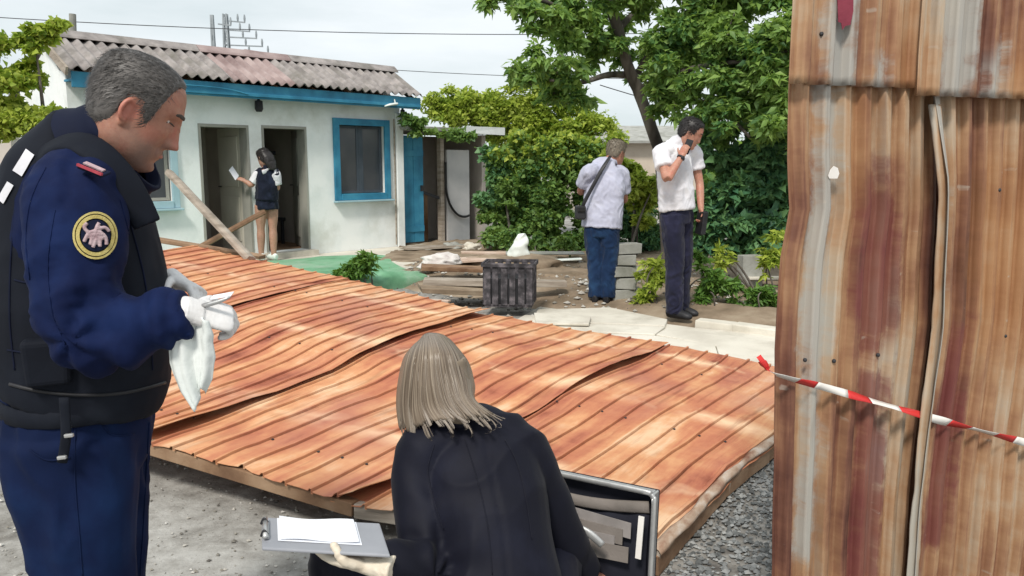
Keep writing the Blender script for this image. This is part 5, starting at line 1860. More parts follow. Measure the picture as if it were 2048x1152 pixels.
# ================================================================ the officer in the foreground
def officer():
    F_ = Vector((.95, .31, 0)).normalized()
    RS = Vector((F_.y, -F_.x, 0))                # his right, towards the camera
    Y0 = 1.82
    hipc = P(158, 850, Y0)
    e = empty('person', (hipc.x, hipc.y, 0), 'man in navy uniform and black vest with gloves, standing at the left', 'person')
    hs = .99
    HC = P(272, 226, 1.80)
    hf = (Vector((.945, .325, 0)).normalized() * math.cos(R(27)) - UZ * math.sin(R(27)))
    HM = frame(HC, hf, UZ)
    J = dict(hip=hipc, waist=P(165, 740, Y0), chest=P(165, 520, Y0), sh=P(152, 345, Y0), neck=P(190, 262, Y0))
    rsh, rel, rwr = P(150, 400, 1.66), P(178, 664, 1.585), P(378, 622, 1.60)
    lsh, lel, lwr = P(160, 390, 2.02), P(240, 640, 2.05), P(352, 562, 1.90)
    # body
    bm = bmesh.new()
    head_bm(bm, HM, hs, .010, 1.22)
    tube(bm, [P(165, 330, Y0), P(200, 275, Y0), P(236, 246, 1.81), P(258, 226, 1.80)], [(.05, .055), (.056, .058), (.058, .058), (.052, .052)], side=F_, seg=16)
    ellip(bm, P(276, 300, 1.80), .052, .048, .035)
    tube(bm, [J['hip'] - UZ * .05, J['waist'], J['chest'], J['sh'], P(186, 268, Y0)], [(.11, .15), (.12, .14), (.12, .16), (.08, .13), (.05, .05)], side=F_, seg=16)
    for a_, b_, c_ in ((rsh, rel, rwr), (lsh, lel, lwr)):
        tube(bm, [J['sh'].lerp(a_, .5), a_, a_.lerp(b_, .5), b_, b_.lerp(c_, .5), c_], [.05, .05, .048, .042, .036, .028], seg=10)
    hh = hipc.z
    legs = []
    for sg in (1, -1):
        h_ = hipc + RS * .095 * sg - UZ * .04
        k_ = Vector((hipc.x + .012, hipc.y, .47)) + RS * .105 * sg
        a_ = Vector((hipc.x - .01, hipc.y, .09)) + RS * .115 * sg
        legs.append((h_, k_, a_))
        tube(bm, [h_, h_.lerp(k_, .5), k_, k_.lerp(a_, .4), a_, a_ - UZ * .05 + F_ * .03], [.085, .075, .055, .055, .04, .035], seg=10)
        tube(bm, [a_ - UZ * .03 - F_ * .04, a_ - UZ * .04 + F_ * .05, a_ - UZ * .055 + F_ * .14], [.035, .035, .02], seg=10)
    # hands
    RH = frame(rwr + Vector((.012, 0, -.002)), (.80, .50, -.30), (.35, -.55, .75))
    LH = frame(lwr + Vector((.0, 0, 0)), (.80, -.55, -.25), (-.2, .1, 1))
    LH = frame(lwr, (.86, -.42, -.28), (.2, .35, .9))
    obj('body', remesh(bm, .0036, 1, 'body'), officer_skin(HM, hs), e, True)
    for nm, HMx, rt, cur in (('glove', RH, True, (.95, 1.0, 1.05, 1.1)), ('glove', LH, False, (.8, .85, .9, .9))):
        bm = bmesh.new()
        hand_bm(bm, HMx, .86, cur, .45, rt, spread=.14, thick=.98)
        tube(bm, [HMx @ Vector((0, -.022, 0)), HMx @ Vector((0, -.008, 0)), HMx @ Vector((0, .015, 0))], [(.030, .026), (.030, .023), (.033, .019)], side=HMx.to_3x3() @ Vector((1, 0, 0)), seg=14)
        if rt:
            fa = (rwr - rel).normalized()
            tube(bm, [rwr - fa * .04, rwr - fa * .01, rwr + fa * .012], [.034, .033, .027], seg=14)
        me = remesh(bm, .0026, 2, 'glove')
        wrinkle(me, .0006, (45, 45, 45), 2)
        obj(nm, me, MT['glove'], e, True)
    face_bits(HM, hs, e, .010)
    # jacket
    bm = bmesh.new()
    tube(bm, [P(162, 790, Y0), P(168, 735, Y0), P(172, 640, Y0), P(164, 520, Y0), P(150, 410, Y0), P(150, 335, Y0), P(172, 280, Y0)], [(.145, .17), (.165, .185), (.165, .19), (.15, .195), (.135, .195), (.105, .165), (.075, .085)], side=F_, seg=24)
    tube(bm, [P(150, 345, 1.74), rsh, P(150, 480, 1.62), P(155, 570, 1.595), rel, P(236, 668, 1.59), P(305, 646, 1.595), P(372, 628, 1.60)], [.07, .090, .087, .081, .077, .069, .060, .050], seg=20, n=5)
    tube(bm, [P(150, 345, 1.92), lsh, lsh.lerp(lel, .5), lel, lel.lerp(lwr, .6), lwr - (lwr - lel).normalized() * .06], [.07, .09, .085, .08, .065, .05], seg=16)
    me = remesh(bm, .0075, 4, 'jacket')
    el = rel
    def fold(x, y, z):
        p = Vector((x, y, z))
        if y > 1.72: return 0.0
        d1 = (p - rel).length
        # creases radiating from the inside of the elbow and along the forearm
        t = (p - rel)
        ang = math.atan2(t.z, t.x)
        a = math.exp(-(d1 / .13) ** 2)
        v = .011 * a * (1 - math.exp(-(d1 / .06) ** 2)) * math.sin(ang * 6 + d1 * 40)
        t2 = (p - rel).dot((rwr - rel).normalized())
        if t2 > .02:
            v += .0065 * math.sin(t2 * 95 + 3 * noise.noise(p * 12)) * min(1, t2 / .06)
        return v
    wrinkle(me, .0065, (7, 7, 10), 3.0, fold)
    wrinkle(me, .0022, (24, 24, 30), 6.0)
    jk = obj('jacket', me, MT['navy'], e, True)
    # cuff
    bm = bmesh.new()
    cx = (rwr - rel).normalized()
    c0 = P(372, 628, 1.60)
    tube(bm, [c0 - cx * .045, c0 - cx * .004, c0 + cx * .004], [.0525, .0525, .047], seg=24, n=2)
    obj('cuff', remesh(bm, .006, 2, 'cuff'), MT['navy'], jk, True)
    # standing collar
    bm = bmesh.new()
    rings = []
    cc0, cc1 = P(186, 300, 1.815), P(240, 262, 1.805)
    axis = (cc1 - cc0).normalized()
    ux = (F_ - axis * F_.dot(axis)).normalized(); uy = axis.cross(ux)
    nseg = 40
    prof = [(.0, .105, .110), (.35, .090, .092), (.8, .084, .080), (1.05, .087, .082), (1.08, .080, .075), (.7, .074, .070)]
    for t_, ra, rb in prof:
        ring = []
        for k in range(nseg):
            a_ = 2 * math.pi * k / nseg
            fr = math.cos(a_)
            up_ = (.05 if fr > 0 else .012) * abs(fr)
            ring.append(bm.verts.new(cc0.lerp(cc1, t_) + ux * (ra * (1.25 if fr > 0 else 1.0) * fr) + uy * (rb * math.sin(a_)) - UZ * (.055 * max(0, fr)) + axis * (.004 * noise.noise(Vector((k * .5, t_ * 3, 0))))))
        rings.append(ring)
    for r0, r1 in zip(rings[:-1], rings[1:]):
        for k in range(nseg):
            bm.faces.new((r0[k], r0[(k + 1) % nseg], r1[(k + 1) % nseg], r1[k]))
    o_ = obj('collar', bm, MT['navy_dark'], jk, True)
    # vest
    bm = bmesh.new()
    tube(bm, [P(165, 782, Y0), P(170, 755, Y0), P(172, 700, Y0), P(175, 620, Y0), P(166, 520, Y0), P(152, 420, Y0), P(146, 350, Y0), P(158, 300, Y0), P(172, 285, Y0)], [(.172, .185), (.182, .192), (.186, .196), (.184, .196), (.168, .19), (.155, .17), (.135, .145), (.10, .11), (.085, .085)], side=F_, seg=28, ex=2.3)
    me = remesh(bm, .0085, 3, 'vest')
    wrinkle(me, .004, (5, 5, 9), 8.0)
    vs = obj('vest', me, MT['vest'], e, True)
    # shoulder strap of the vest over the near shoulder with a red-piped tab
    bm = bmesh.new()
    sp = [P(60, 360, 1.70), P(95, 305, 1.70), P(150, 285, 1.69), P(205, 315, 1.68), P(255, 375, 1.69), P(295, 450, 1.70)]
    tube(bm, sp, [(.012, .035), (.012, .036), (.012, .036), (.012, .036), (.012, .034), (.011, .03)], side=(0, -.5, .86), seg=12, n=6, ex=3)
    obj('shoulder_strap', remesh(bm, .005, 2, 'shoulder_strap'), MT['vest'], vs, True)
    bm = bmesh.new()
    t0, t1 = P(164, 330, 1.595), P(213, 350, 1.585)
    beam(bm, t0, t1, .03, .006, up=(0, -.3, 1))
    o_ = bev(obj('epaulette', bm, MT['navy_dark'], jk), .003)
    bm = bmesh.new()
    dv = (t1 - t0).normalized()
    beam(bm, t0 + Vector((0, -.017, .001)), t1 + Vector((0, -.017, .001)), .005, .005)
    obj('piping', bm, MT['red_thread'], o_)
    bm = bmesh.new()
    beam(bm, t0 + Vector((0.002, 0.001, .006)) + dv * .004, t1 + Vector((0, .001, .006)) - dv * .006, .010, .003, up=(0, -.3, 1))
    obj('bar', bm, MT['emblem'], o_)
    # white lettering panel on the back of the vest
    bm = bmesh.new()
    pts_px = [(-30, 420, 1.72), (-12, 380, 1.70), (8, 345, 1.70), (30, 315, 1.71), (55, 293, 1.73)]
    prev = None
    nrm = (-F_ * .75 + RS * .3 + UZ * .4).normalized()
    bm.free()
    # patch on the sleeve: disc with rings and an embroidered figure
    def sleeve_disc(name, r0, r1, h, m, par, seg=36):
        bm = bmesh.new()
        a_, b_ = [], []
        for k in range(seg):
            t = 2 * math.pi * k / seg
            for lst, rr, hh_ in ((a_, r0, h), (b_, r1, h)):
                x_, z_ = rr * math.cos(t) * .86, rr * math.sin(t) * 1.02
                # bend round the sleeve
                lst.append(bm.verts.new(PC + px_ * x_ + pz_ * z_ + pn_ * (hh_ - x_ * x_ * 6.0)))
        if r0 > 0:
            for k in range(seg):
                bm.faces.new((a_[k], a_[(k + 1) % seg], b_[(k + 1) % seg], b_[k]))
        else:
            bmesh.ops.remove_doubles(bm, verts=a_, dist=1e-5)
            cv = [v for v in bm.verts if v not in b_]
            for k in range(seg):
                bm.faces.new((cv[0], b_[k], b_[(k + 1) % seg]))
        o_ = obj(name, bm, m, par)
        s_ = o_.modifiers.new('solid', 'SOLIDIFY'); s_.thickness = .003; s_.offset = 0
        return o_
    PC0 = P(190, 471, 1.50)
    dirv = (EYE - PC0).normalized()
    # find the sleeve surface on the line of sight
    hit, loc, nor, _ = jk.ray_cast(jk.matrix_world.inverted() @ PC0 + dirv * .3 if False else PC0 - Vector(e.location) * 0 + dirv * .3, -dirv)
    PC = loc if hit else PC0
    pn_ = (nor if hit else Vector((.05, -1, 0))).normalized()
    pn_ = (pn_ * .5 + Vector((.25, -.97, .05)) * .5).normalized()
    pz_ = (UZ - pn_ * UZ.dot(pn_)).normalized()
    tilt = R(-8)
    px_ = pz_.cross(pn_) * -1
    px_ = pn_.cross(pz_) * -1
    px_, pz_ = px_ * math.cos(tilt) + pz_ * math.sin(tilt), pz_ * math.cos(tilt) - px_ * math.sin(tilt)
    PC = PC + pn_ * .010
    pa = sleeve_disc('patch', 0, .046, 0, MT['vest'], jk)
    sleeve_disc('rim', .0415, .0455, .0025, MT['gold'], pa)
    sleeve_disc('inner_ring', .0325, .0395, .0025, MT['gold'], pa)
    sleeve_disc('field', 0, .030, .0022, MT['navy_dark'], pa)
    # embroidered horse-and-rider-like figure from a few strokes
    strokes = [[(-.017, -.012), (-.010, .004), (.004, .006), (.014, -.002), (.016, -.014)], [(-.002, .004), (0, .014), (.003, .021)], [(-.012, .004), (-.018, .012), (-.014, .019)], [(-.006, -.004), (-.008, -.016)], [(.006, -.004), (.006, -.018)], [(-.002, .010), (.012, .014), (.019, .008)], [(.0, -.006), (-.004, -.02)], [(-.008, .0), (.010, -.004)], [(-.014, -.002), (.0, .002), (.012, .002)]]
    bm = bmesh.new()
    for k, st in enumerate(strokes):
        pts = [PC + px_ * a_ * 1.2 + pz_ * b_ * 1.2 + pn_ * (.0048 - a_ * a_ * 8) for a_, b_ in st]
        tube(bm, pts, [.0038] * len(pts), seg=6, n=3)
    obj('emblem', remesh(bm, .0016, 1, 'emblem'), MT['emblem'], pa, True)
    # trousers
    bm = bmesh.new()
    tube(bm, [P(162, 765, Y0), P(158, 830, Y0), P(158, 900, Y0), P(160, 960, Y0)], [(.15, .175), (.158, .185), (.15, .185), (.11, .16)], side=F_, seg=24)
    for h_, k_, a_ in legs:
        tube(bm, [h_ + UZ * .05, h_ - UZ * .08, h_.lerp(k_, .55), k_, k_.lerp(a_, .5), a_ - UZ * .02, a_ - UZ * .05], [(.135, .105), (.132, .105), (.118, .098), (.098, .085), (.094, .082), (.092, .08), (.092, .08)], side=F_, seg=18)
    me = remesh(bm, .009, 4, 'trousers')
    def tf(x, y, z):
        return .006 * math.sin(z * 42 + 4 * noise.noise(Vector((x * 6, y * 6, z * 3)))) * noise.noise(Vector((x * 4, y * 4, z * 5 + 3)))
    wrinkle(me, .009, (10, 10, 2.6), 5.0, tf)
    tr = obj('trousers', me, MT['trouser'], e, True)
    for h_, k_, a_ in legs:
        bm = bmesh.new()
        shoe(bm, a_, F_)
        obj('shoe', remesh(bm, .007, 3, 'shoe'), MT['black_plastic'], e, True)
    for pts in ([(298, 845), (292, 950), (286, 1060), (280, 1150)], [(150, 850), (150, 960), (158, 1060), (165, 1152)]):
        seam(tr, pts, MT['trouser'], tr, .0018)
    for pts in ([(205, 850), (225, 870), (268, 868)], [(60, 900), (95, 920), (140, 915)]):
        seam(tr, pts, MT['trouser'], tr, .0022, 'pocket_edge')
    for pts in ([(258, 440), (285, 540), (300, 640), (305, 740)], [(30, 420), (22, 520), (20, 640), (30, 740)], [(30, 560), (60, 566), (90, 560)], [(300, 700), (200, 716), (100, 712), (15, 700)]):
        seam(vs, pts, MT['navy_dark'], vs, .0022)
    seam(vs, [(330, 765), (250, 785), (160, 790), (80, 782), (20, 768)], MT['black_plastic'], vs, .004, 'hem')
    for pts in ([(92, 335), (62, 400), (52, 480), (60, 560)], [(240, 400), (258, 470), (262, 540)], [(110, 420), (96, 520), (104, 620), (130, 690)]):
        seam(jk, pts, MT['navy'], jk, .0014)
    # belt, pouch and hanging strap
    bm = bmesh.new()
    cb = P(164, 790, Y0)
    rr = []
    for k in range(41):
        a_ = 2 * math.pi * k / 40
        rr.append(cb + F_ * (.163 * math.cos(a_)) + RS * (.188 * math.sin(a_)))
    tube(bm, rr, [(.022, .006)] * 41, side=UZ, seg=8, n=1, ex=4)
    bl = obj('belt', bm, MT['vest'], e, True)
    bm = bmesh.new()
    pc = P(95, 735, 1.615)
    abox(bm, pc - F_ * .045 - UZ * .04 - RS * .02, F_ * .09, RS * .035, UZ * .10, .004)
    bev(obj('pouch', bm, MT['vest'], bl), .012, 3)
    bm = bmesh.new()
    s0, s1, s2 = P(128, 795, 1.60), P(132, 870, 1.605), P(124, 925, 1.615)
    tube(bm, [s0, s1, s2], [(.010, .003)] * 3, side=F_, seg=8)
    st_ = obj('key_strap', bm, MT['vest'], bl, True)
    for q in ((138, 872, 1.598), (124, 916, 1.606)):
        bm = bmesh.new()
        beam(bm, P(q[0] - 9, q[1], q[2]), P(q[0] + 9, q[1] - 2, q[2]), .008, .008)
        bev(obj('buckle', bm, MT['silver'], st_), .002)
    # back panel lettering: pale reflective marks following the back
    for k, q in enumerate(()):
        o0 = P(q[0], q[1], 1.5)
        d_ = (o0 - EYE).normalized()
        hit, loc, nor, _ = vs.ray_cast(o0, d_)
        if not hit: continue
        bm = bmesh.new()
        t1_ = nor.cross(UZ).normalized(); t2_ = nor.cross(t1_)
        abox(bm, loc + nor * .001 - t1_ * .018 - t2_ * .012, t1_ * .030, t2_ * .022, nor * .002)
        obj('letter_mark', bm, MT['shirt_white'], vs)
    for quad in ([(28, 342), (54, 300), (70, 312), (46, 354)], [(-2, 398), (18, 364), (30, 372), (10, 408)]):
        V, F = [], []
        nn_ = 7
        ok = True
        for j in range(nn_ + 1):
            for i in range(nn_ + 1):
                u, v = i / nn_, j / nn_
                x_ = (quad[0][0] * (1 - u) + quad[1][0] * u) * (1 - v) + (quad[3][0] * (1 - u) + quad[2][0] * u) * v
                y_ = (quad[0][1] * (1 - u) + quad[1][1] * u) * (1 - v) + (quad[3][1] * (1 - u) + quad[2][1] * u) * v
                o0 = P(x_, y_, 1.3)
                hit, loc, nor, _ = vs.ray_cast(o0, (o0 - EYE).normalized())
                ok = ok and hit
                V.append(loc + nor * .004)
        if not ok: continue
        for j in range(nn_):
            for i in range(nn_):
                F.append((j * (nn_ + 1) + i, j * (nn_ + 1) + i + 1, (j + 1) * (nn_ + 1) + i + 1, (j + 1) * (nn_ + 1) + i))
        o_ = obj('letter_mark', (V, F), MT['shirt_white'], vs, True)
    # hair: short, grey, receding
    ys_ = [-.12, -.07, -.045, -.028, -.012, .008, .018, .026, .036, .044, .052, .064, .075, .09]
    zs_ = [-.062, -.060, -.050, -.030, .028, .030, .010, -.018, -.018, .022, .052, .078, .098, .112]
    def mask(x, y, z):
        lim = float(np.interp(y, ys_, zs_))
        if y > .04:
            lim += .012 * math.exp(-((abs(x) - .04) / .018) ** 2)      # receding temples
        if y < -.03:
            lim += .012 * (1 - min(1, abs(x) / .05))
        return z - lim + .004 * noise.noise(Vector((x * 60, y * 60, z * 60)))
    hair_cap(HM, hs, mask, .0060, MT['hair_grey'], e, 'hair', .010, strands=9000, slen=.018, sw=.0006, sdir=lambda p: (0, -.75 + (1.2 if p.y > .03 and p.z > .06 else 0) * .2, -.5 if p.z < .07 else .1), seed=4, namp=.0015, lift=.10)
    return e, RH, LH
OFF, ORH, OLH = officer()

# white cloth hanging from his near hand
def hung_cloth():
    V, F = [], []
    nu, nv = 36, 30
    top = P(392, 640, 1.585)
    for j in range(nv + 1):
        t = j / nv
        cx = np.interp(t, [0, .3, .6, 1], [384, 378, 384, 398]); cy = 636 + t * 140
        hw = np.interp(t, [0, .2, .5, .8, 1], [.034, .046, .046, .030, .008])
        c = P(cx, cy, 1.585)
        for i in range(nu + 1):
            s = i / nu * 2 - 1
            fold = .009 * math.sin(s * 5.5 + 1.5 * t) * (1 - .4 * t) + .003 * math.sin(s * 13 + 3 * t)
            V.append(c + Vector((s * hw, fold + .01 * s * t, .006 * math.sin(s * 4) - .028 * abs(s - .35) * t * (1.4 if s < .35 else .6))))
    for j in range(nv):
        for i in range(nu):
            F.append((j * (nu + 1) + i, j * (nu + 1) + i + 1, (j + 1) * (nu + 1) + i + 1, (j + 1) * (nu + 1) + i))
    o = obj('cloth', (V, F), MT['cloth_white'], None, True)
    s_ = o.modifiers.new('solid', 'SOLIDIFY'); s_.thickness = .0025
    tag(o, 'limp white cloth hanging from the gloved hand of the man in uniform', 'cloth')
hung_cloth()
bm = bmesh.new()
tube(bm, [P(405, 612, 1.60), P(438, 603, 1.60), P(460, 594, 1.60)], [.005, .0048, .002], seg=10, n=2)
tag(obj('pen', bm, MT['silver'], smooth=True), 'slim pale pen held in the white glove of the man in uniform', 'pen')
bm = bmesh.new()
c_ = P(452, 588, 1.62)
abox(bm, P(420, 600, 1.62), Vector((.04, .01, .006)), Vector((-.004, .03, .004)), Vector((0, 0, .0015)))
tag(obj('paper_slip', bm, MT['paper']), 'small paper slip under the pen of the man in uniform', 'paper')

# ================================================================ the crouching woman
def woman():
    F_ = Vector((.12, .99, 0)).normalized()
    LAT = Vector((F_.y, -F_.x, 0))
    hip = P(985, 1270, 1.80)
    e = empty('person', (hip.x, hip.y, 0), 'woman with long ash-blond hair in black blazer crouching in front of the roof', 'person')
    HC = P(866, 782, 2.04)
    HM = frame(HC, (-.30, .80, -.45), (-.08, .4, .9))
    hs = .90
    lsh, lel, lwr = P(846, 905, 1.95), P(872, 1125, 1.80), P(752, 1128, 1.70)
    rsh, rel, rwr = P(1036, 890, 1.99), P(1122, 1062, 2.04), P(1172, 1150, 2.13)
    hz = hip.z
    knL, knR = Vector((P(655, 1150, 1.92).x, 2.02, .42)), Vector((hip.x + .18, 2.2, .40))
    anL, anR = Vector((knL.x + .08, 1.92, .10)), Vector((knR.x - .02, 2.0, .10))
    bm = bmesh.new()
    head_bm(bm, HM, hs, 0)
    tube(bm, [P(930, 880, 1.99), P(905, 845, 2.02), P(880, 800, 2.03)], [.055, .05, .05], seg=12)
    tube(bm, [hip, P(985, 1130, 1.84), P(963, 1010, 1.91), P(940, 915, 1.97), P(926, 870, 2.0)], [(.14, .10), (.11, .09), (.12, .09), (.11, .07), (.05, .05)], side=LAT, seg=16)
    for a_, b_, c_ in ((lsh, lel, lwr), (rsh, rel, rwr)):
        tube(bm, [P(935, 890, 1.98), a_, a_.lerp(b_, .5), b_, b_.lerp(c_, .5), c_], [.05, .042, .04, .036, .03, .024], seg=10)
    for sg, k_, a_ in ((-1, knL, anL), (1, knR, anR)):
        h_ = hip + LAT * .08 * sg
        tube(bm, [h_, h_.lerp(k_, .5), k_, k_.lerp(a_, .5), a_, a_ - UZ * .05], [.08, .07, .05, .048, .035, .03], seg=10)
        tube(bm, [a_ - UZ * .04 - F_ * .03, a_ - UZ * .05 + F_ * .06, a_ - UZ * .06 + F_ * .14], [.034, .034, .02], seg=10)
    LHM = frame(lwr + Vector((-.012, 0, .0)), (-.93, .32, .06), (.08, -.25, -.96))
    RHM = frame(rwr, (.55, .7, -.45), (.2, .4, .9))
    hand_bm(bm, RHM, .9, (.4, .45, .5, .5), .4)
    obj('body', remesh(bm, .0055, 2, 'body'), MT['skin'], e, True)
    face_bits(HM, hs, e)
    bm = bmesh.new()
    hand_bm(bm, LHM, .98, (.22, .25, .28, .3), .75, False, thick=1.25)
    tube(bm, [LHM @ Vector((0, -.06, 0)), LHM @ Vector((0, -.02, 0)), LHM @ Vector((0, .02, 0))], [(.04, .034), (.034, .026), (.036, .02)], side=LHM.to_3x3() @ Vector((1, 0, 0)), seg=14)
    me = remesh(bm, .004, 3, 'glove')
    wrinkle(me, .0016, (50, 50, 50), 4)
    obj('glove', me, MT['glove_cream'], e, True)
    # blazer
    bm = bmesh.new()
    tube(bm, [P(990, 1290, 1.80), P(988, 1200, 1.81), P(984, 1120, 1.84), P(966, 1010, 1.91), P(948, 925, 1.97), P(934, 872, 2.0), P(915, 850, 2.01)], [(.19, .15), (.172, .14), (.155, .125), (.158, .128), (.158, .115), (.12, .085), (.065, .06)], side=LAT, seg=26)
    tube(bm, [P(905, 880, 1.97), P(852, 897, 1.95), P(838, 965, 1.91), P(845, 1050, 1.85), lel, P(812, 1130, 1.74), P(757, 1127, 1.705)], [.06, .066, .062, .058, .058, .052, .044], seg=18, n=5)
    tube(bm, [P(965, 872, 1.99), P(1032, 888, 1.99), P(1080, 970, 2.01), rel, P(1150, 1112, 2.09), P(1168, 1142, 2.12)], [.06, .066, .060, .055, .047, .042], seg=18, n=5)
    me = remesh(bm, .0075, 4, 'blazer')
    lax = (lwr - lel).normalized()
    def fold(x, y, z):
        p = Vector((x, y, z))
        v = 0.0
        d = (p - lel).length
        if d < .25:
            t = p - lel
            v += .008 * math.exp(-(d / .13) ** 2) * math.sin(math.atan2(t.z, t.x) * 7 + d * 22)
        # back seam with slight groove and tension folds
        cxx = np.interp(z, [.3, .6, .8, 1.0], [.02, -.02, -.07, -.09])
        if y < 2.0 and abs(x - cxx) < .02:
            v -= .0035 * math.exp(-((x - cxx) / .006) ** 2)
        v += .0055 * math.sin((x * 1.0 + z * .75) * 46 + 5 * noise.noise(p * 4)) * max(0, noise.noise(p * 5 + Vector((2, 0, 0))))
        return v
    wrinkle(me, .0085, (7, 7, 5), 12.0, fold)
    jk = obj('blazer', me, MT['black_cloth'], e, True)
    for pts in ([(930, 880), (955, 960), (975, 1050), (985, 1150)], [(868, 890), (856, 940), (868, 1000), (888, 1060)], [(1010, 880), (1035, 930), (1052, 1000), (1064, 1080)]):
        seam(jk, pts, MT['black_cloth'], jk, .0016)
    bm = bmesh.new()
    c0 = P(757, 1127, 1.705)
    tube(bm, [c0 - lax * .03, c0 - lax * .0, c0 + lax * .004], [.0465, .0465, .043], seg=20, n=2)
    obj('cuff', remesh(bm, .006, 2, 'cuff'), MT['black_cloth'], jk, True)
    # collar roll round the neck
    bm = bmesh.new()
    cen = P(912, 858, 2.005)
    pts = []
    for k in range(25):
        a_ = 2 * math.pi * k / 24
        pts.append(cen + LAT * (.082 * math.cos(a_)) + F_ * (.066 * math.sin(a_)) + UZ * (.014 - .03 * math.sin(a_) - .03 * math.cos(a_)))
    tube(bm, pts, [.014] * 25, seg=10, n=2)
    obj('collar', remesh(bm, .006, 3, 'collar'), MT['black_cloth'], jk, True)
    # trousers
    bm = bmesh.new()
    tube(bm, [hip + UZ * .04, hip - UZ * .06], [(.17, .13), (.14, .12)], side=LAT, seg=20)
    for sg, k_, a_ in ((-1, knL, anL), (1, knR, anR)):
        h_ = hip + LAT * .085 * sg
        tube(bm, [h_, h_.lerp(k_, .5), k_, k_.lerp(a_, .5), a_ + UZ * .02], [.105, .095, .075, .07, .06], seg=16)
    me = remesh(bm, .009, 3, 'trousers')
    wrinkle(me, .006, (9, 9, 9), 6)
    obj('trousers', me, MT['black_cloth'], e, True)
    for a_ in (anL, anR):
        bm = bmesh.new()
        shoe(bm, a_, F_, .25, .042)
        obj('shoe', remesh(bm, .007, 3, 'shoe'), MT['black_plastic'], e, True)
    # long hair: a shell over the head plus strands drawn along guide curves
    r = np.random.default_rng(9)
    bm = bmesh.new()
    ellip(bm, HC + Vector((0.0, -.008, .012)), .080, .100, .108, HM.to_3x3(), 24, 18)
    tube(bm, [P(845, 735, 2.0), P(838, 800, 1.99), P(850, 850, 1.965)], [(.058, .05), (.050, .038), (.030, .020)], side=(1, 0, 0), seg=16)
    tube(bm, [P(880, 730, 1.97), P(902, 795, 1.955), P(925, 828, 1.925), P(938, 842, 1.915)], [(.07, .05), (.056, .040), (.036, .016), (.014, .006)], side=(1, 0, .2), seg=16)
    me = remesh(bm, .006, 8, 'hair')
    wrinkle(me, .002, (40, 40, 8), 3)
    hr = obj('hair', me, MT['hair_blond_base'], e, True)
    guides = [[(838, 690, 2.06), (812, 712, 2.01), (799, 760, 1.985), (795, 812, 1.97), (802, 866, 1.955)], [(842, 680, 2.06), (820, 704, 1.97), (808, 755, 1.945), (804, 812, 1.94), (812, 876, 1.935)], [(846, 674, 2.05), (834, 704, 1.945), (826, 758, 1.92), (822, 815, 1.925), (828, 870, 1.92)], [(851, 670, 2.05), (849, 704, 1.93), (846, 762, 1.905), (850, 815, 1.905), (872, 852, 1.88)], [(857, 668, 2.05), (864, 703, 1.925), (869, 760, 1.9), (884, 812, 1.89), (922, 848, 1.862)], [(866, 668, 2.05), (880, 702, 1.93), (890, 757, 1.905), (910, 806, 1.885), (956, 850, 1.858)], [(876, 669, 2.05), (897, 704, 1.945), (911, 755, 1.915), (932, 802, 1.89), (985, 846, 1.868)], [(886, 672, 2.06), (912, 708, 1.965), (928, 754, 1.94), (948, 800, 1.905), (1006, 842, 1.882)], [(898, 680, 2.08), (926, 716, 2.0), (941, 762, 1.97), (958, 802, 1.925), (1024, 838, 1.897)], [(906, 688, 2.10), (935, 726, 2.05), (947, 770, 2.0), (960, 806, 1.95), (1030, 842, 1.915)]]
    hair_cap(HM, hs, lambda x, y, z: .05 - y + .6 * max(0, z - .02), .012, MT['hair_blond'], hr, 'crown_hair', 0, nv=40, nu=48, namp=.001)
    GP = [[P(*q) for q in g] for g in guides]
    # smooth sheet of hair along the guides, with a ragged lower end
    def lock(u, t, out=0.0):
        u = min(max(u, 0), len(GP) - 1.001)
        i = int(u); f = u - i
        f = f * f * (3 - 2 * f) * .5 + f * .5
        base = [GP[i][j].lerp(GP[i + 1][j], f) for j in range(5)]
        for j in (3, 4):
            c_ = P(868, 812 if j == 3 else 850, base[j].y)
            if base[j].x > c_.x:
                base[j] = base[j] + Vector(((c_.x - base[j].x) * (.10 if j == 3 else .16), 0, 0))
        x = t * 4
        j = min(int(x), 3); w = x - j
        p0, p1, p2, p3 = base[max(j - 1, 0)], base[j], base[j + 1], base[min(j + 2, 4)]
        p = .5 * (2 * p1 + (p2 - p0) * w + (2 * p0 - 5 * p1 + 4 * p2 - p3) * w * w + (3 * p1 - p0 - 3 * p2 + p3) * w ** 3)
        return p + (EYE - p).normalized() * out
    V, F, UV = [], [], []
    nu, nv = 150, 26
    for i in range(nu + 1):
        u = i / nu * (len(GP) - 1.001)
        end = .90 + .08 * noise.noise(Vector((u * 2.3, 0, 0))) + .05 * noise.noise(Vector((u * 9, 3, 0)))
        for j in range(nv + 1):
            t = j / nv * end
            rip = .0022 * noise.noise(Vector((u * 5, t * 1.5, 1))) + .0012 * noise.noise(Vector((u * 16, t * 1.5, 5)))
            V.append(lock(u, t, rip + .001 - .004 * max(0, t - .75)))
            UV.append((u * .1, t * .3))
    for i in range(nu):
        for j in range(nv):
            q = i * (nv + 1) + j
            F.append((q, q + nv + 1, q + nv + 2, q + 1))
    hm_, ht, hb = nodes('hair_sheet')
    hv = coords(ht, 'UV', (95, 3, 1))
    hv2 = coords(ht, 'UV', (320, 4, 1))
    hn = mathn(ht, 'ADD', mathn(ht, 'MULTIPLY', noise_n(ht, hv, 1, 3, .6), .55), mathn(ht, 'MULTIPLY', noise_n(ht, hv2, 1, 3, .6), .45))
    hc = ramp(ht, [(.38, (0.06, 0.043, 0.030)), (.46, (0.145, 0.108, 0.078)), (.54, (0.235, 0.185, 0.138)), (.63, (0.42, 0.35, 0.275))], hn)
    ht.links.new(hc, hb.inputs['Base Color'])
    hb.inputs['Roughness'].default_value = .36
    hb.inputs['Specular IOR Level'].default_value = .4
    bump(ht, hb, hn, .35, .003)
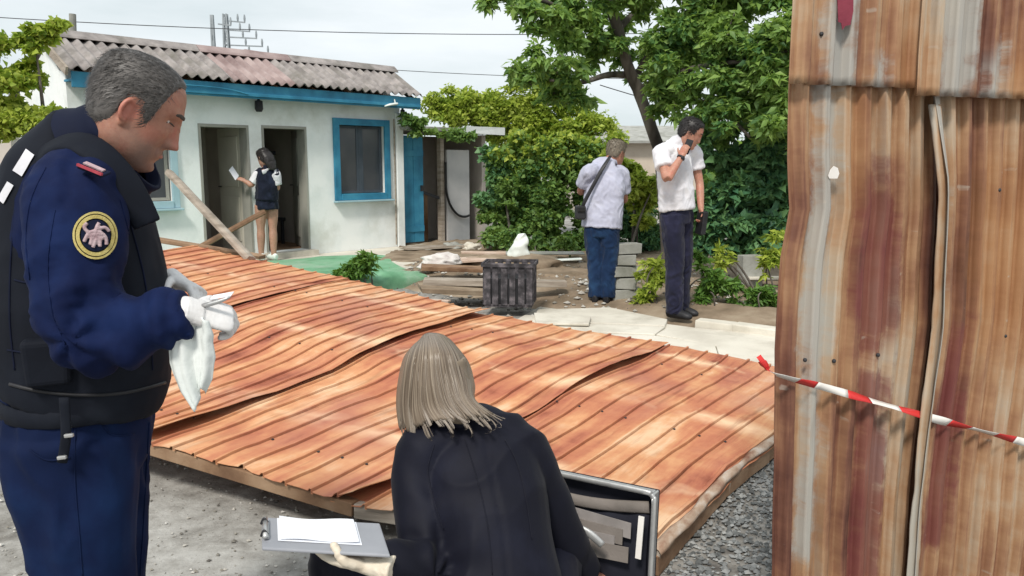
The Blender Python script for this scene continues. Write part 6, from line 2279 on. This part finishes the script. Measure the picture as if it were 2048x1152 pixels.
    sh_ = obj('hair_sheet', uv_mesh('hair_sheet', V, F, UV), hm_, hr, True)
    so_ = sh_.modifiers.new('solid', 'SOLIDIFY'); so_.thickness = .004
    V, F = [], []
    for k in range(1750):
        wisp = k > 1150
        u = r.random() * (len(GP) - 1.01)
        if wisp:
            u = (int(u * 2.6) + .5) / 2.6 + r.normal() * .05
        w_ = .0003 + .0007 * r.random() ** 2
        e0 = 0.0 if not wisp else .55
        e1 = (.80 + .14 * r.random()) if not wisp else .96 + .17 * r.random()
        jo = r.normal() * .0016
        cl_ = int(u * 2.6)
        tip = Vector((math.sin(cl_ * 2.4) * .010, -.001, math.cos(cl_ * 1.7) * .012 - .006)) * (1 if wisp else .3)
        b0 = len(V)
        nn_ = 16
        for m_ in range(nn_):
            t = e0 + (e1 - e0) * m_ / (nn_ - 1)
            p = lock(u + .03 * math.sin(k + t * 3), t, .0025 + abs(jo)) + tip * (t ** 6)
            t_ = lock(u, min(1, t + .03)) - lock(u, max(0, t - .03))
            sd_ = t_.cross(EYE - p).normalized()
            ww = w_ * (1 - .9 * (m_ / nn_) ** 2)
            V += [p - sd_ * ww, p + sd_ * ww]
            if m_:
                q = b0 + 2 * m_
                F.append((q - 2, q - 1, q + 1, q))
    st = obj('strands', (V, F), MT['hair_blond'], hr, True)
    st['kind'] = 'stuff'
woman()

# clipboard in her hand
def clipboard():
    c = [G(524, 1102, .60), G(700, 1112, .60), G(742, 1050, .605), G(524, 1040, .60)]
    o0, ax, ay = c[0], (c[1] - c[0]) * 1.45, (c[3] - c[0])
    ay = ay * 1.0
    e = empty('clipboard', o0, 'grey clipboard with white sheets held low by the crouching woman', 'clipboard')
    nz_ = ax.cross(ay).normalized()
    bm = bmesh.new()
    abox(bm, o0, ax, ay, nz_ * .008)
    bev(obj('board', bm, MT['board_grey'], e), .003)
    for k, (a0, a1, b0, b1) in enumerate(((.13, .80, .22, .97), (.15, .78, .25, 1.0))):
        V, F = [], []
        for j in range(9):
            for i in range(13):
                u, v = a0 + (a1 - a0) * i / 12, b0 + (b1 - b0) * j / 8
                h = .0095 + .002 * k + .010 * k * max(0, i / 12 - .5) * (1 - j / 8) + .003 * math.sin(i * .5 + j * .3) * k
                V.append(o0 + ax * u + ay * v + nz_ * h)
        for j in range(8):
            for i in range(12):
                F.append((j * 13 + i, j * 13 + i + 1, (j + 1) * 13 + i + 1, (j + 1) * 13 + i))
        obj('sheet', (V, F), MT['paper'], e, True)
    bm = bmesh.new()
    abox(bm, o0 + ax * .012 + ay * .25 + nz_ * .0085, ax * .05, ay * .5, nz_ * .006)
    cl = bev(obj('clip', bm, MT['silver'], e), .002)
    bm = bmesh.new()
    tube(bm, [o0 + ax * .03 + ay * .2 + nz_ * .018, o0 + ax * .03 + ay * .8 + nz_ * .018], [.006, .006], seg=10, n=1)
    obj('clip_bar', bm, MT['silver'], cl, True)
    bm = bmesh.new()
    for v in (.3, .7):
        tube(bm, [o0 + ax * -.005 + ay * v + nz_ * .012, o0 + ax * .02 + ay * v + nz_ * .026, o0 + ax * .05 + ay * v + nz_ * .016], [.003] * 3, seg=8)
    obj('clip_spring', bm, MT['dark_metal'], cl, True)
clipboard()

# open field case beside her
def case():
    tr_ = G(1314, 985, .55)
    tl_ = G(1095, 940, .55)
    A_ = (tl_ - tr_); A_.z = 0; A_.normalize()           # to the left
    N_ = Vector((A_.y, -A_.x, 0))
    if N_.y > 0: N_ = -N_
    Wc, Hl, Dl = .48, .40, .04
    base = Vector((tr_.x, tr_.y, 0))
    e = empty('equipment_case', base, 'open black equipment case with silver rim beside the crouching woman', 'case')
    tilt = R(4)
    UP = (UZ * math.cos(tilt) - N_ * math.sin(tilt))
    NL = (N_ * math.cos(tilt) + UZ * math.sin(tilt))
    o0 = base + UZ * .15
    # lid: back panel and four walls
    def part(nm, o, x, y, z, m, par=e, bw=.003):
        bm = bmesh.new()
        abox(bm, o, x, y, z)
        return bev(obj(nm, bm, MT[m], par), bw)
    lid = part('lid', o0 - NL * 0.0, A_ * Wc, NL * .008, UP * Hl, 'case_lining')
    for nm, o, x, y, z in (('lid_wall', o0 + NL * .0085, A_ * .008, NL * Dl, UP * Hl), ('lid_wall', o0 + A_ * (Wc - .008) + NL * .0085, A_ * .008, NL * Dl, UP * Hl), ('lid_wall', o0 + A_ * .0085 + UP * (Hl - .008) + NL * .0085, A_ * (Wc - .017), NL * Dl, UP * .008)):
        part(nm, o, x, y, z, 'silver', lid)
    # rounded aluminium rim
    rp_ = []
    for (u, v) in ((0, 0), (0, .2), (0, Hl - .03), (.004, Hl - .010), (.012, Hl - .002), (.035, Hl + .002), (Wc * .5, Hl + .002), (Wc - .035, Hl + .002), (Wc - .012, Hl - .002), (Wc - .004, Hl - .01), (Wc, Hl - .03), (Wc, .2), (Wc, 0)):
        rp_.append(o0 + A_ * u + UP * v + NL * (Dl + .008))
    bm = bmesh.new()
    tube(bm, rp_, [(.0055, .007)] * len(rp_), side=NL, seg=10, n=3, ex=3)
    obj('rim', bm, MT['silver'], lid, True)
    # gathered pocket with papers in the lid
    V, F = [], []
    nu, nv = 30, 8
    for j in range(nv + 1):
        for i in range(nu + 1):
            s, t = i / nu, j / nv
            V.append(o0 + A_ * (.02 + s * (Wc - .04)) + UP * (.06 + t * (.285 - .02 * math.sin(s * math.pi))) + NL * (.012 + .038 * math.sin(math.pi * min(1, t * .9)) * (.5 + .5 * math.sin(math.pi * s)) + .004 * math.sin(s * 30) * t))
    for j in range(nv):
        for i in range(nu):
            F.append((j * (nu + 1) + i, j * (nu + 1) + i + 1, (j + 1) * (nu + 1) + i + 1, (j + 1) * (nu + 1) + i))
    o_ = obj('pocket', (V, F), MT['case_lining'], lid, True)
    s_ = o_.modifiers.new('solid', 'SOLIDIFY'); s_.thickness = .003
    bm = bmesh.new()
    tube(bm, [o0 + A_ * (.02 + s * (Wc - .04)) + UP * (.352 - .02 * math.sin(s * math.pi)) + NL * (.016 + .026 * (.5 + .5 * math.sin(math.pi * s))) for s in np.linspace(0, 1, 9)], [(.018, .006)] * 9, side=UP, seg=8, n=2)
    obj('pocket_hem', bm, MT['pocket'], lid, True)
    for k in range(4):
        bm = bmesh.new()
        off = .056 + .004 * k
        abox(bm, o0 + A_ * (.06 + .022 * ((k * 7) % 3)) + UP * (.262 - .022 * k) + NL * off, A_ * (.30 - .03 * (k % 2)) + UP * (.016 - .010 * k), UP * .045, NL * .003)
        tag(obj('papers', bm, MT['pocket' if k % 2 else 'paper_dull'], lid))
    bm = bmesh.new()
    beam(bm, o0 + A_ * .025 + UP * .34 + NL * .075, o0 + A_ * .028 + UP * .22 + NL * .078, .016, .004, up=N_)
    obj('lid_stay', bm, MT['tape_white'], lid)
    # tray
    th_ = .15
    f0 = base + N_ * .085
    part('tray_floor', f0, A_ * Wc, N_ * .34, UZ * .01, 'case_lining')
    part('tray_wall', f0 + UZ * .0105, A_ * Wc, N_ * .01, UZ * (th_ - .012), 'black_plastic')
    part('tray_wall', f0 + N_ * .33 + UZ * .0105, A_ * Wc, N_ * .01, UZ * (th_ - .012), 'black_plastic')
    part('tray_wall', f0 + N_ * .0105 + UZ * .0105, A_ * .01, N_ * .319, UZ * (th_ - .012), 'black_plastic')
    part('tray_wall', f0 + N_ * .0105 + A_ * (Wc - .01) + UZ * .0105, A_ * .01, N_ * .319, UZ * (th_ - .012), 'black_plastic')
    bm = bmesh.new()
    rr = [f0 + UZ * th_, f0 + A_ * Wc + UZ * th_, f0 + A_ * Wc + N_ * .34 + UZ * th_, f0 + N_ * .34 + UZ * th_, f0 + UZ * th_]
    for a_, b_ in zip(rr[:-1], rr[1:]):
        beam(bm, a_, b_, .014, .014)
    obj('tray_rim', remesh(bm, .004, 1, 'tray_rim'), MT['silver'], e, True)
    # elastic-held tools standing in front of the lid
    LT = [('brush', .10, .18, .012, 'silver'), ('torch', .16, .14, .014, 'silver'), ('tweezers', .21, .17, .005, 'silver'), ('marker', .26, .15, .008, 'paper'), ('ruler', .31, .2, .012, 'silver')]
    for k, (nm, u, h, w, m) in enumerate(LT):
        bm = bmesh.new()
        p0 = f0 + A_ * u + N_ * (.05 + .03 * (k % 2)) + UZ * .02
        tube(bm, [p0, p0 + UZ * h * .9 + A_ * .015 * (-1) ** k, p0 + UZ * (h + .1) + A_ * .03 * (-1) ** k - N_ * .03], [w, w, w * .6], seg=10, n=2)
        tag(obj(nm, bm, MT[m], None, True), {'brush': 'silver brush handle at the right inside the open case', 'torch': 'stubby metal torch in the open case', 'tweezers': 'thin metal tweezers in the middle of the open case', 'marker': 'white marker standing in the open case', 'ruler': 'metal rod leaning leftmost in the open case'}[nm], 'tool', 'tools in the open case')
    bm = bmesh.new()
    q0 = P(1150, 1042, 2.10)
    tube(bm, [P(1152, 1050, 2.09), P(1180, 1068, 2.08), P(1205, 1090, 2.07)], [(.006, .004), (.012, .006), (.011, .006)], side=(0, 0, 1), seg=10)
    tag(obj('torch', bm, MT['silver'], None, True), 'slanted grey tool near her sleeve above the open case', 'tool', 'tools in the open case')
case()

# ================================================================ people further back
def figure(label, F_, J, arms, legs, top, bottom, hair, hs=1.0, hf=None, hup=UZ, sleeve=.55, skin='skin', gz=0.0, shoe_m='black_plastic', wid=1.0, skirt=None, curl=(.5, .55, .6, .6), mask=None, untuck=.0, vox=.009):
    F_ = Vector(F_).normalized()
    LAT = Vector((F_.y, -F_.x, 0))
    e = empty('person', (J['hip'].x, J['hip'].y, gz), label, 'person')
    HM = frame(J['head'], hf or F_, hup)
    bm = bmesh.new()
    head_bm(bm, HM, hs, .004, nv=36, nu=40)
    tube(bm, [J['sh'], J['neck'], J['head'] - Vector((0, 0, .03))], [.06, .054, .05], seg=12)
    tube(bm, [J['hip'] - UZ * .06, J['hip'] + UZ * .08, J['chest'], J['sh'], J['neck']], [(.13 * wid, .09), (.12 * wid, .085), (.14 * wid, .09), (.11 * wid, .06), (.05, .05)], side=LAT, seg=14)
    for (a_, b_, c_, hdir, hback, right) in arms:
        tube(bm, [J['sh'] - UZ * .05, a_ - UZ * .01, a_.lerp(b_, .5), b_, b_.lerp(c_, .35), c_], [.03, .042, .044, .038, .038, .027], seg=10)
        hm = frame(c_, hdir, hback)
        hand_bm(bm, hm, .95, curl, .4, right)
    for h_, k_, a_ in legs:
        tube(bm, [h_, h_.lerp(k_, .5), k_, k_.lerp(a_, .35), a_, a_ - UZ * .05], [.086, .08, .056, .06, .038, .035], seg=10)
        tube(bm, [a_ - UZ * .03 - F_ * .03, a_ - UZ * .045 + F_ * .06, a_ - UZ * .05 + F_ * .13], [.034, .034, .02], seg=10)
    obj('body', remesh(bm, vox, 2, 'body'), MT[skin], e, True)
    face_bits(HM, hs, e, .004)
    # shirt
    bm = bmesh.new()
    lo = J['hip'] - UZ * untuck
    tube(bm, [lo, lo.lerp(J['chest'], .35), J['chest'], J['chest'].lerp(J['sh'], .6), J['sh'] + UZ * .01, J['neck'] - UZ * .035], [(.182 * wid, .145), (.176 * wid, .138), (.178 * wid, .130), (.165 * wid, .105), (.125 * wid, .078), (.066, .062)], side=LAT, seg=22)
    for (a_, b_, c_, *_x) in arms:
        pts = [J['sh'].lerp(a_, .6), a_]
        rad = [.07, .072]
        if sleeve <= 1:
            pts += [a_.lerp(b_, sleeve * .5), a_.lerp(b_, sleeve)]
            rad += [.072, .070]
        else:
            pts += [a_.lerp(b_, .5), b_, b_.lerp(c_, .5), b_.lerp(c_, .92)]
            rad += [.066, .060, .052, .043]
        tube(bm, pts, rad, seg=14)
    me = remesh(bm, vox, 3, 'shirt')
    wrinkle(me, .008, (9, 9, 5), len(label) * .7)
    wrinkle(me, .006, (16, 16, 11), len(label) * .4)
    sh = obj('shirt', me, MT[top], e, True)
    bm = bmesh.new()
    nk = J['neck'] - UZ * .03
    pts = [nk + LAT * (.066 * math.cos(t)) + F_ * (.064 * math.sin(t)) - UZ * (.02 * math.sin(t)) for t in np.linspace(0, 2 * math.pi, 17)]
    tube(bm, pts, [(.018, .006)] * 17, side=UZ, seg=8, n=2)
    obj('collar', bm, MT[top], sh, True)
    # trousers or skirt
    bm = bmesh.new()
    if skirt:
        tube(bm, [J['hip'] + UZ * .12, J['hip'], J['hip'] - UZ * skirt], [(.14 * wid, .10), (.17 * wid, .13), (.175 * wid, .14)], side=LAT, seg=18)
    else:
        tube(bm, [J['hip'] + UZ * .07, J['hip'], J['hip'] - UZ * .09], [(.14 * wid, .10), (.155 * wid, .118), (.13 * wid, .11)], side=LAT, seg=18)
        for h_, k_, a_ in legs:
            tube(bm, [h_ + UZ * .02, h_.lerp(k_, .5), k_, k_.lerp(a_, .5), a_ - UZ * .03], [(.095, .10), (.09, .09), (.078, .078), (.075, .075), (.074, .074)], side=LAT, seg=14)
    me = remesh(bm, vox, 3, 'trousers')
    wrinkle(me, .010, (14, 14, 4), len(label) * .3)
    wrinkle(me, .004, (18, 18, 14), len(label) * .9)
    tr = obj('skirt' if skirt else 'trousers', me, MT[bottom], e, True)
    if not skirt:
        bm = bmesh.new()
        pts = [J['hip'] + UZ * .055 + LAT * (.150 * wid * math.cos(t)) + F_ * (.112 * math.sin(t)) for t in np.linspace(0, 2 * math.pi, 25)]
        tube(bm, pts, [(.02, .005)] * 25, side=UZ, seg=8, n=1)
        obj('belt', bm, MT['black_plastic'], tr, True)
    for h_, k_, a_ in legs:
        bm = bmesh.new()
        sv_ = a_.z
        shoe(bm, a_, F_, .27)
        bmesh.ops.translate(bm, verts=bm.verts, vec=(0, 0, gz))
        obj('shoe', remesh(bm, vox, 2, 'shoe'), MT[shoe_m], e, True)
    mk = mask or (lambda x, y, z: z - float(np.interp(y, [-.12, -.05, -.02, .01, .03, .045, .065, .09], [-.06, -.055, -.01, .02, -.01, .05, .078, .095])))
    hair_cap(HM, hs, mk, .012, MT[hair], e, 'hair', .004, nv=40, nu=48, strands=900, slen=.022, sw=.0022, seed=len(label), namp=.004)
    return e, HM, sh, tr

# man on the phone -------------------------------------------------------
def phone_man():
    Y = 7.25
    F_ = Vector((.74, -.67, 0)).normalized()
    LAT = Vector((F_.y, -F_.x, 0))
    hip = P(1354, 425, Y)
    J = dict(hip=hip, chest=P(1350, 340, Y), sh=P(1353, 292, Y + .02), neck=P(1366, 276, Y))
    J['head'] = P(1381, 268, Y - .03)
    rs, re, rw = P(1322, 308, Y - .14), P(1334, 358, Y - .33), P(1364, 312, Y - .24)
    ls, le, lw = P(1386, 306, Y + .15), P(1399, 365, Y + .13), P(1402, 420, Y + .02)
    arms = [(rs, re, rw, (.35, .05, .9), (-.5, -.8, .2), True), (ls, le, lw, (.05, -.1, -1), (.9, .2, 0), False)]
    g = .045
    legs = []
    for sg, px, dy in ((1, 1345, -.06), (-1, 1365, .10)):
        a_ = G(px, 634, g); a_ = Vector((a_.x, a_.y + dy, g + .09))
        h_ = hip + LAT * .085 * sg - UZ * .03
        k_ = h_.lerp(a_, .5) + F_ * .02
        legs.append((h_, k_, a_))
    e, HM, sh, tr = figure('man in white short-sleeved shirt and dark trousers holding a phone to his ear', F_, J, arms, legs, 'shirt_white', 'slacks', 'hair_dark', 1.08, hf=(.86, -.25, -.42), gz=g, skin='skin_ruddy', wid=1.08, curl=(.9, .9, .9, .9), untuck=-.03)
    bm = bmesh.new()
    c_ = P(1366, 309, Y - .24)
    t_ = (rw - re).normalized()
    pts = []
    u = t_.orthogonal().normalized(); v = t_.cross(u)
    for k in range(17):
        a_ = 2 * math.pi * k / 16
        pts.append(rw - t_ * .02 + u * .033 * math.cos(a_) + v * .033 * math.sin(a_))
    tube(bm, pts, [(.010, .004)] * 17, side=t_, seg=6, n=1)
    ellip(bm, rw - t_ * .02 + Vector((.01, -.033, 0)), .018, .008, .018)
    tag(obj('wristwatch', bm, MT['black_plastic'], None, True), 'dark wristwatch on the raised arm of the man on the phone', 'watch')
    bm = bmesh.new()
    hm = frame(rw, (.35, .05, .9), (-.5, -.8, .2))
    abox(bm, hm @ Vector((-.03, .03, -.035)), hm.to_3x3() @ Vector((.065, 0, 0)), hm.to_3x3() @ Vector((0, .13, 0)), hm.to_3x3() @ Vector((0, 0, .009)))
    tag(bev(obj('mobile_phone', bm, MT['black_plastic']), .003), 'dark mobile phone held to the ear of the man in the white shirt', 'phone')
    bm = bmesh.new()
    c_ = lw + Vector((0.01, -.02, -.12))
    abox(bm, c_ - Vector((.03, .09, .10)), Vector((.05, .02, 0)), Vector((-.02, .17, 0)), Vector((.02, 0, .21)))
    tag(bev(obj('folder', bm, MT['black_plastic']), .012, 3), 'black document pouch at the left hip of the man in the white shirt', 'pouch')
phone_man()

# photographer -----------------------------------------------------------
def photographer():
    Y = 8.15
    F_ = Vector((.35, .94, 0)).normalized()
    LAT = Vector((F_.y, -F_.x, 0))
    hip = P(1203, 455, Y)
    J = dict(hip=hip, chest=P(1209, 380, Y + .03), sh=P(1211, 334, Y + .06), neck=P(1221, 319, Y + .1))
    J['head'] = P(1233, 306, Y + .14)
    ls, le, lw = P(1177, 345, Y), P(1161, 383, Y + .12), P(1190, 372, Y + .42)
    rs, re, rw = P(1243, 348, Y + .12), P(1249, 400, Y + .2), P(1240, 372, Y + .45)
    arms = [(rs, re, rw, (-.3, .7, .5), (.8, .2, .3), True), (ls, le, lw, (.6, .7, .3), (-.6, .2, .6), False)]
    g = .05
    legs = []
    for sg, px, dy in ((-1, 1192, 0), (1, 1214, -.02)):
        a_ = G(px, 606, g); a_ = Vector((a_.x, a_.y + dy, g + .09))
        h_ = hip + LAT * .085 * sg - UZ * .03
        k_ = h_.lerp(a_, .5) + F_ * .03
        legs.append((h_, k_, a_))
    e, HM, sh, tr = figure('man with greying hair in pale lilac shirt and jeans seen from behind, photographing', F_, J, arms, legs, 'shirt_lilac', 'jeans', 'hair_fair', 1.04, hf=(.75, .6, -.18), gz=g, skin='skin', wid=1.12, sleeve=.7, untuck=.0)
    # strap across the back and camera bag
    bag = empty('camera_bag', P(1163, 424, Y - .08), 'black camera bag on a strap at the left hip of the photographer', 'bag')
    bm = bmesh.new()
    sp = [P(1221, 312, Y - .02), P(1206, 335, Y - .09), P(1188, 368, Y - .115), P(1170, 402, Y - .12), P(1163, 420, Y - .11)]
    tube(bm, sp, [(.019, .004)] * 5, side=(1, 0, .5), seg=8, n=4)
    obj('strap', bm, MT['black_plastic'], bag, True)
    bm = bmesh.new()
    c_ = P(1163, 424, Y - .08)
    abox(bm, c_ - Vector((.055, .06, .075)), (.10, .015, 0), (-.015, .11, 0), (0, 0, .14))
    bev(obj('pouch', bm, MT['black_plastic'], bag), .02, 3)
    bm = bmesh.new()
    abox(bm, c_ + Vector((-.048, -.074, .005)), (.085, .013, 0), (0, .013, 0), (0, 0, .05))
    bev(obj('flap', bm, MT['rubber'], bag), .008, 2)
    bm = bmesh.new()
    c_ = (lw + rw) / 2 + Vector((0, .06, .03))
    abox(bm, c_ - Vector((.065, .03, .045)), (.13, 0, 0), (0, .06, 0), (0, 0, .09))
    cam_ = tag(bev(obj('photo_camera', bm, MT['black_plastic']), .01), 'black camera held in front of the photographer', 'camera')
photographer()

# girl at the doorway ------------------------------------------------------
def girl():
    Y = 11.45
    F_ = Vector((-.72, .69, 0)).normalized()
    LAT = Vector((F_.y, -F_.x, 0))
    hip = P(534, 405, Y)
    J = dict(hip=hip, chest=P(535, 365, Y), sh=P(534, 341, Y), neck=P(531, 334, Y))
    J['head'] = P(527, 316, Y)
    ls, le, lw = P(520, 347, Y - .05), P(503, 371, Y - .1), P(486, 362, Y - .05)
    rs, re, rw = P(550, 348, Y), P(555, 376, Y + .02), P(540, 380, Y + .2)
    ls, le, lw = P(519, 347, Y - .02), P(503, 370, Y - .04), P(487, 361, Y - .02)
    arms = [(rs, re, rw, (-.8, .4, .2), (.5, .5, .5), True), (ls, le, lw, (-.85, .3, .35), (0, -.5, .8), False)]
    g = .10
    legs = []
    for sg, px, dy in ((-1, 522, 0), (1, 547, 0)):
        a_ = P(px, 494, Y); a_ = Vector((a_.x, Y + dy, g + .085))
        h_ = hip + LAT * .07 * sg - UZ * .03
        h_ = Vector((a_.x * .45 + h_.x * .55, h_.y, h_.z))
        legs.append((h_, h_.lerp(a_, .48), a_))
    def mk(x, y, z):
        return z - float(np.interp(y, [-.12, -.05, -.02, .02, .045, .065, .09], [-.10, -.09, -.05, -.02, .05, .07, .085]))
    e, HM, sh, tr = figure('girl with long dark hair, dark top and bare legs reading in the right doorway', F_, J, arms, legs, 'denim_dark', 'denim_dark', 'hair_dark', 1.0, hf=(-.8, .5, -.25), gz=g, skin='skin_tan', wid=.9, sleeve=.3, skirt=.09, shoe_m='white_plastic', mask=mk, untuck=-.04)
    bm = bmesh.new()
    ellip(bm, HM @ Vector((0, -.04, .09)), .055, .055, .05)
    tube(bm, [HM @ Vector((0, -.06, .06)), HM @ Vector((0, -.10, -.02)), HM @ Vector((.01, -.115, -.12)), HM @ Vector((.02, -.13, -.20))], [(.085, .05), (.092, .055), (.085, .04), (.05, .02)], side=HM.to_3x3() @ Vector((1, 0, 0)), seg=14)
    me = remesh(bm, .008, 3, 'long_hair'); wrinkle(me, .005, (40, 40, 8), 2)
    obj('long_hair', me, MT['hair_dark'], e, True)
    bm = bmesh.new()
    tube(bm, [J['sh'] - F_ * .085 + LAT * (-.12 + .04 * k) + UZ * (.01 - .012 * abs(k - 3)) for k in range(7)], [(.03, .006)] * 7, side=UZ, seg=8, n=2)
    obj('yoke', bm, MT['shirt_white'], sh, True)
    for a_, b_ in ((rs, re), (ls, le)):
        bm = bmesh.new()
        tube(bm, [J['sh'].lerp(a_, .75), a_, a_.lerp(b_, .45), a_.lerp(b_, .8)], [.06, .076, .074, .068], seg=14)
        me = remesh(bm, .009, 2, 'sleeve'); wrinkle(me, .004, (12, 12, 12), 3)
        obj('sleeve', me, MT['shirt_white'], sh, True)
    bm = bmesh.new()
    o0 = lw + F_ * .07
    abox(bm, o0 + Vector((-.08, 0, .0)), Vector((.02, .10, .06)), Vector((-.10, .04, .14)), Vector((0, 0, .004)))
    tag(obj('paper_sheet', bm, MT['paper']), 'white sheet in the hand of the girl in the doorway', 'paper')
girl()
